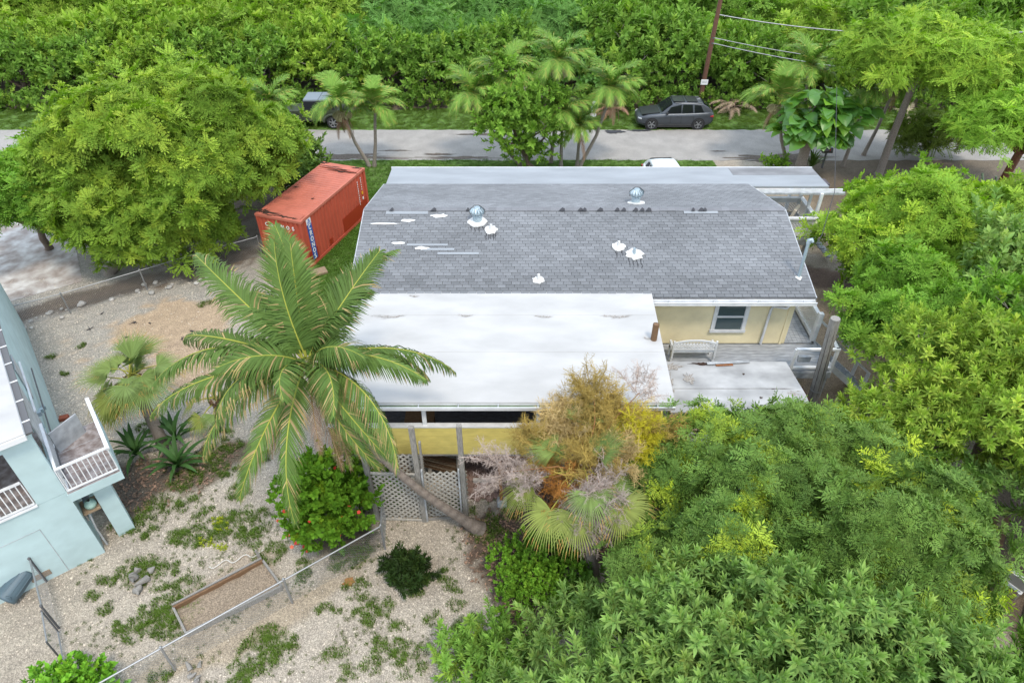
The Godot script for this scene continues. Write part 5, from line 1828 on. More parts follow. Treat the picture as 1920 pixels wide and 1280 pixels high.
	for j in 9:
		var p := Vector3(-16.2 + rng.randf_range(-2.0, 2.6), 0.03, -22.6 + rng.randf_range(-1.6, 1.2))
		b2 = MB.new()
		for i in 3:
			var d := Vector3(rng.randf_range(-1, 1), rng.randf_range(0, 0.2), rng.randf_range(-1, 1)) * 0.2
			b2.tube([-d * 0.5, d * 0.2 + rand_dir() * 0.03, d], [0.02, 0.016, 0.007], 4)
		o = part(numbered("stick"), b2.mesh(), M.tar, self, Transform3D(Basis(), p))
		tag(o, "dark forked stick lying on the sandy patch by the fence", "stick", "sticks on the sandy patch")
	# pavers, plywood, prop and timber under the porch
	var pav := Node3D.new()
	pav.name = "paver_patio"
	add_child(pav)
	pav.set_meta("kind", "structure")
	b2 = MB.new()
	var hex := []
	for i in 6:
		hex.append(Vector2(cos(TAU * i / 6), sin(TAU * i / 6)) * 0.128)
	b2.prism(hex, 0.045, Transform3D(Basis(Vector3.RIGHT, -PI / 2), Vector3.ZERO))
	var hm := b2.mesh()
	var tones := [M.paver, textured(lin(0.40, 0.29, 0.25), S.rust, Vector3(2, 2, 2), 0.95), textured(lin(0.31, 0.22, 0.19), S.rust, Vector3(2.3, 2.3, 2.3), 0.95)]
	for i in 16:
		for j in 8:
			if j < 2 and i > 8:
				continue
			part("paver", hm, tones[rng.randi() % 3], pav, Transform3D(Basis.from_euler(Vector3(rng.randf_range(-0.03, 0.03), 0, rng.randf_range(-0.03, 0.03))), Vector3(-1.55 + i * 0.205, rng.randf_range(0.0, 0.012), -14.05 - j * 0.236 - (0.118 if i % 2 else 0.0))))
	o = pbox(numbered("plywood_sheet"), M.plywood, self, Vector3(0.05, 1.2, -15.35), Vector3(2.9, 1.3, 0.03))
	tag(o, "orange-brown plywood sheet closing the space under the porch", "plywood")
	o = pbox(numbered("concrete_kerb"), M.concrete, self, Vector3(-0.8, 0.1, -14.75), Vector3(1.0, 0.12, 0.12))
	tag(o, "pale concrete kerb piece on the hexagonal pavers", "kerb")
	t = thing("prop_post", "orange wooden prop post on a grey block under the porch edge", "post", Vector3(-0.32, 0, -13.85))
	pbox("shaft", M.orange_wood, t, Vector3(-0.36, 1.05, -13.9), Vector3(0.1, 1.85, 0.1), Basis(Vector3(0, 0, 1), 0.02))
	pbox("block", M.grey_white, t, Vector3(-0.32, 0.1, -13.85), Vector3(0.3, 0.22, 0.3))
	t = thing("timber_pile", "stacked old planks lying under the porch behind the lattice", "timber", Vector3(-2.1, 0, -15.0))
	for j in 5:
		pbar("plank", M.pale_wood if j % 2 else M.brown_wood, t, Vector3(-3.1, 0.6 + j * 0.12, -15.1), Vector3(-1.75, 0.55 + j * 0.12, -14.7), 0.2, 0.07)
	pbox("trestle", M.grey_wood, t, Vector3(-2.7, 0.28, -14.9), Vector3(0.12, 0.56, 0.5))
	pbox("trestle", M.grey_wood, t, Vector3(-2.0, 0.28, -14.8), Vector3(0.12, 0.56, 0.5))
	b2 = MB.new()
	b2.lathe([Vector2(0.001, 0.0), Vector2(0.3, 0.0), Vector2(0.3, 0.85), Vector2(0.27, 0.88), Vector2(0.001, 0.88)], 14, Vector3(-3.7, 0, -14.9))
	o = part(numbered("barrel"), b2.mesh(), M.brown_wood, self)
	tag(o, "brown barrel standing under the porch behind the lattice screen", "barrel")
	# things half hidden at the lower right
	t = thing("plastic_chair", "white plastic chair tipped among the trees at the lower right", "chair", Vector3(14.35, 0, -10.75), 0.6)
	own_axes = true
	var tip := Basis(Vector3(0, 0, 1), 0.35)
	pbox("seat", M.white, t, Vector3(0, 0.5, 0), Vector3(0.5, 0.04, 0.5), tip)
	pbox("backrest", M.white, t, Vector3(-0.3, 0.82, 0), Vector3(0.04, 0.6, 0.5), tip)
	for s in [[-0.2, -0.2], [0.2, -0.2], [-0.2, 0.2], [0.2, 0.2]]:
		pbox("leg", M.white, t, Vector3(s[0], 0.25, s[1]), Vector3(0.05, 0.5, 0.05), tip)
	own_axes = false
	t = thing("board_stack", "weathered brown boards stacked under the trees at the right edge", "boards", Vector3(14.7, 0, -12.5))
	for j in 6:
		pbar("board", M.brown_wood if j % 3 else M.pale_wood, t, Vector3(14.2 + j * 0.1, 0.12 + (j % 2) * 0.08, -12.1), Vector3(15.1 + j * 0.1, 0.12 + (j % 2) * 0.08, -13.2), 0.16, 0.06)
	t = thing("wooden_beam", "long brown beam on the ground at the lower right edge", "beam", Vector3(14.4, 0, -9.9))
	pbar("timber", M.brown_wood, t, Vector3(14.0, 0.12, -9.4), Vector3(15.6, 0.2, -11.2), 0.22, 0.2)


# ---------- vehicles ----------
func loft(stations: Array, shape: Callable) -> MB:
	var b := MB.new()
	var rows := []
	for s in stations:
		var half: Array = shape.call(s)
		var ring := []
		for p in half:
			ring.append(Vector3(s[0], p.y, p.x))
		for k in range(half.size() - 1, -1, -1):
			ring.append(Vector3(s[0], half[k].y, -half[k].x))
		rows.append(ring)
	b.grid(rows)
	b.face(rows[0], Vector3.LEFT)
	b.face(rows[-1], Vector3.RIGHT)
	return b


func wheel(t: Node, at: Vector3, r: float, wide: float, side: float, spokes: int) -> void:
	var turn := Basis(Vector3.RIGHT, PI / 2 * side)
	var b := MB.new()
	var h := wide * 0.5
	b.lathe([Vector2(r * 0.68, h * 0.85), Vector2(r * 0.72, h), Vector2(r * 0.93, h), Vector2(r, h * 0.75), Vector2(r, -h * 0.75), Vector2(r * 0.93, -h), Vector2(r * 0.68, -h)], 24, Vector3.ZERO, turn)
	var w := part("wheel", b.mesh(), M.rubber, t, Transform3D(Basis(), at))
	b = MB.new()
	b.lathe([Vector2(r * 0.7, h * 0.95), Vector2(r * 0.66, h * 0.95), Vector2(r * 0.62, h * 0.4)], 24, Vector3.ZERO, turn)
	for k in spokes:
		var a := TAU * k / spokes + 0.3
		var d := turn * Vector3(cos(a), 0, sin(a))
		var out := turn * Vector3(0, 1, 0)
		b.bar(out * h * 0.75 + d * r * 0.08, out * h * 0.85 + d * r * 0.67, r * 0.17, 0.03, out)
	b.tube([turn * Vector3(0, h * 0.5, 0), turn * Vector3(0, h * 0.88, 0)], [r * 0.16], 10)
	part("rim", b.mesh(), M.rim, w)
	b = MB.new()
	b.lathe([Vector2(r * 0.66, h * 0.3), Vector2(0.001, h * 0.3)], 20, Vector3.ZERO, turn)
	part("brake_disc", b.mesh(), M.dark, w)


func car(t: Node, paint: Material, L: float, W: float, top: float, glassy: bool) -> void:
	# front towards -X; a sloping-backed crossover
	var h := W * 0.5
	# [x, half width, underside, shoulder height]
	var st := [[-0.5, 0.62, 0.3, 0.60], [-0.485, 0.78, 0.24, 0.70], [-0.44, 0.9, 0.2, 0.80], [-0.36, 0.97, 0.19, 0.90], [-0.22, 1.0, 0.19, 0.97], [-0.1, 1.0, 0.2, 1.0], [0.1, 1.0, 0.2, 1.02], [0.28, 1.0, 0.2, 1.05], [0.4, 0.97, 0.22, 1.07], [0.46, 0.9, 0.28, 1.06], [0.492, 0.8, 0.36, 1.0], [0.5, 0.72, 0.42, 0.92]]
	var rows := []
	for s in st:
		rows.append([s[0] * L, s[1] * h, s[2], s[3] * top / 1.64])
	var body_shape := func(s: Array) -> Array:
		var w: float = s[1]
		var lo: float = s[2]
		var hi: float = s[3]
		return [Vector2(0.0, lo), Vector2(w * 0.82, lo), Vector2(w * 0.96, lo + 0.1), Vector2(w, lerpf(lo, hi, 0.45)), Vector2(w * 0.985, lerpf(lo, hi, 0.75)), Vector2(w * 0.95, hi - 0.05), Vector2(w * 0.86, hi), Vector2(w * 0.4, hi + 0.035), Vector2(0.0, hi + 0.045)]
	part("body", loft(rows, body_shape).mesh(), paint, t)
	# greenhouse: [x, half width at base, base y, half width at top, top y]
	var g := [[-0.2, 0.86, 0.97, 0.84, 1.0], [-0.12, 0.87, 0.99, 0.78, 1.32], [-0.04, 0.88, 1.0, 0.72, 1.57], [0.08, 0.88, 1.0, 0.71, 1.63], [0.22, 0.88, 1.02, 0.70, 1.61], [0.34, 0.86, 1.04, 0.69, 1.53], [0.41, 0.84, 1.05, 0.7, 1.36], [0.465, 0.8, 1.05, 0.76, 1.1]]
	var gr := []
	for s in g:
		gr.append([s[0] * L, s[1] * h, s[2] * top / 1.64, s[3] * h, s[4] * top / 1.64])
	var cab := func(s: Array) -> Array:
		return [Vector2(s[1], s[2] - 0.06), Vector2(s[1], s[2]), Vector2(lerpf(s[1], s[3], 0.92), lerpf(s[2], s[4], 0.9)), Vector2(s[3] * 0.93, s[4]), Vector2(s[3] * 0.5, s[4] + 0.03), Vector2(0, s[4] + 0.04)]
	part("cabin", loft(gr, cab).mesh(), paint, t)
	var k := top / 1.64
	var at_side := func(x: float, f: float, s: float) -> Vector3:
		# a point on the cabin's side, f from base to top
		for i in gr.size() - 1:
			if x <= gr[i + 1][0] or i == gr.size() - 2:
				var q: float = clampf((x - gr[i][0]) / (gr[i + 1][0] - gr[i][0]), 0, 1)
				var base_w: float = lerpf(gr[i][1], gr[i + 1][1], q)
				var base_y: float = lerpf(gr[i][2], gr[i + 1][2], q)
				var top_w: float = lerpf(gr[i][3], gr[i + 1][3], q)
				var top_y: float = lerpf(gr[i][4], gr[i + 1][4], q)
				return Vector3(x, lerpf(base_y, top_y, f), (lerpf(base_w, top_w, f) + 0.012) * s)
		return Vector3.ZERO
	for s in [-1.0, 1.0]:
		for w in [[-0.135, -0.08, -0.035, 0.06], [0.07, 0.075, 0.2, 0.215], [0.235, 0.225, 0.31, 0.36]]:
			var b := MB.new()
			b.quad(at_side.call(w[0] * L, 0.06, s), at_side.call(w[1] * L, 0.84, s), at_side.call(w[2] * L if w[0] > 0 else 0.055 * L, 0.84, s), at_side.call(w[3] * L, 0.06, s), Vector3(0, 0.2, s))
			part("side_window", b.mesh(), M.window, t)
		# chrome-like sill line, mirror, handles, arches, lights
		pbar("mirror", M.car_black, t, Vector3(-0.13 * L, 1.04 * k, s * h * 0.93), Vector3(-0.13 * L, 1.07 * k, s * (h + 0.14)), 0.1, 0.13)
		for x in [0.02, 0.185]:
			pbox("door_handle", paint, t, Vector3(x * L, 0.88 * k, s * (h * 0.99 + 0.012)), Vector3(0.2, 0.03, 0.03))
		for x in [-0.075, 0.065, 0.225]:
			pbox("door_seam", M.dark, t, Vector3(x * L, 0.66 * k, s * (h + 0.001)), Vector3(0.012, 0.5, 0.012))
		pbox("sill", M.car_black, t, Vector3(0.0, 0.24, s * h * 0.965), Vector3(L * 0.5, 0.1, 0.06))
		pbox("headlight", M.lamp_glass, t, Vector3(-0.462 * L, 0.68 * k, s * h * 0.72), Vector3(0.2, 0.06, 0.3), Basis(Vector3.UP, s * 0.55))
		pbox("tail_light", M.tail, t, Vector3(0.465 * L, 0.84 * k, s * h * 0.84), Vector3(0.26, 0.08, 0.18), Basis(Vector3.UP, -s * 0.35))
		for x in [-0.315, 0.3]:
			var b := MB.new()
			b.tube([Vector3(x * L, 0.37, s * (h - 0.2)), Vector3(x * L, 0.37, s * (h + 0.004))], [0.445], 22)
			part("wheel_arch", b.mesh(), M.dark, t)
			wheel(t, Vector3(x * L, 0.375, s * (h - 0.1)), 0.375, 0.25, s, 5)
	var b := MB.new()
	b.quad(Vector3(gr[0][0] + 0.08, gr[0][2] + 0.1, -gr[0][1] * 0.88), Vector3(gr[0][0] + 0.08, gr[0][2] + 0.1, gr[0][1] * 0.88), Vector3(gr[2][0] - 0.06, gr[2][4] - 0.015, gr[2][3] * 0.88), Vector3(gr[2][0] - 0.06, gr[2][4] - 0.015, -gr[2][3] * 0.88), Vector3(-1, 1, 0))
	part("windscreen", b.mesh(), M.window, t, Transform3D(Basis(), Vector3(-0.05, 0.05, 0)))
	b = MB.new()
	b.quad(Vector3(gr[5][0] + 0.05, gr[5][4] + 0.02, -gr[5][3] * 0.85), Vector3(gr[5][0] + 0.05, gr[5][4] + 0.02, gr[5][3] * 0.85), Vector3(gr[7][0] - 0.02, gr[7][4] + 0.06, gr[7][3] * 0.85), Vector3(gr[7][0] - 0.02, gr[7][4] + 0.06, -gr[7][3] * 0.85), Vector3(1, 1, 0))
	part("rear_window", b.mesh(), M.window, t, Transform3D(Basis(), Vector3(0.035, 0.03, 0)))
	if glassy:
		pbox("roof_glass", M.car_black, t, Vector3(0.03 * L, 1.672 * k, 0), Vector3(0.8, 0.02, h * 1.1))
		pbox("roof_glass", M.car_black, t, Vector3(0.2 * L, 1.655 * k, 0), Vector3(0.75, 0.02, h * 1.1), Basis(Vector3(0, 0, 1), -0.04))
		pbox("bonnet_panel", M.car_black, t, Vector3(-0.33 * L, 0.965 * k, 0), Vector3(0.24 * L, 0.012, h * 1.45), Basis(Vector3(0, 0, 1), 0.1))
		b = MB.new()
		b.prism([Vector2(0, 0), Vector2(0.2, 0), Vector2(0.18, 0.1), Vector2(0.12, 0.1)], 0.03, Transform3D(Basis(), Vector3(0.28 * L, 1.62 * k, 0)))
		part("antenna_fin", b.mesh(), M.grey_white, t)
		for s in [-1.0, 1.0]:
			pbar("roof_rail", M.rim, t, Vector3(-0.03 * L, 1.63 * k, s * h * 0.66), Vector3(0.33 * L, 1.58 * k, s * h * 0.64), 0.04, 0.04)
	pbox("grille", M.car_black, t, Vector3(-0.497 * L, 0.5, 0), Vector3(0.05, 0.26, h * 0.9))


func vehicles() -> void:
	own_axes = true
	var t := thing("parked_car", "dark grey crossover car with black glass roof parked on the roadside grass", "car", Vector3(11.05, 0.0, -46.05))
	car(t, M.car_grey, 5.12, 2.0, 1.74, true)
	t = thing("parked_car", "white car whose rounded top shows behind the front porch roof", "car", Vector3(8.75, 0.0, -35.7), PI / 2 + 0.06)
	car(t, M.car_white, 4.5, 2.1, 1.5, false)
	# boxy off-roader
	t = thing("off_road_car", "boxy dark green off-road car parked behind the palms across the road", "car", Vector3(-13.15, 0.0, -46.1))
	var b := MB.new()
	pbox("body", M.car_green, t, Vector3(0.25, 0.88, 0), Vector3(2.9, 0.72, 1.62))
	pbox("bonnet", M.car_green, t, Vector3(-1.75, 0.92, 0), Vector3(1.2, 0.5, 1.5))
	pbox("chassis", M.dark, t, Vector3(-0.2, 0.5, 0), Vector3(3.9, 0.2, 1.2))
	for k in 2:
		pbox("hard_top", M.hard_top, t, Vector3(-0.28 + k * 1.02, 1.88, 0), Vector3(0.98, 0.1, 1.5))
	pbox("cabin_frame", M.car_black, t, Vector3(0.28, 1.53, 0), Vector3(2.2, 0.62, 1.46))
	for s in [-1.0, 1.0]:
		for w in [[-0.35, 0.85], [0.72, 0.95]]:
			pbox("side_window", M.window, t, Vector3(w[0], 1.54, s * 0.737), Vector3(w[1], 0.46, 0.012))
		pbox("side_pillar", M.car_green, t, Vector3(0.17, 1.53, s * 0.742), Vector3(0.12, 0.62, 0.02))
		pbox("side_pillar", M.car_green, t, Vector3(1.32, 1.53, s * 0.742), Vector3(0.14, 0.62, 0.02))
		for x in [-1.65, 1.05]:
			b = MB.new()
			var pts := []
			for j in 9:
				var a := PI * j / 8.0
				pts.append(Vector3(x - cos(a) * 0.6, 0.48 + sin(a) * 0.5, s * 0.9))
			b.tube(pts, [0.085], 6)
			part("fender", b.mesh(), M.car_green, t)
			wheel(t, Vector3(x, 0.43, s * 0.8), 0.43, 0.27, s, 6)
		pbox("door_handle", M.car_black, t, Vector3(0.62, 1.05, s * 0.83), Vector3(0.16, 0.04, 0.03))
		pbox("door_seam", M.dark, t, Vector3(0.17, 0.88, s * 0.812), Vector3(0.014, 0.6, 0.01))
		pbox("tail_light", M.tail, t, Vector3(1.71, 0.98, s * 0.7), Vector3(0.06, 0.22, 0.14))
	pbox("rear_bumper", M.dark, t, Vector3(1.82, 0.58, 0), Vector3(0.22, 0.2, 1.6))
	pbox("front_bumper", M.dark, t, Vector3(-2.4, 0.58, 0), Vector3(0.22, 0.2, 1.6))
	wheel(t, Vector3(1.86, 1.05, 0.0), 0.4, 0.25, 1.0, 6)
	t.get_child(t.get_child_count() - 1).rotation.y = PI / 2
	own_axes = false


func pole_and_wires() -> void:
	var t := thing("utility_pole", "leaning brown wooden utility pole behind the grey car", "pole", Vector3(13.55, 0, -49.0))
	var b := MB.new()
	b.tube([Vector3(0, -0.2, 0), Vector3(-0.02, 1.5, 0), Vector3(0.1, 6.0, 0.1), Vector3(0.25, 11.0, 0.2)], [0.17, 0.165, 0.145, 0.12], 12)
	part("shaft", b.mesh(), M.wood_pole, t)
	own_axes = true
	var s := pbox("notice", M.letter, t, Vector3(0.0, 1.95, 0.19), Vector3(0.5, 0.36, 0.02))
	pbox("notice_line", M.grey_white, s, Vector3(0, 0.06, 0.012), Vector3(0.36, 0.03, 0.004))
	pbox("notice_line", M.grey_white, s, Vector3(0, -0.03, 0.012), Vector3(0.3, 0.03, 0.004))
	for y in [4.55, 4.9, 6.35]:
		pbox("bracket", M.dark_steel, t, Vector3(0.016 * y, y, 0.15), Vector3(0.1, 0.12, 0.16))
	own_axes = false
	for k in 3:
		var y: float = [6.35, 4.9, 4.55][k]
		var a := Vector3(13.55 + 0.02 * y, y, -48.85)
		var e: Vector3 = [Vector3(34.0, 6.1, -46.0), Vector3(34.0, 4.6, -43.0), Vector3(34.0, 4.35, -41.5)][k]
		t = thing("power_cable", ["upper grey power cable sagging right from the utility pole", "middle grey cable running right from the utility pole", "lowest grey cable running right from the utility pole"][k], "cable", a)
		b = MB.new()
		var pts := []
		for j in 15:
			var f := j / 14.0
			pts.append((e - a) * f + Vector3(0, -1.1 * 4.0 * f * (1.0 - f) * 0.6, 0))
		b.tube(pts, [[0.035, 0.025, 0.03][k]], 5)
		part("strand", b.mesh(), M.steel, t)


# ---------- palms ----------
func palms() -> void:
	# leaning coconut palm in front
	var foot := Vector3(-1.0, 0, -12.9)
	var top := Vector3(-4.25, 6.55, -0.3)
	var t := thing("coconut_palm", "tall coconut palm leaning left across the lattice screen", "palm", foot)
	var b := MB.new()
	var pts := []
	var rr := []
	for k in 101:
		var f := k / 100.0
		pts.append(Vector3(lerpf(0, top.x, f) - 0.35 * sin(PI * f), top.y * (f - 0.05 * sin(PI * f)) - 0.05, top.z * f * f))
		rr.append(lerpf(0.155, 0.1, minf(f * 1.6, 1.0)) * (1.03 if k % 4 else 0.95) + 0.14 * exp(-f * 22.0))
	b.tube(pts, rr, 12)
	for k in b.c.size():
		var sh: float = [1.0, 0.93, 0.72, 0.9][(k / 12) % 4] * (0.93 + 0.07 * sin(k * 1.7))
		b.c[k] = Color(sh, sh, sh)
	part("trunk", b.mesh(), M.ringed_bark, t)
	var green := Color(0.10, 0.165, 0.04)
	var gold := Color(0.36, 0.37, 0.07)
	var tan := Color(0.36, 0.27, 0.12)
	# [azimuth, first slope, last slope, length, hang, dry share]
	var fr := [[5, 20, -55, 4.0, 0.55, 0.04], [-8, 34, -42, 3.4, 0.5, 0.04], [-34, 14, -66, 4.1, 0.5, 0.14], [-52, 4, -76, 3.6, 0.45, 0.12], [42, 52, -4, 3.8, 0.34, 0.03], [60, 64, 4, 3.5, 0.3, 0.03], [88, 82, 52, 3.1, 0.14, 0.02], [100, 76, 40, 3.0, 0.18, 0.02], [118, 72, 24, 3.6, 0.24, 0.06], [138, 62, -14, 4.3, 0.32, 0.03], [150, 48, -48, 4.1, 0.42, 0.03], [168, 38, -66, 4.2, 0.5, 0.05], [183, 26, -50, 4.0, 0.5, 0.08], [198, 14, -58, 4.4, 0.5, 0.12], [214, 2, -72, 3.6, 0.45, 0.22], [-98, -12, -82, 4.2, 0.3, 0.1], [-108, -18, -84, 4.0, 0.28, 0.16], [-70, -22, -84, 3.4, 0.4, 0.3], [24, 8, -66, 3.3, 0.5, 0.14], [75, 72, 20, 2.6, 0.25, 0.02], [20, 66, 0, 2.4, 0.3, 0.02], [-20, 58, -20, 2.3, 0.35, 0.04], [150, 66, 0, 2.4, 0.3, 0.02], [205, 56, -25, 2.3, 0.35, 0.05], [-90, 50, -40, 2.1, 0.4, 0.06], [-60, 40, -50, 2.6, 0.4, 0.1], [-135, 34, -60, 2.8, 0.4, 0.1]]
	for k in fr.size():
		var f: Array = fr[k]
		part("frond", frond(f[3], f[1], f[2], 100, 0.84, 0.044, f[4] * (1.7 if f[1] < 45 else 1.0), [green * rng.randf_range(0.8, 1.15), gold, tan], f[5], 400 + k), M.palm, t, Transform3D(heading(f[0]) * Basis(Vector3.RIGHT, sin(k * 2.7) * 0.5), top + heading(f[0]).x * 0.08 + Vector3(0, 0.1, 0)))
	for k in 8:
		part("dead_frond", frond(2.2 + 0.15 * k, -10.0 - 6.0 * k, -86, 36, 0.5, 0.03, 0.4, [Color(0.26, 0.15, 0.08), Color(0.3, 0.2, 0.1), Color(0.33, 0.24, 0.14)], 0.3, 440 + k), M.dry, t, Transform3D(heading([-40, -75, -120, -20, 225, -64, -48, 190][k]), top + Vector3(0, -0.15, 0)))
	for a in [20, 140, 250, 320]:
		b = MB.new()
		var d := heading(a).x
		b.prism([Vector2(0, 0), Vector2(0.5, 0.09), Vector2(0.95, 0.0), Vector2(0.5, -0.09)], 0.03, Transform3D(heading(a) * Basis(Vector3(0, 0, 1), -0.35) * Basis(Vector3.RIGHT, PI / 2), top + d * 0.15))
		part("spathe", b.mesh(), M.pale_wood, t)
	for k in 7:
		b = MB.new()
		b.lathe([Vector2(0.001, -0.12), Vector2(0.08, -0.07), Vector2(0.1, 0.0), Vector2(0.07, 0.09), Vector2(0.001, 0.13)], 9, top + heading(k * 51.0 - 70).x * 0.26 + Vector3(0, -0.1 - 0.05 * (k % 3), 0))
		part("coconut", b.mesh(), M.coconut, t)
	# small palms by the road
	var g := -39.3
	street_palm("left palm of the pair joined at the foot behind the container", Vector3(-8.75, 0, g), Vector3(-9.95, 3.4, g), 13, 1.95, 4, true, 1)
	street_palm("upright palm of the pair joined at the foot behind the container", Vector3(-8.45, 0, g), Vector3(-8.0, 3.3, g - 0.1), 12, 1.7, 0, false, 2)
	street_palm("palm half hidden behind the yellow-green tree near the off-road car", Vector3(-14.2, 0, -39.5), Vector3(-14.0, 3.4, -39.6), 12, 1.8, 4, true, 3)
	street_palm("palm leaning left out of the leafy street tree", Vector3(0.6, 0, g), Vector3(-2.2, 3.9, g - 0.1), 13, 1.95, 3, true, 4)
	street_palm("palm crown just behind the left shoulder of the leafy street tree", Vector3(0.9, 0, -39.8), Vector3(-0.4, 4.8, -40.3), 13, 2.0, 0, false, 5)
	street_palm("tallest palm rising behind the leafy street tree", Vector3(2.4, 0, -39.8), Vector3(2.7, 5.5, -40.2), 14, 2.1, 0, true, 6)
	street_palm("straight palm standing right beside the leafy street tree", Vector3(3.0, 0, g), Vector3(2.95, 3.0, g), 12, 1.9, 0, false, 7)
	street_palm("shortest palm of the cluster with arching low fronds", Vector3(4.0, 0, g), Vector3(4.0, 2.1, g + 0.1), 11, 1.75, 1, false, 8)
	street_palm("tall palm leaning right with brown dead fronds near the white statue", Vector3(4.15, 0, g), Vector3(5.75, 4.2, g - 0.2), 14, 2.05, 4, true, 9)
	street_palm("palm left of the big-leaved tree", Vector3(16.9, 0, -39.2), Vector3(15.6, 3.6, -39.8), 13, 2.1, 2, true, 10)
	street_palm("palm rising behind the big-leaved tree", Vector3(18.2, 0, -40.6), Vector3(17.4, 4.9, -41.0), 14, 2.2, 0, false, 11)
	street_palm("thin palm with bare stem just right of the big-leaved tree", Vector3(20.3, 0, -39.3), Vector3(20.5, 4.1, -39.5), 11, 1.8, 0, false, 12)
	street_palm("thin palm stem curving behind the bright umbrella-crowned tree", Vector3(22.2, 0, -40.9), Vector3(22.9, 4.0, -41.2), 11, 1.8, 1, true, 13)
	# fan palms
	fan_palm("cabbage_palm", "cabbage palm with orange and yellow flower sprays before the white porch roof", Vector3(2.4, 0, -11.0), Vector3(1.85, 4.2, -11.7), 26, 1.15, 1.12, 0.17, 5)
	fan_palm("fan_palm", "small fan palm standing alone on the gravel near the blue balcony", Vector3(-12.3, 0, -16.4), Vector3(-12.55, 2.9, -16.75), 34, 0.8, 1.05, 0.2, 6)
	fan_palm("fan_palm", "low yellowish fan palm tucked behind the coconut palm fronds", Vector3(-10.6, 0, -17.3), Vector3(-10.5, 1.2, -17.4), 9, 0.6, 0.8, 0.1, 7)
	flower_sprays()


func fan_palm(called: String, label: String, foot: Vector3, top: Vector3, leaves: int, stalk: float, radius: float, thick: float, at: int) -> void:
	var t := thing(called, label, "palm", foot)
	rng.seed = at * 1000
	var k0 := top - foot
	var b := MB.new()
	b.tube([Vector3(0, -0.1, 0), k0 * 0.12 + Vector3(0.02, 0, 0), k0 * 0.5, k0 * 0.85, k0], [thick * 1.3, thick, thick * 0.9, thick * 0.95, thick * 1.1], 10)
	part("trunk", b.mesh(), M.palm_bark, t)
	for k in 22:
		var a := k * 137.5
		b = MB.new()
		var d := heading(a).x
		var p := k0 * (0.8 + 0.2 * k / 22.0)
		b.tube([p + d * thick * 0.7, p + d * (thick + 0.1) + Vector3(0, 0.18, 0)], [0.035, 0.02], 4)
		part("leaf_stub", b.mesh(), M.brown_wood, t)
	for v in 5:
		var key := "fan%d_%d" % [v, at]
		var yellow: float = [0.0, 0.1, 0.0, 0.35, 0.5][v]
		S[key] = fan(stalk * [0.8, 1.0, 1.1, 1.1, 1.0][v], radius, 40, [150.0, 170.0, 190.0, 200.0, 190.0][v], [68.0, 42.0, 20.0, -8.0, -35.0][v], [0.18, 0.3, 0.42, 0.55, 0.5][v], [Color(0.16, 0.225, 0.065).lerp(Color(0.30, 0.29, 0.05), yellow), Color(0.33, 0.32, 0.06), Color(0.42, 0.27, 0.08)], at * 10 + v)
	for k in leaves:
		var v := [0, 1, 2, 1, 3, 2, 4, 3][k % 8] as int
		if called == "cabbage_palm" and k >= 12:
			part("fan_leaf", S["fan%d_%d" % [3 + k % 2, at]], M.palm, t, Transform3D(heading([-150, -128, -106, -92, -75, -55, -30, -165][k % 8] + k * 3) * Basis.from_scale(Vector3.ONE * [1.1, 0.75, 1.15, 0.6, 1.0, 0.7, 1.1, 0.8, 0.5, 0.95, 0.55, 0.9, 0.5, 0.6][k - 12]), k0 + Vector3(0, [0.1, -0.3, 0.3, -0.1][k % 4], 0)))
			continue
		part("fan_leaf", S["fan%d_%d" % [v, at]], M.palm, t, Transform3D(heading(k * 137.5 + rng.randf_range(-15, 15)) * Basis.from_scale(Vector3.ONE * [1.05, 0.6, 0.9, 0.5, 1.1, 0.75, 0.95][k % 7]), k0 + Vector3(0, rng.randf_range(-0.25, 0.25), 0)))


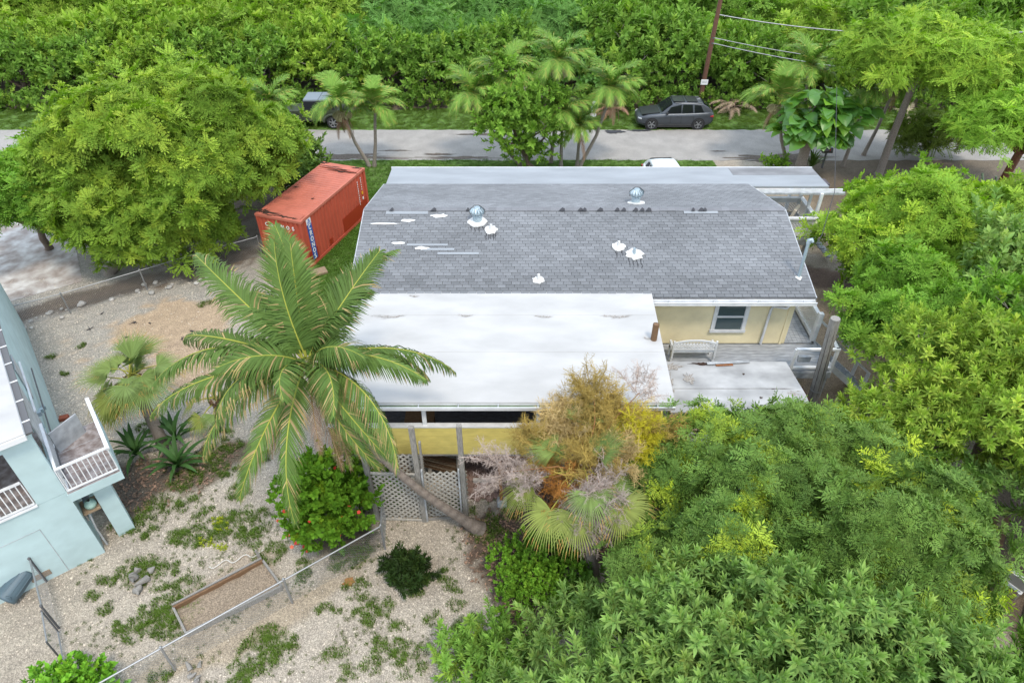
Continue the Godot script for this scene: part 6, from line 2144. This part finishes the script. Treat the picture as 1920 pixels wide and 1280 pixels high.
func flower_sprays() -> void:
	# branched flower stalks of the cabbage palm: ochre, lemon, orange and bleached ones
	rng.seed = 606
	var b := MB.new()
	for k in 26:
		var p := Vector3(0, rng.randf_range(0.0, 0.75), 0)
		var d := (rand_dir() + Vector3.UP * 0.5).normalized()
		var e := p + d * rng.randf_range(0.2, 0.45)
		b.tube([p, p.lerp(e, 0.5) + rand_dir() * 0.03, e], [0.008, 0.006, 0.003], 3, false)
		for j in 5:
			var q := p.lerp(e, rng.randf_range(0.25, 1.0))
			b.tube([q, q + rand_dir() * 0.13], [0.005, 0.003], 3, false)
	b.tube([Vector3(0, -0.2, 0), Vector3(0, 0.8, 0)], [0.014, 0.006], 4, false)
	var m := b.mesh()
	var palm: Node3D = get_node("cabbage_palm")
	var tint := {"ochre": Color(0.42, 0.30, 0.07), "lemon": Color(0.58, 0.52, 0.02), "orange": Color(0.40, 0.17, 0.03), "bleached": Color(0.46, 0.37, 0.32), "straw": Color(0.52, 0.38, 0.16)}
	# [dx, dy, dz of the spray's middle from the foot, spread, count, colour]
	for s in [[-1.5, 4.7, -1.6, 0.5, 40, "ochre"], [-0.9, 5.0, -2.0, 0.5, 40, "straw"], [-0.2, 5.2, -2.1, 0.55, 46, "ochre"], [0.5, 5.2, -2.1, 0.5, 40, "ochre"], [1.0, 5.0, -1.8, 0.4, 36, "lemon"], [1.6, 4.8, -1.9, 0.4, 22, "ochre"], [-0.1, 5.8, -2.5, 0.35, 18, "ochre"], [-0.8, 4.3, -0.7, 0.4, 24, "orange"], [-1.8, 4.3, -0.7, 0.4, 14, "bleached"], [-0.3, 3.95, 0.1, 0.5, 50, "bleached"], [-2.6, 4.5, -0.9, 0.4, 10, "bleached"], [1.2, 5.6, -2.8, 0.3, 7, "bleached"], [0.9, 4.5, -1.3, 0.28, 14, "lemon"], [-0.35, 4.95, -0.7, 0.4, 26, "ochre"], [-0.1, 4.6, -0.1, 0.4, 26, "bleached"], [0.5, 4.9, -0.9, 0.35, 20, "straw"]]:
		var places := []
		var tints := []
		for k in int(s[4] * 1.5):
			var d: Vector3 = rand_dir() * s[3] * sqrt(rng.randf())
			var axis := (d.normalized() * 0.7 + Vector3.UP * 0.5 + rand_dir() * 0.5 + Vector3(s[0], 0, s[2] + 0.8) * 0.3).normalized()
			var x := axis.cross(rand_dir()).normalized()
			var sc := rng.randf_range(0.5, 0.85)
			places.append(Transform3D(Basis(x, axis, x.cross(axis)).scaled_local(Vector3(sc, sc, sc)), Vector3(s[0] - 0.1, s[1] - 0.45, s[2] + 0.15) + d))
			var c: Color = tint[s[5]] * rng.randf_range(0.7, 1.25)
			c.a = 1.0
			tints.append(c)
		many("flower_spray", m, M.twig, places, tints, palm, true).set_meta("label", s[5] + " flower spray of fine branching twigs")
		b = MB.new()
		b.tube([Vector3(-0.5, 4.2, -0.65), Vector3(s[0] * 0.4 - 0.2, s[1] * 0.5 + 2.3, s[2] * 0.6), Vector3(s[0] - 0.1, s[1] - 0.45, s[2] + 0.15)], [0.025, 0.018, 0.01], 5)
		part("flower_stalk", b.mesh(), M.orange_wood, palm)


# ---------- trees of the plot ----------
func near_trees() -> void:
	var yellow := [Color(0.12, 0.19, 0.035), Color(0.08, 0.14, 0.028), Color(0.2, 0.26, 0.045)]
	var mid := [Color(0.10, 0.19, 0.035), Color(0.07, 0.145, 0.03), Color(0.22, 0.31, 0.04)]
	var deep := [Color(0.068, 0.118, 0.03), Color(0.042, 0.082, 0.022), Color(0.3, 0.38, 0.03)]
	var soft := [Color(0.14, 0.215, 0.085), Color(0.09, 0.155, 0.06), Color(0.2, 0.26, 0.095)]
	tree("shade_tree", "broad yellow-green tree filling the upper left beside the container", Vector3(-19.2, 0, -27.4), Vector3(3.2, 4.4, -3.3), Vector3(5.2, 3.6, 4.0), {"tones": yellow, "mesh": S.feather, "size": 0.5, "density": 11.0, "lobes": 24, "lobe": 1.7, "thick": 0.24, "limbs": 14, "fresh": 0.42, "bark": M.grey_bark, "extra": [[Vector3(-0.5, 4.2, -2.5), Vector3(2.3, 1.8, 2.2)], [Vector3(0.3, 3.2, -0.2), Vector3(1.8, 1.4, 1.6)], [Vector3(2.4, 2.4, 0.1), Vector3(1.8, 1.5, 1.4)], [Vector3(3.8, 1.9, -0.9), Vector3(1.6, 1.4, 1.2)], [Vector3(4.6, 1.9, -1.6), Vector3(1.2, 1.2, 1.1)], [Vector3(0.8, 1.9, 0.4), Vector3(1.2, 1.0, 1.0)]]})
	tree("shade_tree", "darker leafy tree at the left edge over the concrete driveway", Vector3(-23.3, 0, -29.6), Vector3(0.7, 3.4, 0.6), Vector3(2.6, 2.1, 2.3), {"tones": mid, "mesh": S.feather, "size": 0.48, "density": 10.0, "lobes": 11, "lobe": 1.1, "fresh": 0.22})
	tree("glossy_tree", "dark glossy round bush tree between the container and the road", Vector3(-13.0, 0, -35.4), Vector3(0.0, 1.8, 0.0), Vector3(2.1, 1.9, 2.0), {"tones": deep, "mesh": S.broad, "mat": M.gloss_leaf, "size": 0.5, "density": 9.0, "lobes": 12, "lobe": 1.0, "fresh": 0.06})
	tree("street_tree", "leafy green tree amid the palms at the road", Vector3(1.25, 0, -38.6), Vector3(-0.9, 3.3, -0.4), Vector3(2.1, 2.6, 1.9), {"tones": [Color(0.11, 0.2, 0.04), Color(0.08, 0.15, 0.035), Color(0.2, 0.29, 0.04)], "mesh": S.broad, "size": 0.5, "density": 9.0, "lobes": 13, "lobe": 0.95, "fresh": 0.2, "extra": [[Vector3(0.5, 2.2, 0), Vector3(1.1, 0.9, 1.0)], [Vector3(-0.4, 1.2, 0.2), Vector3(1.0, 0.9, 0.8)]]})
	big_leaf_tree()
	tree("umbrella_tree", "bright green umbrella-crowned tree at the upper right beyond the road", Vector3(22.0, 0, -38.2), Vector3(0.3, 6.8, 0.2), Vector3(4.8, 1.5, 3.6), {"tones": [Color(0.13, 0.21, 0.035), Color(0.095, 0.165, 0.03), Color(0.21, 0.28, 0.045)], "mesh": S.airy, "size": 0.66, "density": 10.0, "lobes": 16, "lobe": 1.4, "thick": 0.2, "limbs": 9, "bark": M.grey_bark, "fresh": 0.4, "up": 0.7})
	tree("umbrella_tree", "feathery green tree at the right edge above the curved dark trunk", Vector3(26.6, 0, -34.0), Vector3(-0.2, 5.2, 0.2), Vector3(3.6, 2.2, 3.4), {"tones": [Color(0.13, 0.23, 0.04), Color(0.09, 0.17, 0.03), Color(0.22, 0.32, 0.05)], "mesh": S.airy, "size": 0.62, "density": 10.0, "lobes": 12, "lobe": 1.3, "thick": 0.22, "bark": M.red_bark, "up": 0.6})
	tree("olive_bush", "dark olive round bush beside the road under the umbrella tree", Vector3(26.0, 0, -40.6), Vector3(0, 1.5, 0), Vector3(2.5, 1.5, 1.6), {"category": "bush", "tones": [Color(0.08, 0.12, 0.03), Color(0.06, 0.085, 0.025), Color(0.1, 0.14, 0.03)], "mesh": S.airy, "size": 0.6, "density": 8.0, "lobes": 9, "lobe": 0.9, "fresh": 0.1, "thick": 0.08})
	tree("gumbo_tree", "yellow-green tree with red-brown limbs beside the front deck", Vector3(16.6, 0, -25.8), Vector3(1.7, 3.1, 0.3), Vector3(3.6, 2.0, 3.0), {"tones": [Color(0.15, 0.24, 0.04), Color(0.09, 0.165, 0.03), Color(0.26, 0.34, 0.05)], "mesh": S.feather, "size": 0.46, "density": 12.0, "lobes": 18, "lobe": 1.35, "thick": 0.22, "bark": M.red_bark, "limbs": 10, "fresh": 0.4, "extra": [[Vector3(-0.9, 2.2, 1.6), Vector3(1.3, 1.1, 1.2)], [Vector3(-0.3, 1.8, 2.2), Vector3(1.4, 1.1, 1.2)]]})
	tree("gumbo_tree", "green tree with forked red trunk on bare soil right of the house", Vector3(14.75, 0, -22.3), Vector3(-0.2, 3.5, 2.9), Vector3(2.9, 1.9, 2.5), {"tones": mid, "mesh": S.feather, "size": 0.44, "density": 12.0, "lobes": 12, "lobe": 1.15, "thick": 0.24, "bark": M.red_bark, "fresh": 0.25})
	tree("side_tree", "grey-green tree at the right edge level with the service mast", Vector3(19.3, 0, -20.6), Vector3(0.2, 3.9, 0.2), Vector3(3.4, 2.2, 3.2), {"tones": soft, "mesh": S.broad, "size": 0.5, "density": 8.0, "lobes": 14, "lobe": 1.3, "fresh": 0.35})
	tree("side_tree", "pale yellow-green tree crowding the right edge beside the wooden post", Vector3(14.2, 0, -14.2), Vector3(0.1, 3.9, 0.3), Vector3(4.0, 2.3, 3.0), {"tones": [Color(0.17, 0.235, 0.05), Color(0.11, 0.175, 0.04), Color(0.26, 0.31, 0.07)], "mesh": S.whorl, "size": 0.36, "density": 15.0, "lobes": 17, "lobe": 1.35, "fresh": 0.4, "extra": [[Vector3(-3.1, 2.8, 0.0), Vector3(1.4, 1.2, 1.3)], [Vector3(-3.6, 2.2, 1.0), Vector3(1.3, 1.1, 1.2)]]})
	tree("ash_tree", "large dark green fine-leaved tree in front of the shed", Vector3(7.4, 0, -9.9), Vector3(-0.1, 3.3, -0.3), Vector3(4.1, 2.3, 3.6), {"tones": deep, "mesh": S.fine, "mat": M.gloss_leaf, "size": 0.3, "density": 24.0, "lobes": 30, "lobe": 1.2, "thick": 0.22, "limbs": 14, "fresh": 0.34, "bark": M.grey_bark, "extra": [[Vector3(3.6, 2.9, -1.2), Vector3(1.5, 1.3, 1.3)], [Vector3(-3.4, 1.9, 1.3), Vector3(1.4, 1.1, 1.3)]]})
	tree("laurel_tree", "soft green broad-leaved tree at the bottom edge nearest the camera", Vector3(5.4, 0, -6.2), Vector3(0.0, 3.7, 0.0), Vector3(4.2, 2.0, 2.2), {"tones": soft, "mesh": S.whorl, "size": 0.36, "density": 18.0, "lobes": 28, "lobe": 1.05, "thick": 0.18, "limbs": 12, "fresh": 0.25, "bark": M.grey_bark, "extra": [[Vector3(-4.4, 2.0, 0.0), Vector3(1.5, 1.1, 1.1)], [Vector3(-3.4, 2.6, 0.2), Vector3(1.4, 1.2, 1.3)], [Vector3(-5.4, 1.5, -0.3), Vector3(1.1, 0.9, 0.9)], [Vector3(-3.6, 1.5, -2.0), Vector3(1.4, 1.0, 1.1)], [Vector3(-2.4, 2.0, -2.0), Vector3(1.4, 1.1, 1.1)]]})
	tree("laurel_tree", "green leafy tree in the bottom right corner beyond the sandy gap", Vector3(13.0, 0, -7.0), Vector3(0.2, 1.2, 0.3), Vector3(3.6, 1.1, 1.0), {"tones": [Color(0.10, 0.18, 0.055), Color(0.07, 0.14, 0.04), Color(0.18, 0.27, 0.07)], "mesh": S.whorl, "size": 0.42, "density": 11.0, "lobes": 13, "lobe": 1.1, "fresh": 0.25, "bark": M.grey_bark})
	tree("side_tree", "mid-green tree behind the right-edge tree nearest the wooden post", Vector3(18.2, 0, -15.6), Vector3(-0.4, 3.6, -0.4), Vector3(3.4, 2.1, 2.8), {"tones": mid, "mesh": S.broad, "size": 0.46, "density": 10.0, "lobes": 15, "lobe": 1.2, "fresh": 0.35})
	tree("side_tree", "ragged green tree at the right edge above the stacked boards", Vector3(16.9, 0, -12.2), Vector3(-0.8, 3.2, 0.2), Vector3(2.8, 1.7, 2.0), {"tones": soft, "mesh": S.whorl, "size": 0.38, "density": 13.0, "lobes": 14, "lobe": 1.0, "fresh": 0.35})
	tree("side_tree", "green tree at the right edge in front of the tall cactus", Vector3(21.0, 0, -25.5), Vector3(-0.2, 3.3, 0.6), Vector3(3.0, 2.0, 2.6), {"tones": yellow, "mesh": S.feather, "size": 0.48, "density": 10.0, "lobes": 13, "lobe": 1.1, "fresh": 0.35})


func big_leaf_tree() -> void:
	var t := thing("big_leaf_tree", "tree with huge bright green leaves on a thick pale trunk by the porch corner", "tree", Vector3(17.2, 0, -38.2))
	rng.seed = 909
	var b := MB.new()
	b.tube([Vector3(0, -0.1, 0), Vector3(0, 1.0, 0), Vector3(0.05, 2.2, 0), Vector3(0.15, 3.2, 0)], [0.36, 0.31, 0.27, 0.16], 12)
	part("trunk", b.mesh(), M.grey_bark, t)
	limbs(t, M.grey_bark, Vector3(0.05, 2.2, 0), [Vector3(-1.2, 3.6, 0.3), Vector3(1.4, 3.8, 0.2), Vector3(0.2, 4.4, -0.6), Vector3(1.9, 3.3, 0.4), Vector3(-0.4, 3.0, 1.0)], 0.13, 0.04)
	var shapes := []
	for v in 3:
		b = MB.new()
		var sh: float = [0.85, 1.0, 1.2][v]
		b.col = Color(sh, sh, sh)
		var rows := []
		for k in 8:
			var f := k / 7.0
			var w: float = [0.03, 0.25, 0.36, 0.41, 0.41, 0.35, 0.22, 0.02][k]
			var y: float = 0.12 * sin(PI * f) - 0.3 * f * f * [0.6, 1.0, 1.4][v]
			rows.append([Vector3(f, y + w * 0.22, w), Vector3(f, y + w * 0.05, w * 0.4), Vector3(f, y, 0), Vector3(f, y + w * 0.05, -w * 0.4), Vector3(f, y + w * 0.22, -w)])
		b.grid(rows)
		shapes.append(b.mesh())
	var tones := []
	for c in [Color(0.05, 0.135, 0.025), Color(0.075, 0.19, 0.03), Color(0.15, 0.30, 0.03)]:
		var m := plain(lin(c.r, c.g, c.b), 0.38)
		m.cull_mode = BaseMaterial3D.CULL_DISABLED
		m.backlight_enabled = true
		m.backlight = Color(0.5, 0.65, 0.2)
		tones.append(m)
	var n := 0
	while n < 290:
		var lobe: Array = [[Vector3(0.1, 3.9, 0), Vector3(1.7, 1.25, 1.5)], [Vector3(-0.7, 2.9, 0.5), Vector3(1.3, 1.0, 1.1)], [Vector3(1.6, 3.7, 0.1), Vector3(1.3, 0.8, 1.1)], [Vector3(0.4, 2.6, 0.8), Vector3(1.2, 0.8, 0.8)]][n % 4]
		var d := rand_dir()
		if d.y < -0.35:
			continue
		var p: Vector3 = lobe[0] + d * lobe[1] * rng.randf_range(0.7, 1.0)
		var az := rad_to_deg(atan2(-d.z, d.x)) + rng.randf_range(-50, 50)
		var s := rng.randf_range(0.65, 0.98)
		var xf := Transform3D(heading(az) * Basis(Vector3(0, 0, 1), rng.randf_range(-0.35, 0.45)) * Basis(Vector3.RIGHT, rng.randf_range(-0.4, 0.4)) * Basis.from_scale(Vector3(s, s, s)), p)
		part("leaf", shapes[rng.randi() % 3], tones[[0, 0, 1, 1, 2][rng.randi() % 5]], t, xf)
		n += 1


# ---------- shrubs ----------
func bush(called: String, label: String, at: Vector3, r: Vector3, opt: Dictionary) -> Node3D:
	rng.seed = hash(label)
	var t := thing(called, label, "bush", at)
	var lobes := lobes_in(Vector3(0, r.y * 0.75, 0), r, opt.get("lobes", 9), opt.get("lobe", r.x * 0.45))
	var b := MB.new()
	for k in 5:
		b.tube([Vector3(0, -0.05, 0), lobes[k + 1][0] * 0.5 + rand_dir() * 0.05, lobes[k + 1][0]], [0.04, 0.025, 0.01], 5)
	part("stems", b.mesh(), M.bark, t)
	leafy("foliage", t, lobes, opt.density, opt.size, opt.mesh, opt.get("mat", M.leaf), opt.tones, opt.get("fresh", 0.3))
	return t


func shrubs() -> void:
	var t := bush("hibiscus_bush", "bright green bush dotted with red flowers beside the lattice screen", Vector3(-5.7, 0, -12.9), Vector3(1.15, 1.7, 1.1), {"tones": [Color(0.075, 0.155, 0.02), Color(0.05, 0.11, 0.015), Color(0.15, 0.24, 0.025)], "mesh": S.round, "size": 0.3, "density": 22.0, "lobes": 15, "lobe": 0.65, "fresh": 0.3})
	rng.seed = 45
	var b := MB.new()
	for k in 5:
		var a := TAU * k / 5
		var along := Vector3(cos(a), 0.45, sin(a)).normalized()
		leaf_face(b, Vector3.ZERO, along, Vector3(-sin(a), 0, cos(a)), Vector3.UP, 0.075, 0.06, 0.1)
	var fm := b.mesh()
	var red := plain(lin(0.55, 0.03, 0.015), 0.6)
	var coral := plain(lin(0.6, 0.11, 0.05), 0.6)
	for k in 30:
		var d := rand_dir()
		d.y = absf(d.y) * 0.8
		if d.z < -0.2:
			d.z = -d.z
		var p := Vector3(0, 1.05, 0) + d.normalized() * Vector3(1.35, 1.7, 1.3) * rng.randf_range(0.94, 1.04)
		if k > 22:
			p = Vector3(-0.55 + rng.randf_range(-0.3, 0.3), 0.8 + rng.randf_range(-0.2, 0.3), 1.15 + rng.randf_range(-0.05, 0.1))
		part("flower", fm, red if k % 3 else coral, t, Transform3D(Basis.from_euler(Vector3(rng.randf_range(0, 0.7), rng.randf() * TAU, 0)), p))
	bush("ground_bush", "low light-green spreading bush in front of the cabbage palm", Vector3(0.75, 0, -11.1), Vector3(1.55, 0.65, 1.15), {"tones": [Color(0.10, 0.2, 0.03), Color(0.07, 0.15, 0.025), Color(0.16, 0.26, 0.04)], "mesh": S.round, "size": 0.17, "density": 55.0, "lobes": 12, "lobe": 0.55})
	bush("ground_bush", "low dark bush at the foot of the cabbage palm trunk", Vector3(2.0, 0, -10.3), Vector3(0.9, 0.6, 0.7), {"tones": [Color(0.075, 0.15, 0.035), Color(0.05, 0.11, 0.025), Color(0.1, 0.2, 0.04)], "mesh": S.broad, "size": 0.3, "density": 22.0, "lobes": 8, "lobe": 0.4})
	bush("ground_bush", "glossy bright green shrub cut by the bottom edge at lower left", Vector3(-10.95, 0, -7.75), Vector3(0.8, 0.7, 0.6), {"tones": [Color(0.085, 0.2, 0.02), Color(0.06, 0.15, 0.018), Color(0.15, 0.28, 0.03)], "mesh": S.round, "mat": M.gloss_leaf, "size": 0.3, "density": 24.0, "lobes": 10, "lobe": 0.42})
	bush("ground_bush", "small green bush at the foot of the left porch post", Vector3(-4.75, 0, -14.0), Vector3(0.8, 0.9, 0.7), {"tones": [Color(0.07, 0.15, 0.025), Color(0.05, 0.11, 0.02), Color(0.13, 0.22, 0.03)], "mesh": S.round, "size": 0.26, "density": 24.0, "lobes": 8, "lobe": 0.4})
	bush("ground_bush", "narrow green bush at the bottom edge below the gravel's right end", Vector3(-0.6, 0, -8.6), Vector3(1.2, 0.8, 0.7), {"tones": [Color(0.12, 0.21, 0.06), Color(0.085, 0.165, 0.045), Color(0.2, 0.28, 0.07)], "mesh": S.whorl, "size": 0.34, "density": 18.0, "lobes": 9, "lobe": 0.5})
	bush("ground_bush", "low green bush beside the road at the big-leaved tree's foot", Vector3(16.0, 0, -38.9), Vector3(0.8, 0.45, 0.5), {"tones": [Color(0.12, 0.2, 0.03), Color(0.08, 0.15, 0.03), Color(0.2, 0.28, 0.04)], "mesh": S.weed, "size": 0.3, "density": 22.0, "lobes": 6, "lobe": 0.35})
	bush("dark_shrub", "round very dark green shrub on the gravel below the leaning palm", Vector3(-3.05, 0, -11.3), Vector3(0.5, 0.32, 0.42), {"tones": [Color(0.016, 0.032, 0.011), Color(0.011, 0.022, 0.008), Color(0.035, 0.055, 0.015)], "mesh": S.whorl, "mat": M.gloss_leaf, "size": 0.3, "density": 55.0, "lobes": 9, "lobe": 0.24})
	rosette("agave", "dark green rosette plant beneath the small fan palm, nearest the balcony", "plant", Vector3(-13.0, 0, -15.9), 16, 1.25, 0.17, Color(0.05, 0.11, 0.03), 58.0, 70.0, 4, "rosette plants beneath the small fan palm")
	rosette("agave", "broad green rosette plant on dark soil right of the small fan palm", "plant", Vector3(-11.35, 0, -15.35), 18, 1.3, 0.19, Color(0.055, 0.125, 0.035), 50.0, 70.0, 5, "rosette plants beneath the small fan palm")
	rosette("agave", "green rosette plant growing close against the fan palm trunk", "plant", Vector3(-11.9, 0, -16.6), 15, 1.1, 0.15, Color(0.045, 0.115, 0.03), 55.0, 60.0, 6, "rosette plants beneath the small fan palm")
	rosette("roadside_lily", "spiky green plant beside the mailbox at the road edge", "plant", Vector3(18.2, 0, -38.9), 40, 1.2, 0.1, Color(0.1, 0.17, 0.03), 75.0, 50.0, 8)
	# cactus at the right edge
	var c := thing("tall_cactus", "clump of long grey-green cactus stems at the right edge", "cactus", Vector3(24.4, 0, -30.6))
	rng.seed = 19
	for k in 13:
		b = MB.new()
		var d := Vector3(rng.randf_range(-0.7, 1.3), rng.randf_range(1.1, 1.8), rng.randf_range(-0.7, 0.7)).normalized() * rng.randf_range(1.8, 3.8)
		b.tube([Vector3(d.x * 0.1, 0, d.z * 0.1), d * 0.5 + Vector3(0, 0.1, 0), d], [0.1, 0.09, 0.05], 7)
		part("stem", b.mesh(), M.cactus, c)


# ---------- woodland beyond the road ----------
func woodland() -> void:
	var yellow := [Color(0.14, 0.21, 0.04), Color(0.09, 0.155, 0.033), Color(0.22, 0.28, 0.055)]
	var green := [Color(0.10, 0.175, 0.042), Color(0.072, 0.135, 0.035), Color(0.18, 0.25, 0.055)]
	var blue := [Color(0.075, 0.155, 0.055), Color(0.06, 0.125, 0.045), Color(0.115, 0.2, 0.07)]
	var olive := [Color(0.20, 0.21, 0.035), Color(0.13, 0.16, 0.03), Color(0.28, 0.27, 0.04)]
	var front := [
		[-41.0, yellow, "yellow-green tree of the woodland edge farthest to the left"], [-36.5, green, "green tree of the woodland edge above the road's left end"], [-32.0, green, "dark-bottomed green tree at the woodland edge left of the shade tree"],
		[-27.5, yellow, "yellow-green woodland tree just behind the shade tree's left shoulder"], [-23.0, green, "green woodland tree behind the shade tree's top"], [-18.4, green, "green woodland tree behind the shade tree's right shoulder"],
		[-13.8, yellow, "yellow-green woodland tree directly behind the off-road car"], [-9.4, green, "glossy green woodland tree behind the paired palms"], [-5.0, green, "green hedge-like woodland tree between the paired palms and the street tree"],
		[-0.6, green, "green woodland tree behind the left-leaning street palm"], [3.8, blue, "green woodland tree behind the palm cluster"], [8.2, green, "green woodland tree just left of the grey car's bonnet"],
		[12.4, green, "green woodland tree behind the utility pole"], [16.8, green, "green woodland tree right of the utility pole"], [21.2, green, "green woodland tree behind the palm by the big-leaved tree"],
		[25.6, yellow, "green woodland tree behind the umbrella tree"], [30.2, green, "green woodland tree right of the umbrella tree"], [35.0, green, "green woodland tree at the right edge beyond the road"], [40.0, green, "last green woodland tree beyond the right edge of the road"]]
	rng.seed = 2024
	for f in front:
		var h := rng.randf_range(3.3, 4.6)
		var z := -52.0 + rng.randf_range(-0.5, 0.5)
		var s := rng.randi()
		tree("woodland_tree", f[2], Vector3(f[0], 0, z), Vector3(0, h * 0.55, 0), Vector3(2.7, h * 0.5, 2.4), {"tones": f[1], "mesh": S.broad, "size": 0.66, "density": 4.6, "lobes": 14, "lobe": 1.15, "fresh": 0.3, "limbs": 4}, "front row of the woodland beyond the road")
		rng.seed = s
	for row in 4:
		var z0: float = [-55.3, -59.6, -64.2, -69.5][row]
		var top: float = [4.9, 5.6, 6.0, 6.4][row]
		var x := -44.0 - row * 3.0
		while x < 45.0 + row * 3.0:
			var px := x + rng.randf_range(-0.9, 0.9)
			var s := rng.randi()
			var h := top * rng.randf_range(0.86, 1.14)
			var n := blotch_noise.get_noise_2d(px * 0.5 + row * 9.0, z0 * 0.3)
			var tone: Array = green
			var word := "green"
			if px < -14 - row or n > 0.2:
				tone = yellow
				word = "yellow-green"
			elif px > -13 and px < 6.0:
				tone = blue
				word = "blue-green"
			if px < -26 and row >= 1 and n < 0.05 or px > 5 and px < 13 and row == 2:
				tone = olive
				word = "olive"
			tree("woodland_tree", word + " tree deep in the woodland behind its front row", Vector3(px, 0, z0 + rng.randf_range(-1, 1)), Vector3(0, h * 0.62, 0), Vector3(2.9, h * 0.4, 2.8), {"tones": tone, "mesh": S.airy if word == "blue-green" else S.feather if n > 0.0 else S.broad, "size": 0.85, "density": 3.6, "lobes": 12, "lobe": 1.3, "fresh": 0.3, "limbs": 3}, word + " trees deep in the woodland")
			rng.seed = s
			x += 4.7
	# low growth at the foot of the woodland
	for k in 24:
		var x := -43.0 + k * 3.5
		var s := rng.randi()
		var t := bush("edge_shrub", "low green shrub at the foot of the woodland behind the verge", Vector3(x + rng.randf_range(-0.6, 0.6), 0, -49.2 + rng.randf_range(-0.3, 0.3)), Vector3(2.0, 0.7, 0.7), {"tones": green, "mesh": S.broad, "size": 0.42, "density": 9.0, "lobes": 8, "lobe": 0.55})
		t.set_meta("group", "low shrubs at the foot of the woodland")
		rng.seed = s


func small_things() -> void:
	# heaps of dead fronds on the verge
	for p in [[Vector3(7.3, 0, -48.0), "heap of brown dead palm fronds left of the grey car", 12, Color(0.34, 0.19, 0.12)], [Vector3(16.3, 0, -48.4), "heap of dry tan palm fronds right of the grey car", 14, Color(0.36, 0.26, 0.18)], [Vector3(28.0, 0, -46.8), "pale dry heap of fronds beyond the olive bush", 9, Color(0.4, 0.33, 0.22)]]:
		var t := thing("frond_heap", p[1], "frond heap", p[0])
		rng.seed = hash(p[1])
		for v in 2:
			var key := "heap%d%s" % [v, p[1]]
			S[key] = frond(1.9, 30.0 - 20 * v, -30.0, 22, 0.42, 0.04, 0.25, [p[3], p[3] * 0.9, p[3] * 1.2], 0.3, 700 + v)
		for k in p[2]:
			part("frond", S["heap%d%s" % [k % 2, p[1]]], M.dry, t, Transform3D(heading(rng.randf() * 360.0), Vector3(rng.randf_range(-0.7, 0.7), 0.1 + 0.045 * k, rng.randf_range(-0.3, 0.3))))
	var t := thing("branch_heap", "heap of grey dead branches behind the palm cluster", "branches", Vector3(1.9, 0, -46.6))
	rng.seed = 4
	for k in 16:
		var b := MB.new()
		var d := Vector3(rng.randf_range(-1, 1), rng.randf_range(0.0, 0.35), rng.randf_range(-0.4, 0.4)) * 1.1
		var p := Vector3(rng.randf_range(-0.6, 0.6), 0.1 + 0.03 * k, rng.randf_range(-0.2, 0.2))
		b.tube([p - d * 0.5, p + rand_dir() * 0.08, p + d * 0.6], [0.05, 0.04, 0.015], 5)
		part("branch", b.mesh(), M.grey_bark, t)
	# white statue-like mailbox post near the leaning palm
	t = thing("garden_statue", "small white garden statue on the far verge beside the leaning palm", "statue", Vector3(5.75, 0, -47.6))
	var b := MB.new()
	b.lathe([Vector2(0.22, 0.0), Vector2(0.22, 0.12), Vector2(0.12, 0.18), Vector2(0.14, 0.35), Vector2(0.2, 0.5), Vector2(0.16, 0.68), Vector2(0.08, 0.75), Vector2(0.15, 0.86), Vector2(0.13, 1.0), Vector2(0.001, 1.06)], 14, Vector3.ZERO)
	part("figure", b.mesh(), M.white, t)
	t = thing("mailbox", "black mailbox on a thin post beside the thick pale trunk", "mailbox", Vector3(18.95, 0, -39.1))
	own_axes = true
	pbox("post", M.dark_steel, t, Vector3(0, 0.5, 0), Vector3(0.09, 1.0, 0.09))
	b = MB.new()
	var arch := [Vector2(-0.16, 0), Vector2(0.16, 0)]
	for k in 9:
		arch.append(Vector2(cos(PI * k / 8) * 0.16, 0.14 + sin(PI * k / 8) * 0.16))
	b.prism(arch, 0.6, Transform3D(Basis(Vector3.UP, PI / 2), Vector3(-0.3, 1.0, 0)))
	part("box", b.mesh(), M.car_black, t)
	pbox("flag", M.tail, t, Vector3(0.1, 1.22, 0.17), Vector3(0.04, 0.16, 0.02))
	own_axes = false
